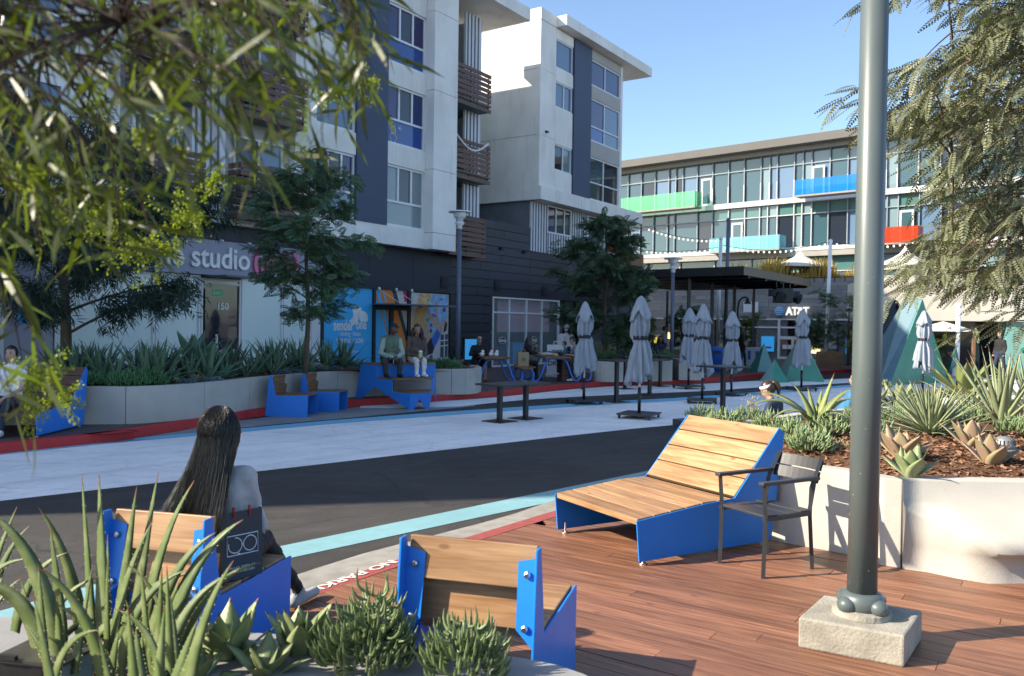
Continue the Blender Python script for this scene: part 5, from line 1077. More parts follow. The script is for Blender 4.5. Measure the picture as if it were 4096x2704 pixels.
# second planter (right tree)
pl2 = thing('planter', 'curved white planter under the right hand street tree', 'planter')
l2 = smooth_line(px([(2338, 1522), (2420, 1527), (2560, 1525), (2690, 1523)], KZ), 5); planter_wall(pl2, l2, KZ - 0.01, 0.68, 0.14, 3.2)
soil(pl2, [p + Vector((-0.05, .05, 0)) for p in l2] + [l2[-1] + Vector((0.4, 2.6, 0)), l2[0] + Vector((-0.6, 2.6, 0))], KZ + 0.6, mound=0.1)
pl3 = thing('planter', 'tapered white planter end right of the tree planter', 'planter'); a = G(2715, 1520, KZ); MB().prism([(a.x, a.y), (a.x + 0.75, a.y + 0.05), (a.x + 1.1, a.y + 1.2), (a.x, a.y + 1.2)], KZ, 0.82).build('wall', 'planter_white', pl3); MB().prism([(a.x + .1, a.y + .1), (a.x + 0.7, a.y + 0.15), (a.x + 1.0, a.y + 1.1), (a.x + .1, a.y + 1.1)], 0.82, 0.826).build('soil', 'soil', pl3)
# timber box planter
tb = thing('planter_box', 'brown timber box planter left of the tree planter', 'planter', G(2300, 1522, KZ), R(10))
for i in range(5): plank(tb, 1.0, 0.04, 0.165, Matrix.Translation((0, -0.35, 0.09 + 0.172 * i)), 'walnut', 'plank', 0); plank(tb, 0.66, 0.04, 0.165, Matrix.Translation((-0.48, 0, 0.09 + 0.172 * i)) @ Matrix.Rotation(PI / 2, 4, 'Z'), 'walnut', 'plank', 0)
MB().box(-0.45, 0.5, -0.32, 0.4, 0.02, 0.84).build('liner', 'soil', tb)
# right planter (near, with the sculpted bench end)
RPZ = 0.79
rp = thing('planter', 'white concrete planter with a sculpted seat behind the armchair', 'planter')
rl = [Vector(p) for p in ((1.98, 8.45, DZ), (1.93, 7.8, DZ), (2.12, 7.02, DZ), (2.58, 6.58, DZ), (2.70, 6.44, DZ), (2.76, 6.26, DZ), (2.915, 6.16, DZ))]
planter_wall(rp, smooth_line(rl, 6), DZ - 0.005, RPZ - DZ, 0.15, 2.55)
# sculpted part: profile grows into a seat, then undercuts
sec = []
for i in range(17):
    s = i / 16; x = 2.908 + 2.4 * s; y0 = 6.155 - 0.02 * s; b = min(1.0, s / 0.20); b = b * b * (3 - 2 * b); u = max(0.0, (s - 0.16) / 0.84); u = min(1.0, u * 2.0)
    sec.append([(x, y0 + 0.15, RPZ), (x, y0 + 0.012, RPZ), (x, y0, RPZ - 0.012), (x, y0 - 0.01, RPZ - 0.155), (x, y0 - 0.025 - 0.14 * b, RPZ - 0.175 - 0.02 * b), (x, y0 - 0.05 - 0.30 * b - 0.10 * s, RPZ - 0.20 - 0.13 * b), (x, y0 - 0.06 - 0.37 * b - 0.10 * s, RPZ - 0.235 - 0.19 * b),
                (x, y0 - 0.03 - 0.33 * b + 0.42 * u * u * b, DZ + 0.19), (x, y0 - 0.02 - 0.32 * b + 0.46 * u * u * b, DZ + 0.08), (x, y0 - 0.02 - 0.34 * b + 0.10 * u, DZ - 0.01)])
n = len(sec[0]); MB().add([p for s in sec for p in s], [(i * n + k, i * n + k + 1, (i + 1) * n + k + 1, (i + 1) * n + k) for i in range(16) for k in range(n - 1)] + [tuple(range(n))]).build('seat_form', 'planter_white', rp, smooth=True)
RS = [Vector((p.x + 0.06, p.y + 0.06, 0)) for p in smooth_line(rl, 6)] + [Vector((5.3, 6.2, 0)), Vector((9.5, 7.5, 0)), Vector((10.5, 11.5, 0)), Vector((7.5, 13.2, 0)), Vector((4.2, 11.4, 0)), Vector((2.6, 9.8, 0))]
soil(rp, RS, RPZ - 0.10, mound=0.16)
def rsoil(x, y):
    return RPZ - 0.10 + 0.10
planter_wall(rp, [Vector((1.98, 8.45, 0)), Vector((2.6, 9.9, 0)), Vector((4.2, 11.5, 0)), Vector((7.5, 13.3, 0))][::-1], 0.0, RPZ - 0.02, 0.15, 3)
lowk = G(2690, 1700); struct(MB().prism([(lowk.x, lowk.y), (lowk.x + 1.5, lowk.y + 1.0), (lowk.x + 1.6, lowk.y - 0.6), (lowk.x + 0.25, lowk.y - 0.75)], 0, 0.12).build('low_kerb', 'charcoal'))
# bark chips on the soil (the loose layer is one mass)
V = []; Fq = []
def chips(n, f):
    for _ in range(n):
        p = f()
        if p is None: continue
        a = random.random() * 2 * PI; L_ = random.uniform(0.012, 0.035); W_ = random.uniform(0.005, 0.013); tl = random.uniform(-0.5, 0.5)
        ux = Vector((math.cos(a), math.sin(a), tl)) * L_; uy = Vector((-math.sin(a), math.cos(a), random.uniform(-.5, .5))) * W_; i = len(V); q = p + Vector((0, 0, random.uniform(0.004, 0.016)))
        V.extend([q - ux - uy, q + ux - uy * .6, q + ux * .8 + uy, q - ux * .9 + uy]); Fq.append((i, i + 1, i + 2, i + 3))
RSc = sum(RS, Vector()) / len(RS)
def rsz(x, y):
    """height of the right planter's soil"""
    best = 0.0
    p = Vector((x, y, 0)); d = p - RSc; f = 1.0
    for i in range(len(RS)):
        a, b = RS[i] - RSc, RS[(i + 1) % len(RS)] - RSc; den = d.x * (b.y - a.y) - d.y * (b.x - a.x)
        if abs(den) < 1e-9: continue
        k = (a.x * (b.y - a.y) - a.y * (b.x - a.x)) / den; ss = ((d.x * k - a.x) * (b.x - a.x) + (d.y * k - a.y) * (b.y - a.y)) / max((b - a).length_squared, 1e-9)
        if k > 0 and -1e-3 <= ss <= 1.001: f = min(f, 1 / k) if best == 0 else f; best = 1; fr = 1 / k
    fr = min(1.0, fr) if best else 1.0
    return RPZ - 0.10 + 0.16 * (1 - fr * fr) if best else None
def rchip():
    x, y = random.uniform(2.2, 6.2), random.uniform(6.3, 8.8)
    if y < 6.3 + 0 * x: return None
    if x < 2.95 and y < 6.6 + (2.6 - x) * 1.15 + 0.15: return None
    return Vector((x, y, rsz(x, y) or RPZ - .1))
chips(5200, rchip)
# foreground planter (the camera looks over it)
FPZ = 0.62
fp = thing('planter', 'smooth grey concrete planter rim along the bottom edge', 'planter')
rim = smooth_line([Vector((-3.4, 3.62, 0)), *px([(300, 2478), (860, 2518), (1400, 2556), (1954, 2612), (2180, 2646), (2330, 2690), (2480, 2770)], FPZ), Vector((0.75, 2.45, 0)), Vector((0.85, 1.9, 0))], 6)
planter_wall(fp, rim, DZ - 0.01, FPZ - DZ + 0.01, 0.42 * -1, 40, 'grey_concrete')
inner = shift(rim, -0.40); soil(fp, inner + [Vector((0.4, 0.9, 0)), Vector((-3.4, 0.9, 0))], FPZ - 0.03)
chips(1500, lambda: Vector((random.uniform(-2.4, -0.15), random.uniform(2.5, 3.1), FPZ - 0.03)))
ch = stuff(npmesh('bark_mulch', [tuple(v) for v in V], Fq, 'mulch_chip'), 'reddish bark chips covering the planter soil', 'mulch')
# ------------------------------------------------------------------ leaves
def bez(a, b, c, n): return [a * (1 - t) ** 2 + b * (2 * t * (1 - t)) + c * t * t for t in [i / n for i in range(n + 1)]]
def blade(m, path, W, th, up, shape='aloe', mi=0, teeth=0, tm=1, tip=None):
    """fleshy leaf along a path: trough-shaped section, optional marginal teeth and dry tip"""
    n = len(path) - 1; rings = []; base = len(m.v); vs = []; fs = []; ms = []
    for i, p in enumerate(path):
        t = i / n; d = (path[min(i + 1, n)] - path[max(i - 1, 0)]).normalized(); s = d.cross(up)
        s = s.normalized() if s.length > 1e-4 else Vector((1, 0, 0)); nn = s.cross(d).normalized()
        if shape == 'aloe': w = W * (1 - t) ** 0.85 * (0.75 + 0.25 * min(1, t * 6)) + 0.0008
        elif shape == 'agave': w = W * (0.5 + 0.5 * math.sin(PI * min(1, t * 1.05 + 0.05))) * (1 - t ** 2.6) + 0.0008
        else: w = W * math.sin(PI * (0.12 + 0.88 * t)) ** 0.7 * (1 if t < 1 else 0) + 0.0008
        k = th * (1 - 0.8 * t)
        vs += [p - s * w / 2, p - s * w * 0.2 - nn * k, p + s * w * 0.2 - nn * k, p + s * w / 2, p - nn * k * 0.25 + s * 0, ]
        rings.append((p, s, w, nn))
    for i in range(n):
        a, b = i * 5, (i + 1) * 5
        for q0, q1 in ((0, 1), (1, 2), (2, 3), (3, 4), (4, 0)): fs.append((a + q0, a + q1, b + q1, b + q0)); ms.append(tip if tip is not None and i >= n - 1 else mi)
    o = len(m.v); m.v += [tuple(v) for v in vs]
    for f, k in zip(fs, ms): m.f.append(tuple(i + o for i in f)); m.m.append(k)
    if teeth:
        for j in range(1, teeth):
            t = j / teeth * 0.93; i = min(int(t * n), n - 1); fr = t * n - i; p = rings[i][0].lerp(rings[i + 1][0], fr); s = rings[i][1]; w = rings[i][2] + (rings[i + 1][2] - rings[i][2]) * fr; d = (path[i + 1] - path[i]).normalized()
            for sg in (-1, 1):
                e = p + s * (sg * w / 2); q = 0.0032 * (1 - 0.5 * t) * (0.6 + 0.8 * ((j * 7 + int(W * 1e4)) % 5) / 5); m.add([e - d * q * 0.8, e + d * q * 0.8, e + s * sg * q * 1.25 + d * q * 0.3], [(0, 1, 2)], tm)
def leaf_obj(parent, path, W, th, up, shape, mats, teeth=0, tip=None):
    m = MB(); blade(m, path, W, th, up, shape, 0, teeth, 1, tip); return m.build('leaf', mats, parent, smooth=True)
def rosette(parent, n, L, W, th, el=(20, 80), droop=0.15, shape='agave', mats=('succ_pale', 'aloe_tooth', 'leaf_tip'), teeth=0, tip=None, seg=10, split=True, seed=0, mb=None, c=Vector((0, 0, 0))):
    rg = random.Random(seed)
    for i in range(n):
        f = (i + 0.5) / n; a = i * 2.39996 + rg.uniform(-0.15, 0.15); e = R(el[0] + (el[1] - el[0]) * (f ** 0.9) + rg.uniform(-5, 5)); l = L * (1 - 0.35 * max(0, f - 0.6) / 0.4) * rg.uniform(0.85, 1.1)
        d = Vector((math.cos(a) * math.cos(e), math.sin(a) * math.cos(e), math.sin(e))); out = Vector((math.cos(a), math.sin(a), 0)); b = c + out * 0.02 * (1 - f)
        P = bez(b, b + d * l * 0.55 + Vector((0, 0, 0.04 * l)), b + d * l - Vector((0, 0, droop * l * math.cos(e))), seg)
        if split: leaf_obj(parent, P, W * rg.uniform(0.85, 1.1), th, Vector((0, 0, 1)) if e < 1.3 else -out, shape, list(mats), teeth, tip)
        else: blade(mb, P, W * rg.uniform(0.85, 1.1), th, Vector((0, 0, 1)) if e < 1.3 else -out, shape, 0, teeth, 1, tip)
def fingers(parent, R_, H, n, L, r, material, seed=0, c=Vector((0, 0, 0)), name='stems', upb=0.5):
    """mound of slim fleshy fingers"""
    rg = random.Random(seed); m = MB()
    for i in range(n):
        a = rg.random() * 2 * PI; q = math.sqrt(rg.random()); h = H * (1 - 0.62 * q * q) * rg.uniform(0.3, 1.0); p = c + Vector((R_ * q * math.cos(a), R_ * q * math.sin(a), h)); l = L * rg.uniform(0.6, 1.15)
        out = Vector((math.cos(a), math.sin(a), 0)); d = (out * (0.25 + 0.9 * q) + Vector((rg.uniform(-.4, .4), rg.uniform(-.4, .4), 0))); e = p + (d * (1 - upb) + Vector((0, 0, upb))).normalized() * l; mid = p + d.normalized() * l * 0.62 + Vector((0, 0, 0.05 * l))
        P = bez(p, mid, e, 4); m.tube(P, [r * 0.8, r, r, r * 0.8, r * 0.15], 5, False)
    return m.build(name, material, parent, smooth=True)
def plant(name, label, cat, loc, rz=0.0, group=None): return thing(name, label, cat, loc, rz, group)
# ---- foreground aloe: tips and roots read from the photograph, depth from the planter it grows in
al = plant('aloe', 'large toothed aloe with long upright leaves in the foreground planter', 'aloe', (-1.45, 3.05, FPZ - 0.03)); org = Vector(al.location)
AL = [((327, 1895), (372, 2570), 3.12, .055), ((395, 1898), (412, 2560), 3.02, .085), ((548, 1941), (470, 2600), 3.2, .07), ((633, 1886), (520, 2600), 3.15, .075), ((778, 1921), (560, 2640), 3.05, .07), ((865, 2128), (600, 2640), 2.9, .065), ((974, 2077), (640, 2690), 2.85, .09), ((199, 2100), (250, 2540), 3.0, .07), ((153, 2028), (330, 2560), 3.15, .06), ((611, 2085), (440, 2640), 2.95, .055), ((723, 2313), (600, 2680), 2.9, .06), ((430, 2135), (430, 2600), 3.22, .05), ((960, 2282), (650, 2720), 2.75, .05),
      ((-60, 2040), (230, 2560), 2.8, .08), ((118, 2103), (-60, 2380), 3.1, .05), ((69, 2025), (-90, 2260), 3.2, .05), ((115, 2235), (-120, 2320), 3.05, .05), ((90, 2310), (-80, 2420), 3.0, .045), ((-120, 2330), (170, 2620), 2.85, .09), ((270, 2210), (60, 2470), 3.1, .055), ((20, 2260), (-60, 2420), 2.95, .06), ((935, 2240), (730, 2790), 2.35, .062), ((660, 2410), (620, 2800), 2.3, .05), ((510, 2420), (560, 2790), 2.25, .055), ((395, 2540), (480, 2800), 2.3, .05), ((130, 2370), (250, 2800), 2.2, .06), ((790, 2480), (690, 2790), 2.55, .06)]
random.seed(77)
for k in range(34):
    bu = random.uniform(120, 760); y = random.uniform(2.5, 3.1); tu = bu + random.gauss(0, 150); AL.append(((tu, random.uniform(2230, 2560)), (bu, 2700), y, random.uniform(.035, .06)))
for (tu, tv), (bu, bv), y, W in AL:
    b = AY(bu, bv, y); b.z = max(min(b.z, FPZ + 0.1), FPZ - 0.06); t = AY(tu, tv, y + random.uniform(-0.1, 0.1))
    d = t - b; side = Vector((d.x, 0, 0)); cv = 0.9 if abs(tu - bu) > 160 else 0.25
    c = b + d * 0.5 + Vector((-d.x * 0.35 * cv, 0, abs(d.x) * 0.55 * cv))
    P = bez(b - org, c - org, t - org, 14); W *= 1.12
    leaf_obj(al, P, W, W * 0.13, Vector((0.25 * random.uniform(-1, 1) - 0.3, -1, 0.35)), 'aloe', ['aloe_near', 'aloe_tooth', 'leaf_tip'], 16, 2)
# grey succulents beside it
def succ(label, q, n, L, W, seed, z=FPZ - 0.03, name='agave', mats=('succ_pale', 'succ_rim', 'leaf_tip'), **k):
    p = G(*q, z); t = plant(name, label, 'succulent', p); rosette(t, n, L, W, W * 0.10, seed=seed, mats=mats, **k); return t
succ('pale green broad leaved agave between the aloe and the blue chair', (905, 2655), 9, 0.27, 0.12, 3, el=(42, 82), tip=2); succ('pale broad leaved agave with pink leaf rims left of the pencil bush', (1200, 2635), 10, 0.26, 0.125, 5, el=(40, 84), tip=2); succ('small pale agave low at the bottom edge between two larger ones', (1060, 2710), 9, 0.22, 0.085, 8, el=(25, 70), tip=2); succ('pale agave rosette under the aloe leaves at the bottom edge', (760, 2740), 8, 0.22, 0.10, 9, el=(20, 60), tip=2)
def bush(label, q, R_, H, n, L, r, material, seed, z=FPZ - 0.03, name='pencil_bush'):
    p = G(*q, z); t = plant(name, label, 'shrub', p); fingers(t, R_, H, n, L, r, material, seed); return t
bush('spiky green pencil bush left of the empty chair', (1470, 2690), 0.15, 0.25, 320, 0.085, 0.0066, 'pencil', 1); bush('spiky green pencil bush in front of the empty chair seat', (1860, 2725), 0.125, 0.21, 260, 0.085, 0.0066, 'pencil', 2)
t = bush('tall spiky pencil bush shoots behind the left pencil bush', (1500, 2650), 0.08, 0.30, 110, 0.10, 0.0062, 'pencil', 4)
# box light among the aloe
p = G(180, 2700, FPZ - 0.02); bx = thing('box_light', 'square dark metal garden light box among the aloe leaves', 'light', Vector((AY(150, 2650, 2.85).x, 2.85, FPZ - 0.03)), R(-12))
MB().box(-0.09, 0.09, -0.08, 0.08, 0, 0.15).build('housing', 'box_steel', bx, bevel=0.004); MB().box(-0.1, 0.17, -0.09, 0.09, 0.155, 0.165).build('hood', 'box_gold', bx); MB().box(-0.1, 0.0, -0.1, -0.085, 0.165, 0.18).build('rim', 'box_steel', bx); MB().box(0.092, 0.16, -0.075, 0.075, 0.02, 0.15).build('lens', 'glass_pale', bx)
# ---- right planter, sunlit
def rz_(q):
    z = RPZ - 0.02
    for _ in range(6): p = G(*q, z); z = rsz(p.x, p.y) or z
    return G(*q, z)
ra = plant('aloe', 'sunlit aloe with long arching leaves in front of the seated headband woman', 'aloe', rz_((3262, 1735))); o = Vector(ra.location)
for (tu, tv), dy, W, arch in (((2985, 1628), -.2, .085, .5), ((3338, 1490), .2, .08, .0), ((3165, 1531), .15, .075, .3), ((3420, 1553), 0, .085, .35), ((3070, 1692), -.45, .08, .5), ((3396, 1672), -.4, .085, .5), ((3020, 1570), .3, .07, .4), ((3130, 1660), -.55, .085, .3), ((3330, 1600), .4, .07, .2), ((3230, 1545), .35, .07, .1), ((3290, 1550), .3, .075, .1), ((3190, 1720), -.5, .09, .2), ((3300, 1720), -.55, .09, .2), ((3440, 1600), .3, .08, .4), ((3350, 1640), -.5, .09, .3)):
    t = AY(tu, tv, o.y + dy) - o; b = Vector((0, 0, 0.06)); P = bez(b, b + t * 0.42 + Vector((0, 0, arch * t.length * 0.75)), t, 10); leaf_obj(ra, P, W * 1.3, W * 0.22, Vector((-0.2, -0.5, 1)), 'aloe', ['aloe_sun', 'aloe_tooth', 'leaf_tip'], 12, 2)
def rros(label, q, n, L, W, seed, name='agave', cat='agave', **k):
    t = plant(name, label, cat, rz_(q)); rosette(t, n, L, W, W * k.pop('thk', 0.12), seed=seed, **k); return t
rros('round spiky pale agave with many narrow leaves in the sunlit planter', (3722, 1735), 115, 0.68, 0.056, 21, el=(-2, 84), droop=0.04, shape='aloe', mats=('agave_pale', 'aloe_tooth', 'leaf_tip'), tip=2, thk=0.25)
rros('tall pale aloe with upright strap leaves at the right edge', (4005, 1700), 30, 0.98, 0.10, 22, name='aloe', cat='aloe', el=(35, 88), droop=0.02, shape='aloe', mats=('agave_pale', 'aloe_tooth', 'leaf_tip'), teeth=10, tip=2, thk=0.2)
rros('second pale strap leaved aloe cut by the right edge', (4120, 1650), 26, 0.95, 0.09, 23, name='aloe', cat='aloe', el=(35, 88), droop=0.02, shape='aloe', mats=('agave_pale', 'aloe_tooth', 'leaf_tip'), tip=2, thk=0.2)
rros('broad leaved yellow green agave behind the round spiky one', (3860, 1610), 14, 0.98, 0.25, 24, el=(18, 75), droop=0.08, mats=('aloe_sun', 'aloe_tooth', 'leaf_tip'), tip=2)
rros('broad leaved pale agave left of the big yellow green one', (3600, 1640), 13, 0.62, 0.17, 31, el=(20, 75), droop=0.08, mats=('agave_pale', 'aloe_tooth', 'leaf_tip'), tip=2)
rros('pale narrow leaved agave between the spiky agave and the tall aloe', (3880, 1672), 40, 0.5, 0.05, 51, el=(10, 84), droop=0.04, shape='aloe', mats=('agave_pale', 'aloe_tooth', 'leaf_tip'), tip=2, thk=0.2); rros('pale agave behind the lamp pole near the arching aloe', (3500, 1640), 16, 0.5, 0.12, 52, el=(15, 80), droop=0.05, mats=('agave_pale', 'aloe_tooth', 'leaf_tip'), tip=2)
for q, s, L, lab in (((3605, 1835), 41, 0.22, 'pink edged succulent rosette right of the lamp pole'), ((3640, 1905), 45, 0.19, 'pale green succulent rosette at the planter edge right of the pole'), ((3880, 1790), 42, 0.21, 'pinkish succulent rosette left of the drain dome'), ((3962, 1862), 43, 0.21, 'pink flushed succulent rosette below the drain dome'), ((3395, 1840), 44, 0.15, 'small succulent rosette just left of the lamp pole'), ((3215, 1810), 46, 0.16, 'small succulent rosette above the armchair back')):
    rros(lab, q, 11, L * 1.5, 0.165 * L / 0.21, s, name='succulent', cat='succulent', el=(30, 84), droop=0.02, mats=(('agave_pink' if s in (41, 42, 43) else 'succ_pale'), 'succ_rim', 'leaf_tip'), tip=2)
FB = [((2815, 1690), 'leftmost finger leaved bush behind the lounger back'), ((2905, 1712), 'low finger leaved bush second from the left behind the lounger'), ((3000, 1700), 'finger leaved bush with dry blossom behind the lounger'), ((3095, 1735), 'finger leaved bush behind the right corner of the lounger back'), ((3165, 1765), 'finger leaved bush right of the lounger under the arching aloe'), ((3245, 1810), 'finger leaved bush above the armchair back'), ((3335, 1745), 'finger leaved bush left of the lamp pole'), ((3510, 1790), 'finger leaved bush right of the lamp pole'), ((3560, 1700), 'finger leaved bush beside the round spiky agave'), ((3905, 1690), 'finger leaved bush between the spiky agave and the tall aloe'), ((3520, 1560), 'far finger leaved bush under the big pyramid'), ((3450, 1690), 'finger leaved bush behind the lamp pole'), ((3640, 1668), 'finger leaved bush behind the pink rosettes, left of the spiky agave'), ((3835, 1725), 'finger leaved bush at the right foot of the round spiky agave'), ((4070, 1745), 'finger leaved bush by the drain dome at the right edge'), ((3700, 1625), 'finger leaved bush behind the round spiky agave'), ((3780, 1600), 'finger leaved bush left of the yellow green agave'), ((3940, 1615), 'finger leaved bush behind the tall strap leaved aloe')]
for i, (q, lab) in enumerate(FB): t = plant('finger_bush', lab, 'shrub', rz_(q), 0, 'finger leaved bushes in the sunlit planter'); fingers(t, 0.17, 0.20, 170, 0.10, 0.0085, 'pencil_pale', 60 + i)
p = rz_((3000, 1700)); fl_ = plant('dry_blossom', 'dry cream blossom stalk above the finger bushes', 'flower', p + Vector((0.02, 0.05, 0))); m = MB(); random.seed(5); m.tube([(0, 0, 0), (0.0, 0, 0.28)], 0.004, 5)
for _ in range(46): v = Vector((random.gauss(0, 0.045), random.gauss(0, 0.04), 0.27 + random.gauss(0, 0.05))); m.ell(v, (0.008, 0.008, 0.009), 5, 4)
m.build('flower_head', 'flower_dry', fl_)
dm = thing('drain_dome', 'grey slotted plastic drain dome on the planter mulch', 'drain', rz_((4016, 1800))); prof = [(0.115, 0.0), (0.115, 0.012), (0.098, 0.016), (0.094, 0.05), (0.08, 0.09), (0.055, 0.115), (0.0, 0.125)]; MB().lathe([(r * 0.955, z) for r, z in prof[2:]], 24).build('shell', 'dome_grey', dm, smooth=True); MB().lathe(prof[:3], 24, cap=False).build('flange', 'dome_grey', dm)
for k in range(18): a = 2 * PI * k / 18; MB().tube([(r * math.cos(a) * .95, r * math.sin(a) * .95, z) for r, z in prof[3:5]], 0.006, 4).build('slot', 'vent_dark', dm)
# ---- shaded plants in the far planter (prototypes copied)
def proto(name, label, cat, group, fn):
    t = thing(name, label, cat, (0, 0, 0), 0, group); m = MB(); fn(t, m)
    return t
def mk_aloe(t, m): rosette(t, 22, 0.60, 0.085, 0.014, el=(8, 86), droop=0.05, shape='aloe', split=False, mb=m, seed=2, seg=5); m.build('leaves', 'shade_aloe', t, smooth=True)
def mk_agave(t, m): rosette(t, 18, 0.50, 0.16, 0.014, el=(12, 80), droop=0.10, split=False, mb=m, seed=4, seg=6); m.build('leaves', 'shade_agave', t, smooth=True)
def mk_bush(t, m): fingers(t, 0.2, 0.24, 300, 0.10, 0.007, 'shade_bush', 9, name='stems')
def mk_pale(t, m): rosette(t, 26, 0.14, 0.04, 0.006, el=(5, 80), split=False, mb=m, seed=6, seg=4); m.build('leaves', 'shade_pale', t, smooth=True)
def mk_chalk(t, m): fingers(t, 0.16, 0.10, 130, 0.07, 0.009, 'blue_chalk', 12)
PR = {'a': proto('aloe', 'dark green upright aloe among its like in the far white planter', 'aloe', 'aloes in the far white planter', mk_aloe), 'g': proto('agave', 'broad leaved blue green agave in the far white planter', 'agave', 'agaves in the far white planter', mk_agave), 'b': proto('low_bush', 'low feathery green bush at the edge of the far white planter', 'shrub', 'low bushes in the far white planter', mk_bush), 'p': proto('succulent', 'small pale rosette on the far planter soil', 'succulent', 'pale rosettes in the far planter', mk_pale), 'c': proto('chalk_stick', 'low blue grey chalk stick clump in the far planter', 'succulent', 'chalk sticks in the far planter', mk_chalk)}
used = set(); FL = resample(fl_line, 60)
DEF = {k: v['label'] for k, v in PR.items()}
def setp(k, loc, s, rz=None, label=None):
    o = PR[k] if k not in used else copy_tree(PR[k]); used.add(k); o.location = loc; o.scale = (s, s, s); o.rotation_euler[2] = random.random() * 6.28 if rz is None else rz
    o['label'] = label or DEF[k]
    return o
random.seed(21); inw = Vector((-0.52, 0.85, 0))
def fpos(u, off):
    """a spot behind the planter wall seen at picture column u"""
    best = min(FL, key=lambda p: abs(CX + p.x / p.y * F_PX - u)); return Vector((best.x, best.y, FAR_SOIL + 0.03)) + inw * off
for u in range(330, 1500, 92): setp('a', fpos(u + random.uniform(-20, 20), random.uniform(0.75, 1.1)), random.uniform(1.2, 1.75))
for u in range(260, 1330, 112): setp('a', fpos(u + random.uniform(-20, 20), random.uniform(1.4, 2.1)), random.uniform(1.25, 1.6))
for u, of, s in ((1120, 0.55, 1.0), (1010, 0.5, 0.9), (1260, 0.5, 0.9)): setp('a', fpos(u, of), s)
setp('g', fpos(845, 1.35) + Vector((0, 0, 0.35)), 1.55, label='largest broad leaved agave standing above the aloes by the shop door'); [setp('g', fpos(u, o_), s_) for u, o_, s_ in ((420, 1.0, 1.0), (560, 0.75, 0.9), (640, 1.1, 1.1), (930, 0.7, 0.95), (1090, 0.9, 1.0), (470, 0.5, 0.6))]; setp('g', fpos(1235, 0.9), 1.0); setp('g', fpos(1415, 0.9), 1.1); setp('g', fpos(1300, 1.4), 1.1); setp('g', fpos(330, 0.35), 0.75); setp('g', fpos(730, 0.6), 0.8); setp('g', fpos(680, 0.25), 0.5); setp('g', fpos(1480, 0.6), 0.8)
for u, of, s in ((300, .7, 1.1), (400, .35, 1), (470, .3, 1.1), (530, .5, 1), (585, .28, 1.1), (640, .32, 1.25), (445, .7, 1.1), (1745, .3, 1.0), (1790, .32, 1.15), (1835, .3, 1.1), (1710, .6, 1.1), (1770, .75, 1.2), (1250, .3, .7)): setp('b', fpos(u, of), s)
for u, of, s in ((730, .28, 1.0), (800, .30, 1.25), (1170, .45, 1.0), (1340, .5, 1.1), (970, .8, .9)): setp('p', fpos(u, of) + Vector((0, 0, .06)), s)
for u, of in ((760, .2), (860, .25), (830, .5), (1140, .35), (1190, .3), (1360, .3), (1440, .3), (1310, .35)): setp('c', fpos(u, of), random.uniform(0.8, 1.1))
for u, y in ((2420, 27), (2470, 27.3), (2520, 27.2), (2580, 27.4), (2640, 27.5), (2450, 27.9), (2560, 28.1)): setp('a', at(u, 1430, y, KZ + 0.62), random.uniform(0.8, 1.1), label='grey green aloe under the right hand street tree')['group'] = 'aloes under the right street tree'
for u, y in ((2400, 26.6), (2440, 26.7), (2600, 27.2), (2660, 27.4)): setp('b', at(u, 1430, y, KZ + 0.62), random.uniform(0.9, 1.2), label='low green bush in the right tree planter')['group'] = 'bushes in the right tree planter'
ya = plant('aloe', 'yellow leaved aloe leaning over behind the leftmost umbrella', 'aloe', at(2405, 1440, 26.8, KZ + 0.62)); rosette(ya, 16, 0.95, 0.07, 0.015, el=(15, 75), droop=0.25, shape='aloe', mats=('aloe_sun', 'aloe_tooth', 'leaf_tip'), seed=88)
rk = tag(MB().ell((0, 0, 0.06), (0.22, 0.16, 0.16), 10, 8).build('rock', 'grey_concrete', None, smooth=True, loc=fpos(1318, 0.75)), 'rounded grey rock among the far planter succulents', 'rock')
# ------------------------------------------------------------------ trees
def inst(T, TF, P, X, roll, S):
    """copies of a template along frames: X = leaf axis"""
    P = np.asarray(P, float); X = np.asarray(X, float); X /= np.linalg.norm(X, axis=1, keepdims=True) + 1e-9; n = len(P)
    up = np.tile(np.array([0, 0, 1.0]), (n, 1)); bad = np.abs(X[:, 2]) > 0.97; up[bad] = (1, 0, 0)
    Y = np.cross(up, X); Y /= np.linalg.norm(Y, axis=1, keepdims=True); Z = np.cross(X, Y); c, s = np.cos(roll)[:, None], np.sin(roll)[:, None]; Y, Z = Y * c + Z * s, Z * c - Y * s
    Vv = P[:, None, :] + S[:, None, None] * (T[None, :, 0:1] * X[:, None, :] + T[None, :, 1:2] * Y[:, None, :] + T[None, :, 2:3] * Z[:, None, :])
    k = len(T); Ff = TF[None, :, :] + (np.arange(n) * k)[:, None, None]
    return Vv.reshape(-1, 3), Ff.reshape(-1, TF.shape[1])
def frond_t(pairs, ll, lw, ang=65, droop=0.15):
    T = []; Fc = []
    for i in range(pairs):
        x = 0.12 + 0.86 * i / (pairs - 1); l = ll * math.sin(PI * (0.25 + 0.65 * i / (pairs - 1)))
        for s in (-1, 1):
            a = R(ang - 22 * i / pairs); dx, dy = math.cos(a), math.sin(a) * s; b = (x, 0.0, -droop * x * x); tz = b[2] - 0.18 * l; k = len(T)
            nx, ny = -dy, dx
            T += [b, (x + dx * l * 0.35 + nx * lw, dy * l * 0.35 + ny * lw, b[2] - 0.02 * l), (x + dx * l * 0.8 + nx * lw * 0.8, dy * l * 0.8 + ny * lw * .8, tz * 0.7 + b[2] * 0.3), (x + dx * l, dy * l, tz), (x + dx * l * 0.8 - nx * lw * 0.8, dy * l * 0.8 - ny * lw * .8, tz * 0.7 + b[2] * 0.3), (x + dx * l * 0.35 - nx * lw, dy * l * 0.35 - ny * lw, b[2] - 0.02 * l)]
            Fc.append([k + q for q in range(6)])
    return np.array(T), np.array(Fc)
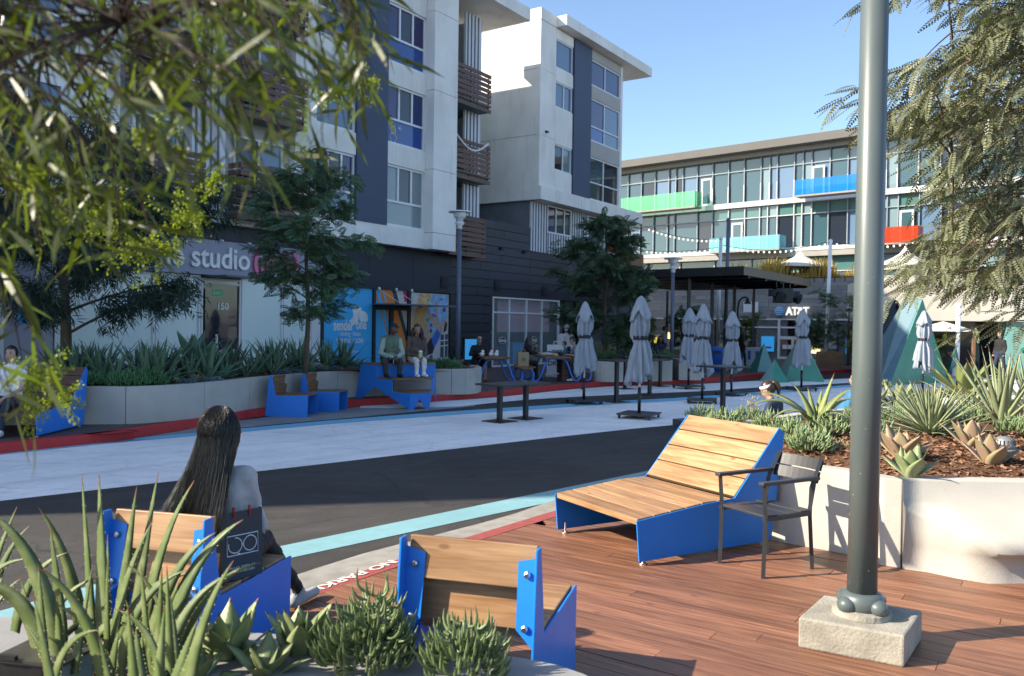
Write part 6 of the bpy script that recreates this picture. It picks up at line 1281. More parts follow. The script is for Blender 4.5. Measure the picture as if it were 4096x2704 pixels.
def willow_t(n, ll, lw):
    T = []; Fc = []; rg = random.Random(4)
    for i in range(n):
        x = i / n * 0.7; a = rg.uniform(-0.9, 0.9); l = ll * rg.uniform(0.7, 1.1); dx, dy, dz = math.cos(a), math.sin(a), rg.uniform(-0.5, 0.3); k = len(T)
        T += [(x, 0, 0), (x + dx * l * .4, dy * l * .4 + lw, dz * l * .4), (x + dx * l, dy * l, dz * l - 0.1 * l), (x + dx * l * .4, dy * l * .4 - lw, dz * l * .4)]; Fc.append([k, k + 1, k + 2, k + 3])
    return np.array(T), np.array(Fc)
def limbs(rg, trunk, H, n, z0, spread, prof, el=(15, 45), sub=3):
    """limb paths from the trunk: prof(f) gives the reach at height fraction f"""
    out = []
    for i in range(n):
        f = (i + 0.5) / n; z = z0 + (H - z0) * f; a = i * 2.39996 + rg.uniform(-.3, .3); r = spread * prof(f) * rg.uniform(0.75, 1.15); e = R(rg.uniform(*el))
        b = trunk(z); t = b + Vector((math.cos(a) * r, math.sin(a) * r, r * math.tan(e))); mid = b.lerp(t, 0.5) + Vector((0, 0, 0.08 * r)); P = bez(b, mid, t, 6); out.append((P, r))
        for s in range(sub):
            q = P[2 + s % 4]; aa = a + rg.choice((-1, 1)) * rg.uniform(0.4, 0.9); rr = r * rg.uniform(0.3, 0.5); tt = q + Vector((math.cos(aa) * rr, math.sin(aa) * rr, rr * rg.uniform(-.1, .5))); out.append((bez(q, q.lerp(tt, .5) + Vector((0, 0, .05 * rr)), tt, 4), rr))
    return out
def tree(name, label, base, H, z0, spread, prof, leafmat, T, n_leaf, lsize, seed, bark='bark', r0=0.06, n=24, el=(15, 45), droop=-0.25, lean=(0, 0), sub=3, start=0.25):
    rg = random.Random(seed); t = thing(name, label, 'tree', base)
    trunk = lambda z: Vector((lean[0] * (z / H) ** 2 + 0.03 * math.sin(z * 2.1 + seed), lean[1] * (z / H) ** 2 + 0.03 * math.cos(z * 1.7), z))
    MB().tube([trunk(H * k / 14) for k in range(15)], [r0 * (1.15 - 0.95 * k / 14) for k in range(15)], 9).build('trunk', bark, t, smooth=True)
    LB = limbs(rg, trunk, H, n, z0, spread, prof, el, sub); m = MB()
    for P, r in LB: m.tube(P, [r0 * 0.32 * (1 - 0.85 * k / (len(P) - 1)) * min(1, 0.45 + r / spread * .6) for k in range(len(P))], 5)
    m.build('limbs', bark, t)
    P_ = []; X_ = []; tot = sum(r for _, r in LB)
    for P, r in LB:
        a = P[0]; d = (P[-1] - P[0]).normalized()
        for _ in range(max(2, int(n_leaf * r / tot))):
            s = rg.uniform(start, 1.0); k = s * (len(P) - 1); i = min(int(k), len(P) - 2); q = P[i].lerp(P[i + 1], k - i); sp = 0.06 * spread
            P_.append(q + Vector((rg.gauss(0, sp), rg.gauss(0, sp), rg.gauss(0, sp)))); X_.append(d * 0.7 + Vector((rg.gauss(0, .7), rg.gauss(0, .7), droop + rg.gauss(0, .35))))
    n_ = len(P_); Vv, Ff = inst(T[0], T[1], [tuple(p) for p in P_], [tuple(x) for x in X_], np.array([rg.gauss(0, .7) for _ in range(n_)]), np.array([lsize * rg.uniform(.6, 1.2) for _ in range(n_)]))
    npmesh('crown', Vv, Ff, leafmat, t); return t
FR = frond_t(7, 0.34, 0.055); cone = lambda f: (0.45 + 0.65 * min(1, f * 2.5)) * (1.02 - f) ** 0.6
tree('street_tree', 'young feathery dark tree in front of the gym sign', at(1226, 1400, 17.6, FAR_SOIL), 4.75, 1.1, 1.35, cone, 'tree_dark', FR, 2300, 0.27, 5, n=30, r0=0.055, el=(5, 40), sub=4)
tree('street_tree', 'dense feathery dark tree behind the closed umbrellas', at(2420, 1400, 27.2, KZ + .6), 4.55, 0.45, 1.5, lambda f: (0.7 + 0.5 * min(1, f * 3)) * (1.03 - f) ** 0.6, 'tree_dark', FR, 3400, 0.34, 8, n=30, r0=0.08, el=(0, 45), sub=4)
WT = willow_t(7, 0.75, 0.045)
tree('willow_tree', 'dark weeping tree at the left end of the far planter', at(258, 1480, 15.6, FAR_SOIL), 4.5, 0.8, 2.1, lambda f: 0.75 + 0.5 * math.sin(PI * min(1, f + .1)), 'tree_willow', WT, 7000, 0.30, 12, n=26, r0=0.10, el=(-8, 40), droop=-0.9, sub=4)
for (u, y, H, sp, mm, lab, sd) in ((2735, 43, 2.6, 0.6, 'tree_dark', 'small dark tree behind the pergola posts', 31), (2960, 41, 2.1, 0.8, 'tree_olive', 'sunny olive green tree beside the white pole', 32), (3390, 40, 3.1, 1.25, 'tree_dark', 'dark tree right of the phone shop door', 33), (3490, 34, 1.2, 0.7, 'tree_olive', 'yellow green shrub left of the banner frame', 34), (2560, 44, 2.0, 0.6, 'tree_olive', 'sunny tree seen through the left pergola bay', 35), (3240, 42.5, 2.2, 0.6, 'tree_dark', 'slim dark tree by the phone shop window', 36), (3700, 33, 1.2, 0.7, 'tree_olive', 'yellow green shrub behind the largest pyramid', 37)):
    tree('small_tree', lab, at(u, 1420, y, 0.15), H, 0.5, sp, lambda f: 0.8 + 0.3 * math.sin(PI * f), mm, FR, 420, 0.36, sd, n=14, r0=0.05, sub=2)
# sunlit tree at the right, trunk outside the picture
NT = frond_t(11, 0.155, 0.029, 62, 0.12)
def near_tree():
    rg = random.Random(17); base = Vector((6.0, 7.9, 0.75)); t = thing('locust_tree', 'sunlit tree with fine pinnate leaves hanging in at the right edge', 'tree', base)
    MB().tube([(0, 0, 0), (-0.1, 0, 1.6), (-0.05, 0.1, 3.2), (-0.2, 0.2, 5.4)], [0.12, 0.10, 0.085, 0.03], 10).build('trunk', 'bark', t, smooth=True)
    m = MB(); P_ = []; X_ = []; roll = []
    tips = []; LP_ = []
    for i in range(26):
        z = 1.2 + 4.2 * i / 26; a = AY(3560 + 520 * rg.random(), -250 + 1350 * ((i * 0.618) % 1), rg.uniform(6.2, 8.2)) - base + Vector((0.5, 0, 0.25)); B = bez(Vector((-0.1, 0.1, min(z, a.z))), Vector((a.x * .45, a.y * .5, (min(z, a.z) + a.z) / 2 + .25)), a, 9); LP_ += B; m.tube(B, [0.030 - 0.024 * k / 9 for k in range(10)], 6)
    def join(p, r0, r1):
        q = min(LP_, key=lambda w: (w - p).length_squared); d = p - q
        m.tube(bez(q, q + d * .5 + Vector((0, 0, .06 * d.length)), p, 5), [r0 - (r0 - r1) * k / 5 for k in range(6)], 4)
    for i in range(250):
        v = rg.uniform(-350, 1230); edge = 3560 + 130 * math.sin(v * 0.011) + (170 if v < 250 else 0) + max(0, (v - 1000)) * 0.5
        u = edge + abs(rg.gauss(0, 1)) * 330; y = rg.uniform(6.0, 8.4); u += 230 * (820 < v < 1020) ; tips.append((AY(u, v, y), rg.uniform(0.55, 1.0)))
    tips += [(AY(3335, 415, 6.6), 1.1), (AY(3420, 428, 6.7), 0.8), (AY(3440, 15, 6.6), 0.9), (AY(3470, 500, 6.6), 0.9), (AY(3560, 1190, 6.5), 0.9), (AY(3830, 1330, 6.5), 0.8), (AY(4010, 1260, 6.5), 0.8)]
    for tip, s in tips:
        tp = tip - base; L = 0.75 * s; st = tp + Vector((L * rg.uniform(0.7, 1.0), rg.uniform(-.25, .35) * L, L * rg.uniform(0.15, 0.6))); mid = st.lerp(tp, 0.5) + Vector((0, 0, 0.10 * L)); B = bez(st, mid, tp, 8); m.tube(B, [0.006 - 0.0045 * k / 8 for k in range(9)], 4); join(st, .010, .006)
        d0 = (B[-1] - B[0]).normalized()
        for k in range(9):
            q = B[k]
            for sg in (-1, 1):
                P_.append(q + Vector((rg.gauss(0, .012), rg.gauss(0, .012), rg.gauss(0, .012)))); out = Vector((d0.x, d0.y, 0)).cross(Vector((0, 0, 1))) * sg; X_.append(d0 * 0.55 + out * rg.uniform(.3, .9) + Vector((rg.gauss(0, .25), rg.gauss(0, .25), rg.gauss(-0.28, .25)))); roll.append(rg.gauss(0.2, .5))
    m.build('limbs', 'bark', t); n = len(P_); Vv, Ff = inst(NT[0], NT[1], [tuple(p) for p in P_], [tuple(x) for x in X_], np.array(roll), np.array([0.25 * rg.uniform(.7, 1.15) for _ in range(n)])); npmesh('crown', Vv, Ff, 'tree_sun', t)
near_tree()
# hanging foliage in the near upper left, from a tree left of the camera
def hanging():
    rg = random.Random(29); base = Vector((-3.3, 1.5, 0.5)); t = thing('acacia_tree', 'weeping tree with long narrow leaves hanging across the upper left corner', 'tree', base)
    MB().tube([(0, 0, -0.4), (0.05, 0, 1.2), (0.15, 0.05, 2.6), (0.4, 0.1, 3.8)], [0.11, 0.10, 0.08, 0.03], 10).build('trunk', 'bark_red', t, smooth=True)
    m = MB(); lv = MB(); bl_ = []
    def vmax(u): return float(np.interp(u, [-300, 0, 200, 500, 700, 850, 1000, 1250, 1450, 1560], [1150, 1180, 1050, 1130, 1060, 820, 720, 640, 520, 330]))
    tw = []; LP_ = []
    for i in range(14):
        e = AY(-150 + 1350 * ((i * .618) % 1), -250 + 520 * ((i * .414) % 1), rg.uniform(1.1, 2.1)) - base; z = rg.uniform(1.4, 3.4); B = bez(Vector((.12, .05, z)), Vector((e.x * .5, e.y * .5, max(z, e.z) + .2)), e, 12); LP_ += B; m.tube(B, [.015 - .011 * k / 12 for k in range(13)], 6)
    for i in range(205):
        u = -250 + 1800 * rg.random() ** 1.3; v = vmax(u) * (1 - 0.95 * rg.random() ** 1.1) - 40; tw.append((u, v, rg.uniform(1.0, 2.1), rg.uniform(.35, .65)))
    for u, v in ((60, 1650), (130, 1700), (20, 1560), (180, 1520), (90, 1480), (30, 1300), (220, 1560)): tw.append((u, v, rg.uniform(1.3, 1.9), 0.5))
    for u, v, y, L in tw:
        tip = AY(u, v, y) - base; L *= y / 2.2; st = tip + Vector((-L * rg.uniform(.25, .8), rg.uniform(-.2, .2) * L, L * rg.uniform(.5, 1.0))); B = bez(st, st.lerp(tip, .45) + Vector((.12 * L, 0, .16 * L)), tip, 9); m.tube(B, [(0.0032 - 0.002 * k / 9) * y / 2 for k in range(10)], 5)
        q = min(LP_, key=lambda w_: (w_ - st).length_squared); d_ = st - q; m.tube(bez(q, q + d_ * .5 + Vector((0, 0, .10 * d_.length)), st, 5), [(.0045 - .0013 * k / 5) * y / 2 for k in range(6)], 4)
        for k in range(2, 10):
            if rg.random() < .12: continue
            q = B[k]; l = rg.uniform(.08, .15) * (y / 2.0); d = Vector((rg.gauss(.18, .55), rg.gauss(0, .5), rg.uniform(-1.1, -.1))).normalized(); side = Vector((rg.gauss(0, 1), rg.gauss(0, 1), rg.gauss(0, .4))); s = d.cross(side).normalized(); w = rg.uniform(.0045, .008) * y / 2.0; c = Vector((rg.gauss(0, .16), rg.gauss(0, .16), 0)) * l
            pts = [q, q + d * l * .35 + c * .5, q + d * l * .7 + c * .9, q + d * l + c * 1.1 - Vector((0, 0, .05 * l))]
            lv.add([pts[0] - s * w * .3, pts[0] + s * w * .3, pts[1] - s * w, pts[1] + s * w, pts[2] - s * w * .8, pts[2] + s * w * .8, pts[3]], [(0, 1, 3, 2), (2, 3, 5, 4), (4, 5, 6)])
    fl = MB()
    for u, v, y, r in ((130, 700, 1.5, .05), (610, 560, 1.6, .05), (250, 860, 2.1, .085), (420, 900, 2.2, .09), (560, 960, 2.3, .085), (690, 880, 2.3, .07), (330, 780, 2.0, .07), (760, 820, 2.4, .06), (180, 1480, 2.1, .08), (110, 1540, 2.0, .07), (230, 1590, 2.2, .06), (1330, 380, 2.4, .05), (1440, 330, 2.4, .05), (820, 180, 2.1, .05), (640, 1010, 2.3, .06), (860, 700, 2.4, .05), (480, 830, 2.2, .06), (30, 150, 1.9, .05)):
        c = AY(u, v, y) - base
        for j in range(9):
            a = Vector((rg.gauss(0, 1), rg.gauss(0, 1), rg.gauss(0, .8))).normalized(); st = c + a * r * .15; en = c + a * r * rg.uniform(.9, 1.5) + Vector((0, 0, -r * .35))
            for q in range(60):
                p = st.lerp(en, rg.random()) + Vector((rg.gauss(0, .1), rg.gauss(0, .1), rg.gauss(0, .1))) * r; s1 = Vector((rg.gauss(0, 1), rg.gauss(0, 1), rg.gauss(0, 1))).normalized() * .0042; s2 = s1.cross(Vector((rg.gauss(0, 1), rg.gauss(0, 1), rg.gauss(0, 1)))).normalized() * .0035; fl.add([p - s1, p - s2, p + s1, p + s2], [(0, 1, 2, 3)])
    m.build('limbs', 'bark_red', t); lv.build('crown', 'hang_leaf', t); fl.build('blossoms', 'blossom', t)
hanging()
# ------------------------------------------------------------------ people: one fused skin per body, coloured by the nearest limb
def _cap(m, a, b, ra, rb, n=14):
    a, b = Vector(a), Vector(b); d = b - a; L = d.length or 1e-4; d = d / L; pts = []; rr = []
    for k in range(4): t = k / 4 * PI / 2; pts.append(a - d * ra * math.cos(t)); rr.append(max(ra * math.sin(t), 1e-4))
    pts += [a, a.lerp(b, .5), b]; rr += [ra, (ra + rb) / 2, rb]
    for k in range(1, 5): t = k / 4 * PI / 2; pts.append(b + d * rb * math.sin(t)); rr.append(max(rb * math.cos(t), 1e-4))
    m.tube(pts, rr, n)
def fuse(name, prims, mats, parent, voxel, smooth=6):
    m = MB()
    for p in prims:
        if p[0] == 'c': _cap(m, p[1], p[2], p[3], p[4])
        else: m.ell(p[1], p[2], 16, 12, p[4] if len(p) > 4 else None)
    o = m.build(name, [mats[0]]); r = o.modifiers.new('r', 'REMESH'); r.mode = 'VOXEL'; r.voxel_size = voxel
    s = o.modifiers.new('s', 'SMOOTH'); s.iterations = smooth; s.factor = 0.5
    dg = bpy.context.evaluated_depsgraph_get(); me = bpy.data.meshes.new_from_object(o.evaluated_get(dg)); bpy.data.objects.remove(o)
    n = len(me.polygons); C = np.zeros(n * 3); me.polygons.foreach_get('center', C); C = C.reshape(-1, 3); best = np.full(n, 1e9); idx = np.zeros(n, int)
    for p in prims:
        if p[0] == 'c':
            a, b = np.array(p[1]), np.array(p[2]); ab = b - a; t = np.clip(((C - a) @ ab) / max(ab @ ab, 1e-9), 0, 1); d = np.linalg.norm(C - a - t[:, None] * ab, axis=1) - (p[3] + (p[4] - p[3]) * t); mi = p[5]
        else: q = (C - np.array(p[1])) / np.array(p[2]); d = (np.linalg.norm(q, axis=1) - 1) * min(p[2]); mi = p[3]
        k = d < best; best[k] = d[k]; idx[k] = mi
    if voxel < .02:                                             # cloth creases
        from mathutils import noise
        cl = np.zeros(len(me.vertices), bool); fi = np.where(np.isin(idx, (0, 1, 4)))[0]
        for k in fi: cl[list(me.polygons[int(k)].vertices)] = True
        for v in me.vertices:
            if cl[v.index]: q = v.co; v.co = q + v.normal * (0.011 * noise.noise(q * 9.0 + Vector((0, 0, q.z * 6))) + 0.006 * noise.noise(q * 24.0 + Vector((5, 0, q.x * 10))))
    me.materials.clear()
    for q in mats: me.materials.append(MATS[q])
    me.polygons.foreach_set('material_index', idx.astype(np.int32)); me.polygons.foreach_set('use_smooth', np.ones(n, bool)); me.update()
    return put(name, me, parent)
def add_to(o, mb, mi):
    """join extra pieces (fingers, features) onto a fused body"""
    import bmesh
    bm = bmesh.new(); bm.from_mesh(o.data); vs = [bm.verts.new(v) for v in mb.v]
    for f, k in zip(mb.f, mb.m):
        try: q = bm.faces.new([vs[i] for i in f]); q.material_index = k if mi is None else mi; q.smooth = True
        except ValueError: pass
    bm.to_mesh(o.data); bm.free()
def V3(*a): return Vector(a)
def person(label, loc, rz, J, top='shirt_black', bottom='jeans', skin='skin_mid', shoe='shoe_black', sleeve=True, shorts=False, hair='hair_black', hairstyle='short', face=None, bulk=1.0, voxel=0.018, mask=False, glasses=False, cap=None, fingers_=True, vest=None, scale=1.0, hands=None, visor=None, legs=True):
    """J: joints in the body's own frame (x right, y forward, z up); 'face' = direction the head looks"""
    t = thing('person', label, 'person', loc, rz); t.scale = (scale,) * 3
    mats = [top, bottom, skin, shoe, vest or top]; P = []; b = bulk
    pel, ch, nk, hd = J['pel'], J['chest'], J['neck'], J['head']; sx = (J['shR'] - J['shL']).normalized()
    for s in (-1, 1):
        P.append(('c', pel + sx * .065 * s, pel.lerp(ch, .5) + sx * .055 * s, .115 * b, .105 * b, 0)); P.append(('c', pel.lerp(ch, .45) + sx * .055 * s, ch + sx * .07 * s, .105 * b, .105 * b, 4))
        P.append(('c', pel + sx * .07 * s, pel + sx * .06 * s + V3(0, 0, -.03), .12 * b, .115 * b, 1))
    P.append(('c', J['shL'], J['shR'], .062 * b, .062 * b, 4)); P.append(('c', ch.lerp(nk, .6), nk, .07, .055, 4)); P.append(('c', nk, hd + V3(0, 0, -.06), .05, .048, 2))
    fd = Vector(face or (0, 1, 0)).normalized(); rt = fd.cross(V3(0, 0, 1)).normalized(); upv = rt.cross(fd); HM = Matrix((rt, fd, upv)).transposed()
    P.append(('e', hd, (.078, .098, .118), 2, HM)); P.append(('e', hd + fd * .045 - upv * .055, (.055, .055, .06), 2, HM)); P.append(('e', hd + fd * .10 - upv * .012, (.013, .020, .026), 2, HM))
    for s in (-1, 1): P.append(('e', hd + rt * s * .078 - upv * .005 - fd * .01, (.012, .022, .032), 2, HM))
    for s in 'LR':
        sh, el, wr = J['sh' + s], J['el' + s], J['wr' + s]; sl = 0
        P.append(('c', sh, sh.lerp(el, .55), .062 * b, .055 * b, 0)); P.append(('c', sh.lerp(el, .55), el, .052 * b, .046 * b, 0 if sleeve else 2)); P.append(('c', el, wr, .045 * b if sleeve else .038, .036 * b if sleeve else .026, 0 if sleeve else 2))
        hdir = (J.get('hd' + s) or (wr - el).normalized()); P.append(('c', wr, wr + hdir * .07, .027, .032, 2))
        if legs:
            hp, kn, an, to = J['hip' + s], J['kn' + s], J['an' + s], J['to' + s]
            P.append(('c', hp, kn, .092 * b, .066 * b, 1)); P.append(('c', kn, an, .062 * b, (.046 if not shorts else .036) * b, 1 if not shorts else 2)); fdir = (to - an); fdir.z = 0; fdir.normalize(); heel = V3(an.x, an.y, to.z) - fdir * .05
            P.append(('c', heel, to, .042, .036, 3)); P.append(('c', an, V3(an.x, an.y, to.z + .02) + fdir * .02, .042, .045, 3 if not shorts else 2))
    o = fuse('body', P, mats, t, voxel)
    m = MB(); m.k = 2
    if fingers_:
        for s, sg in (('L', -1), ('R', 1)):
            wr, el = J['wr' + s], J['el' + s]; d = (J.get('hd' + s) or (wr - el).normalized()).normalized(); ac = sx * 1.0; ac = (ac - d * ac.dot(d)).normalized(); cn = Vector((hands or {}).get(s, (0, 0, -1))); cn = (cn - d * cn.dot(d)); cn = cn.normalized() if cn.length > 1e-3 else d.cross(ac)
            ac = d.cross(cn).normalized()
            for k, (q, l) in enumerate(((-.026, .058), (-.009, .068), (.009, .064), (.026, .050))):
                a = wr + d * .085 + ac * q; m.tube([a, a + d * l * .45 + cn * .012, a + d * l * .75 + cn * .035, a + d * l * .8 + cn * .062], [.0095, .009, .008, .006], 6)
            a = wr + d * .035 - ac * .030; m.tube([a, a + d * .03 - ac * .022 + cn * .02, a + d * .055 - ac * .020 + cn * .045], [.011, .0095, .007], 6)
        add_to(o, m, 2)
    f = MB()
    if not glasses:
        for s in (-1, 1): f.ell(hd + rt * s * .032 + fd * .083 + upv * .010, (.013, .010, .007), 8, 6, HM, 0)
    for s in (-1, 1): f.ell(hd + rt * s * .032 + fd * .086 + upv * .032, (.018, .008, .004), 8, 6, HM, 1)
    if not mask: f.ell(hd + fd * .093 - upv * .062, (.022, .009, .007), 8, 6, HM, 2)
    f.build('face', ['eye_dark', hair, 'lip'], t, smooth=True)
    if glasses:
        g = MB()
        for s in (-1, 1): g.ell(hd + rt * s * .032 + fd * .092 + upv * .010, (.028, .010, .020), 10, 6, HM)
        g.tube([hd + rt * .085 + fd * .02 + upv * .012, hd + rt * .06 + fd * .085 + upv * .014, hd + fd * .1 + upv * .014, hd - rt * .06 + fd * .085 + upv * .014, hd - rt * .085 + fd * .02 + upv * .012], .004, 5); g.build('sunglasses', 'lens_dark', t, smooth=True)
    if mask:
        g = MB(); g.ell(hd + fd * .055 - upv * .045, (.066, .062, .052), 16, 10, HM); g.build('face_mask', 'mask_white', t, smooth=True)
    h = MB()
    if hairstyle in ('short', 'long', 'ponytail', 'bun'):
        h.ell(hd - fd * .014 + upv * .022, (.088, .104, .112), 18, 12, HM)
        if hairstyle == 'long':
            for a_ in np.linspace(-1.9, 1.9, 17):
                st = hd + (rt * math.sin(a_) * .082 - fd * math.cos(a_) * .085) + upv * .02; en = hd + rt * math.sin(a_) * .125 - fd * (math.cos(a_) * .105 + .015) - V3(0, 0, .30 + .05 * math.cos(3 * a_)); h.tube(bez(st, st.lerp(en, .45) + (rt * math.sin(a_) - fd * math.cos(a_)) * .035, en, 6), [.030, .034, .036, .036, .032, .024, .006], 6)
        if hairstyle == 'ponytail':
            st = hd - fd * .085 + upv * .075; h.ell(st, (.03, .035, .03), 10, 8, HM); h.tube(bez(st, st - fd * .13 - upv * .02, st - fd * .10 - V3(0, 0, .26), 7), [.026, .036, .040, .040, .036, .028, .018, .004], 10)
        if hairstyle == 'bun': h.ell(hd - fd * .09 + upv * .08, (.045, .045, .045), 12, 8)
        # open the face
        keep = [f_ for f_ in h.f if not ((lambda c: (c - hd).dot(fd) > .028 and (c - hd).dot(upv) < .066)(sum((Vector(h.v[i]) for i in f_), Vector()) / len(f_)))]
        h.f = keep; h.m = [0] * len(keep); ho = h.build('hair', hair, t, smooth=True)
    if cap:
        g = MB(); g.ell(hd + upv * .045, (.092, .108, .092), 18, 12, HM); g.f = [f_ for f_ in g.f if (sum((Vector(g.v[i]) for i in f_), Vector()) / len(f_) - hd).dot(upv) > .038]; g.m = [0] * len(g.f)
        g.add([hd + upv * .048 + fd * (.085 + .085 * r_ * math.cos(a_)) + rt * (.085 * math.sin(a_)) - upv * .018 * r_ * r_ for r_ in (.1, 1.0) for a_ in np.linspace(-1.35, 1.35, 9)], [(k, k + 1, 10 + k, 9 + k) for k in range(8)], 0); q = g.build('cap', cap, t, smooth=True); q.modifiers.new('thick', 'SOLIDIFY').thickness = .005
    if visor:
        g = MB(); g.lathe([(.092, -.02), (.096, 0), (.092, .02)], 20, cap=False); q = g.build('headband', visor, t, smooth=True); q.matrix_local = Matrix.Translation(hd + upv * .05) @ HM.to_4x4() @ Matrix.Diagonal((.93, 1.08, 1, 1))
    return t
def sit(seat=.44, knee=.42, ft=.40, lean=0.0, sep=.11, drop=None, kz=None, armL=None, armR=None, up=.0):
    """seated joints; ft = forward position of the ankle, drop = height of the soles"""
    s0 = 0.0 if drop is None else drop; pel = V3(0, 0, seat + .11); ch = pel + V3(0, lean * .36, .36); nk = ch + V3(0, lean * .14, .16); hd = nk + V3(0, .03 + lean * .08, .155); kz = kz or seat + .075; J = dict(pel=pel, chest=ch, neck=nk, head=hd, shL=ch + V3(-.17, .0, .09), shR=ch + V3(.17, .0, .09))
    for s, g in (('L', -1), ('R', 1)): J['hip' + s] = pel + V3(g * .09, .03, -.035); J['kn' + s] = V3(g * sep, knee, kz); J['an' + s] = V3(g * (sep * .95), ft, s0 + .10); J['to' + s] = V3(g * (sep * 1.1), ft + .17, s0 + .042)
    for s, g, a in (('L', -1, armL), ('R', 1, armR)):
        if a: J['el' + s], J['wr' + s] = a
        else: J['el' + s] = J['sh' + s] + V3(g * .05, .06, -.27); J['wr' + s] = V3(g * .10, knee * .72, kz + .10)
    return J
def stand(lean=0.0, armL=None, armR=None, step=.06):
    J = dict(pel=V3(0, 0, .95), chest=V3(0, lean * .3, 1.30), neck=V3(0, lean * .4, 1.47), head=V3(0, .03 + lean * .45, 1.62), shL=V3(-.18, lean * .3, 1.38), shR=V3(.18, lean * .3, 1.38))
    for s, g in (('L', -1), ('R', 1)): J['hip' + s] = V3(g * .09, 0, .92); J['kn' + s] = V3(g * .10, .02 + g * step, .5); J['an' + s] = V3(g * .10, -.03 + g * step * 1.8, .09); J['to' + s] = V3(g * .12, .14 + g * step * 1.8, .042)
    for s, g, a in (('L', -1, armL), ('R', 1, armR)):
        if a: J['el' + s], J['wr' + s] = a
        else: J['el' + s] = V3(g * .24, -.02, 1.12); J['wr' + s] = V3(g * .23, .09, .87)
    return J
# ---- woman in the foreground chair
c4 = lambda x, y: (500 + x * .6378, 1500 + y * .6378)
pw = midA + fA * 0.38 + Vector((0.10, -0.02, 0)); seat = 0.465
J = sit(seat, .43, .80, -.08, .10, 0.0, seat + .10); rw_ = Matrix.Rotation(-(rA + R(12)), 3, 'Z'); wl = lambda x, y, z: rw_ @ (Vector((x, y, DZ + z)) - pw) / 0.95
J['knR'] = wl(-1.42, 4.82, .50); J['anR'] = wl(-1.30, 5.13, .11); J['toR'] = wl(-1.235, 5.30, .045); J['knL'] = wl(-1.62, 4.86, .50); J['anL'] = wl(-1.62, 4.95, .10); J['toL'] = wl(-1.60, 5.12, .045); J['head'] = J['neck'] + V3(.0, .01, .165); J['shL'] = J['chest'] + V3(-.145, 0, .075); J['shR'] = J['chest'] + V3(.145, 0, .075)
J['elL'], J['wrL'] = V3(-.19, .06, .72), V3(-.09, .30, .62); J['elR'], J['wrR'] = V3(.19, .07, .71), V3(.08, .30, .63)
wom = person('woman in a grey sweatshirt with long black hair seated with her back turned', pw, rA + R(12), J, 'sweat_grey', 'pants_black', 'skin_light', 'shoe_grey', hair='hair_black', hairstyle='none', face=(.90, .44, -.03), voxel=.013, mask=True, bulk=0.90, scale=0.95)
def long_hair(t, hd, fd):
    rg = random.Random(3); rt = fd.cross(V3(0, 0, 1)).normalized(); up_ = V3(0, 0, 1); m = MB(); cp = MB(); HM = Matrix((rt, fd, up_)).transposed(); cp.ell(hd - fd * .012 + up_ * .018, (.085, .104, .114), 22, 16, HM)
    cp.f = [f_ for f_ in cp.f if not ((lambda c: (c - hd).dot(fd) > .045 and (c - hd).dot(up_) < .07)(sum((Vector(cp.v[i]) for i in f_), Vector()) / len(f_)))]; cp.m = [0] * len(cp.f)
    back = V3(-.35, -1, 0).normalized()
    for i in range(4200):
        a = rg.uniform(-1.75, 1.75); el_ = rg.uniform(-.1, 1.35); n_ = (back * math.cos(a) + back.cross(up_) * math.sin(a)) * math.cos(el_) + up_ * math.sin(el_); st = hd + V3(n_.x * .087, n_.y * .095, n_.z * .125 + .01)
        k = rg.uniform(-1, 1); low = hd + back * (.13 + .05 * rg.random()) + V3(-.07, 0, 0) - back.cross(up_) * (-math.sin(a) * .17 + rg.gauss(0, .028)) + up_ * (-.50 + .07 * rg.random() - .06 * abs(math.sin(a)))
        hor = V3(n_.x, n_.y, 0); hor = hor.normalized() if hor.length > .05 else back; side = hd + hor * (.108 + .01 * rg.random()) + up_ * rg.uniform(-.06, -.0)
        A_ = bez(st, st + n_ * .02 + hor * .03, side, 3); B_ = bez(side, hd + hor * .066 + back * .085 + up_ * -.22 + back.cross(up_) * math.sin(a) * .07, low, 8)
        P = [q + V3(rg.gauss(0, .0012), rg.gauss(0, .0012), 0) for q in A_[:-1] + B_]
        r_ = rg.uniform(.0007, .0014) if i > 320 else .0085
        if i <= 320: m.tube([q - hor * .013 for q in B_], [.004, .0085, .009, .009, .009, .009, .008, .006, .001], 4, False)
        else: m.tube(P, [r_] * 9 + [r_ * .8, r_ * .5, r_ * .15], 3, False)
    h = cp.build('hair', 'hair_black', t, smooth=True); m.build('strands', 'hair_black', h, smooth=True)
long_hair(wom, J['head'], V3(.90, .44, -.03).normalized())
# shopping bag on the seat beside her
sz = DZ + 0.445; bl0, br0 = G(*c4(610, 1305), sz), G(*c4(862, 1243), sz); bw = (br0 - bl0).length; bxd = (br0 - bl0).normalized(); byd = Vector((-bxd.y, bxd.x, 0))
bag = thing('shopping_bag', 'black paper shopping bag with a white spectacle logo on the chair seat', 'bag', (bl0 + br0) / 2, math.atan2(bxd.y, bxd.x)); w2, hB, dB = bw / 2, 0.345, 0.10
MB().add([(-w2, 0, 0), (w2, 0, 0), (w2, dB, 0), (-w2, dB, 0), (-w2 - .002, .012, hB), (w2 + .002, .012, hB), (w2 + .002, dB - .012, hB), (-w2 - .002, dB - .012, hB)], [(0, 1, 5, 4), (1, 2, 6, 5), (2, 3, 7, 6), (3, 0, 4, 7), (0, 3, 2, 1)]).build('body', 'bag_black', bag)
for x in (-.045, .045): MB().tube(smooth_line([V3(x - .004, .008, hB - .03), V3(x - .004, .0, hB + .012), V3(x + .004, .03, hB + .016), V3(x + .004, .03, hB - .02)], 4), .0035, 6).build('handle', 'cord_red', bag)
m = MB(); zc = .175; Bm = lambda x, z: V3(x, -.002 + .012 * z / hB - .001, z)
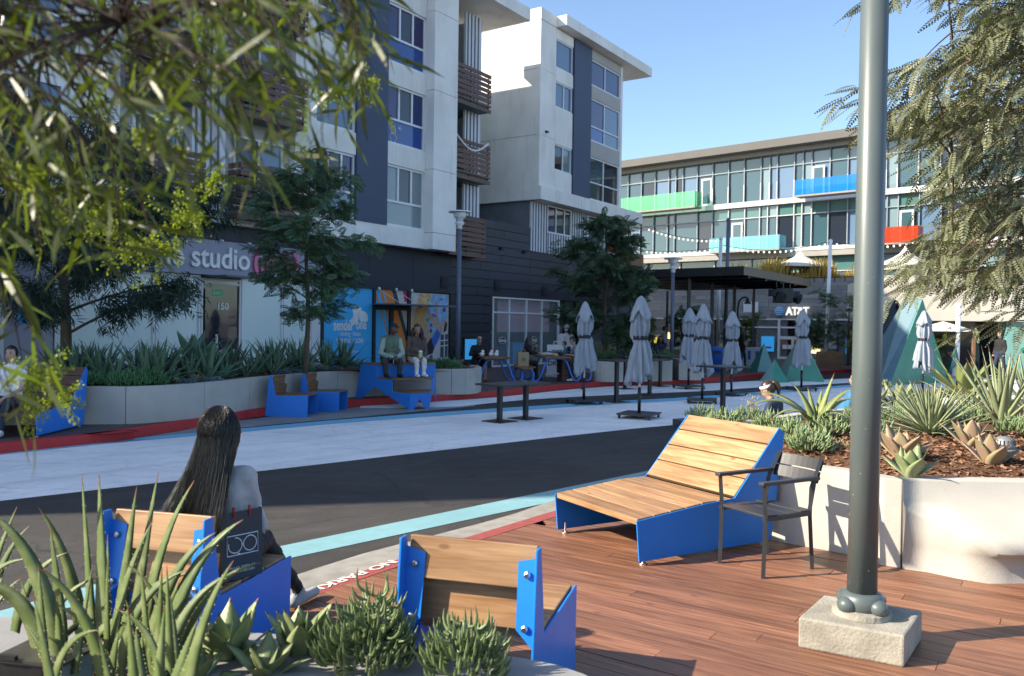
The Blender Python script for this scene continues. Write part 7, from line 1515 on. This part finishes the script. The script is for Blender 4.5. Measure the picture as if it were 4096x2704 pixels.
def loop(pts): m.tube([Bm(*p) for p in pts], .0028, 4)
loop([(-.088, zc - .05), (.088, zc - .05), (.088, zc + .05), (-.088, zc + .05), (-.088, zc - .05)]); loop([(.042 + .038 * math.cos(a), zc + .038 * math.sin(a)) for a in np.linspace(0, 2 * PI, 21)]); loop([(-.042 + .038 * math.cos(a), zc + .038 * math.sin(a)) for a in np.linspace(-1.2, 1.6, 14)]); loop([(-.042 + .038 * math.cos(a), zc + .038 * math.sin(a)) for a in np.linspace(PI * .9, 4.9, 12)]); loop([(-.006, zc), (.004, zc)]); loop([(-.035, zc - .037), (-.012, zc - .05)])
m.build('logo', 'print_white', bag)
BM = lambda z: frame(Bm(0, z), (1, 0, 0), (0, .0348, 1)); text('lettering', 'PLAYA VISTA CA', .0175, BM(.060), 'print_white', bag, .0004, space=1.15); text('lettering', 'TEL:310-582-5501', .0165, BM(.040), 'print_white', bag, .0004, space=1.12)
# ---- couple on the bleacher
fw_ = Vector((.43, -.90, 0)); rz = head(fw_.x, fw_.y)
J = sit(.965, .36, .33, .42, .15, .655, 1.02); J['head'] = J['neck'] + V3(-.02, .06, .155); J['elL'], J['wrL'] = V3(-.27, .20, 1.20), V3(-.06, .42, 1.13); J['elR'], J['wrR'] = V3(.27, .22, 1.20), V3(.05, .43, 1.12); J['knR'] = V3(.21, .37, 1.02); J['anR'] = V3(.16, .30, .755)
mn = person('man in a sage jacket and navy cap seated on the blue bleacher', Vector((-2.80, 19.02, 0)), rz, J, 'jacket_sage', 'pants_char', 'skin_dark', 'shoe_black', hair='hair_black', hairstyle='none', face=(-.75, .6, .05), voxel=.017, cap='cap_navy', vest='vest_olive', bulk=1.2, scale=1.0)
MB().add([V3(-.22, -.06, 1.25), V3(-.30, -.16, .93), V3(-.10, -.22, .90), V3(-.02, -.14, 1.25), V3(-.34, .05, 1.0)], [(0, 1, 2, 3), (0, 4, 1)]).build('coat_tail', 'jacket_sage', mn).modifiers.new('cloth', 'SOLIDIFY').thickness = .02
MB().tube([V3(.05, .50, 1.08), V3(.05, .51, .98)], .008, 5).build('key_strap', 'lanyard', mn)
J = sit(.965, .38, .36, .22, .09, .655, 1.03); J['head'] = J['neck'] + V3(.02, .06, .15); J['elL'], J['wrL'] = V3(-.23, .10, 1.17), V3(-.04, .30, 1.14); J['elR'], J['wrR'] = V3(.24, .10, 1.16), V3(.06, .31, 1.15)
wm = person('woman in a brown patterned top and cream trousers seated on the blue bleacher', Vector((-2.23, 19.28, 0)), rz, J, 'tiedye', 'pants_cream', 'skin_mid', 'shoe_white', hair='hair_brown', hairstyle='long', face=(.18, .95, -.22), voxel=.017)
dk = thing('drink_cup', 'pale green iced drink in a clear cup held by the seated woman', 'cup', Vector((-2.23, 19.28, 0)) + Matrix.Rotation(rz, 3, 'Z') @ V3(.01, .385, 1.10)); MB().lathe([(.035, 0), (.045, .13)], 14).build('cup', 'drink_green', dk); MB().lathe([(.047, .13), (.045, .15), (.02, .165)], 14).build('lid', 'white_plastic', dk)
# ---- picnic tables
def on(t, x, y): return Vector(t.location) + Matrix.Rotation(t.rotation_euler[2], 3, 'Z') @ V3(x, y, 0)
J = sit(.47, .40, .42, .30, .13, 0); J['elL'], J['wrL'] = V3(-.30, .22, .80), V3(-.10, .42, .84); J['elR'], J['wrR'] = V3(.30, .22, .80), V3(.10, .42, .84)
p = on(pt1, -.35, .55); person('bald man in a black shirt and sunglasses at the left picnic table', Vector((-1.05, 25.35, KZ)), head(.35, -.94), J, 'shirt_black', 'shirt_black', 'skin_light', 'shoe_orange', hair='skin_light', hairstyle='none', shorts=True, glasses=True, voxel=.024, bulk=1.12)
person('dark haired man in black half hidden behind the street lamp', Vector((-1.75, 25.6, KZ)), head(.6, -.8), sit(.47, .40, .42, .2, .12, 0), 'shirt_black', 'jeans', 'skin_mid', 'shoe_black', voxel=.026, face=(.3, .9, 0))
for i, (x, y) in enumerate(((-.10, .0), (.16, .05), (.32, -.02))):
    q = Vector((-0.78 + x, 24.72 + y, KZ + .775)); fc = thing('food_carton', ('white food wrap held left on the picnic table', 'white cup in the middle of the picnic table', 'crumpled white food bag right on the picnic table')[i], 'food', q); MB().ell((0, 0, .06), (.07, .06, .06), 10, 8).build('wrap', 'white_plastic', fc, smooth=True); MB().ell((.02, 0, .14), (.05, .045, .05), 10, 8).build('top', 'white_plastic', fc, smooth=True)
J = sit(.47, .38, .40, .25, .1, 0); J['elR'], J['wrR'] = V3(.26, .25, .82), V3(.05, .36, 1.02); J['elL'], J['wrL'] = V3(-.25, .25, .82), V3(-.05, .45, .84)
person('dark haired woman leaning on her hand at the right picnic table', on(pt2, -.82, .35), pt2.rotation_euler[2] + head(1, .0), J, 'shirt_black', 'pants_black', 'skin_light', 'shoe_black', hairstyle='long', voxel=.024, face=(-.25, .9, -.1))
J = sit(.47, .38, .30, .42, .13, 0); J['elL'], J['wrL'] = V3(-.27, .25, .80), V3(-.12, .46, .82); J['elR'], J['wrR'] = V3(.27, .25, .80), V3(.12, .46, .82)
person('man in a grey t-shirt bending over the right picnic table', on(pt2, .86, -.25), pt2.rotation_euler[2] + head(-1, .0), J, 'shirt_grey', 'pants_black', 'skin_light', 'shoe_white', sleeve=False, hair='hair_black', hairstyle='short', voxel=.022, face=(.0, .8, -.5), bulk=1.1)
person('small child in a bright blue top beside the grey shirt man', on(pt2, .50, .15), pt2.rotation_euler[2] + head(-1, .2), sit(.80, .34, .36, .1, .1, .25), 'shirt_teal', 'pants_char', 'skin_light', 'shoe_white', voxel=.026, scale=.72, face=(-.2, .9, -.3))
pbag = thing('paper_bag', 'brown paper carrier bag standing between the picnic tables', 'bag', on(pt2, -1.0, -.30) + V3(0, 0, .47), R(15)); MB().box(-.17, .17, -.1, .1, 0, .42).build('body', 'kraft', pbag); MB().tube(smooth_line([V3(-.07, 0, .42), V3(-.05, 0, .5), V3(.05, 0, .5), V3(.07, 0, .42)], 4), .008, 5).build('handle', 'kraft', pbag); MB().lathe([(.06, 0), (.06, .004)], 14).build('logo', 'shade_bush', pbag, loc=(0, -.103, .2), rot=(PI / 2, 0, 0))
fw2 = thing('food_wrap', 'crumpled brown food wrap on the right picnic table', 'food', on(pt2, -.15, .0) + V3(0, 0, .775)); MB().ell((0, 0, .05), (.22, .14, .06), 12, 8).build('wrap', 'shirt_cream', fw2, smooth=True); MB().box(.2, .34, -.05, .05, 0, .04).build('tray', 'print_yellow', fw2)
J = stand(armR=(V3(.26, .02, 1.13), V3(.20, .10, .90)), armL=(V3(-.27, -.02, 1.12), V3(-.20, .12, .92)))
person('woman in a white sweater, cap and mask standing by the display board', at(2262, 1560, 28.6, KZ), head(-.1, -1), J, 'shirt_white', 'jeans', 'skin_mid', 'shoe_white', hairstyle='long', cap='print_white' if False else 'shirt_white', mask=True, voxel=.022, face=(.1, 1, 0), bulk=1.08)
bd_ = thing('display_board', 'white plastic pavement sign beside the masked woman', 'sign', at(2226, 1500, 27.6, KZ), R(4)); MB().box(-.33, .33, -.03, .03, .12, 1.08).build('panel', 'white_plastic', bd_, bevel=.03); MB().box(-.36, .36, -.14, .14, 0, .12).build('foot', 'white_plastic', bd_, bevel=.02)
for z, s_, w_ in ((.84, 'FREE', .17), (.66, 'TEST', .20), (.46, 'DRIVE', .22)): text('lettering', s_, w_, frame((0, -.034, z), (1, 0, 0), (0, 0, 1)), 'vent_dark', bd_, .001, bold=.004)
MB().tube([(-.1, 0, 1.08), (-.1, 0, 1.18), (.1, 0, 1.18), (.1, 0, 1.08)], .02, 6).build('handle', 'white_plastic', bd_)
# ---- others
J = sit(.22, .40, .42, .35, .1, 0); p = at(3130, 1700, 11.9, .0)
person('woman with a ponytail and white headband seated behind the sunny planter', p, head(-.75, .66), J, 'shirt_navy', 'jeans', 'skin_light', 'shoe_white', sleeve=False, hair='hair_brown', hairstyle='ponytail', voxel=.02, face=(-.5, .8, -.35), visor='shirt_white')
person('person lying back in bright blue behind the arching aloe', at(3350, 1650, 12.6, .1), head(-.9, .3), sit(.25, .45, .8, -.5, .1, 0), 'shirt_teal', 'lanyard', 'skin_light', 'shoe_white', voxel=.026, hair='hair_brown')
blue_chair('blue chair half hidden behind the lamp pole and aloe', at(3400, 1650, 12.8, 0), head(-.9, .3), 0.6)
J = sit(.40, .42, .55, -.1, .14, 0); person('person in a white t-shirt on the dark slatted bench at the left edge', Vector((-7.55, 12.55, KZ)), head(.1, -1), J, 'shirt_white', 'jeans', 'skin_light', 'shoe_white', sleeve=False, voxel=.024)
for (u, y, lab, tp, bt, sk, hs, posed, rzz) in ((2608, 33.5, 'seated man in navy with his back turned by the timber box', 'shirt_navy', 'jeans', 'skin_light', 'short', 'sit', .3), (2640, 33.0, 'seated woman in navy with long dark hair by the timber box', 'shirt_navy', 'jeans', 'skin_mid', 'long', 'sit', .2), (2655, 37, 'standing woman in a cream top beyond the pergola', 'shirt_cream', 'pants_black', 'skin_light', 'short', 'st', -1.2), (2692, 37.3, 'standing man in navy facing the woman in cream', 'shirt_navy', 'jeans', 'skin_light', 'short', 'st', 1.3), (2965, 35.5, 'bald man in black walking past the white barrier', 'shirt_black', 'shirt_black', 'skin_dark', 'none', 'st', -1.5), (2552, 31.5, 'person in a dark coat half behind the largest umbrella', 'shirt_black', 'jeans', 'skin_light', 'long', 'st', 2.8), (4000, 31.0, 'musician in a dark shirt by the cream shop', 'shirt_black', 'jeans', 'skin_light', 'short', 'st', 1.9)):
    person(lab, at(u, 1420, y, KZ), PI + rzz if posed == 'sit' else rzz, sit(.45) if posed == 'sit' else stand(step=.10), tp, bt, sk, 'shoe_black', hairstyle=hs, voxel=.032, fingers_=False)
# ---- bits of street clutter under the pergola
for i, (u, y, w_) in enumerate(((2655, 36, 1.6), (2870, 35.5, 1.3), (2990, 37.5, 1.5))):
    b = thing('crowd_barrier', ('white plastic barrier left under the pergola', 'white plastic barrier by the blue bin', 'white plastic barrier left of the pyramids')[i], 'barrier', at(u, 1420, y, KZ), R(-25)); MB().prism([(-w_ / 2, -.2), (w_ / 2, -.2), (w_ / 2, .2), (-w_ / 2, .2)], 0, .85).build('body', 'barrier', b, bevel=.04)
    for k in range(4): MB().box(-w_ / 2 + .15 + k * w_ / 4.6, -w_ / 2 + .27 + k * w_ / 4.6, -.21, -.19, .3, .7).build('slot', 'bin_blue', b)
bn = thing('recycling_bin', 'tall blue bin between the pergola posts', 'bin', at(2862, 1430, 32.6, KZ)); MB().lathe([(.26, 0), (.30, .9), (.31, .95), (.0, 1.0)], 14).build('body', 'bin_blue', bn, smooth=True); MB().box(-.12, .12, -.32, -.28, .72, .82).build('slot', 'vent_dark', bn)
for i, (u, y, s_) in enumerate(((2715, 32.5, 1.0), (3317, 37, 1.0))):
    b = thing('planter_box', ('timber box planter under the pergola left of the umbrellas', 'timber box planter in front of the phone shop')[i], 'planter', at(u, 1440, y, KZ if i == 0 else 0.02), R(-20))
    for k in range(5): plank(b, 1.1, .04, .165, Matrix.Translation((0, -.4, .09 + .172 * k)), 'teak', 'plank', 0)
    MB().box(-.54, .54, -.37, .4, 0, .84).build('liner', 'walnut', b)
cv = thing('menu_canopy_stall', 'small timber market stall with a pale roof by the cream shop', 'stall', at(3770, 1430, 33.2, .1)); MB().add([(-1, -.8, 1.75), (1, -.8, 1.75), (1, .8, 1.75), (-1, .8, 1.75), (0, 0, 2.15)], [(0, 1, 4), (1, 2, 4), (2, 3, 4), (3, 0, 4), (3, 2, 1, 0)]).build('roof', 'sail', cv)
for sx_ in (-.85, .85):
    for sy_ in (-.65, .65): MB().box(sx_ - .06, sx_ + .06, sy_ - .06, sy_ + .06, 0, 1.75).build('post', 'interior_wood', cv)
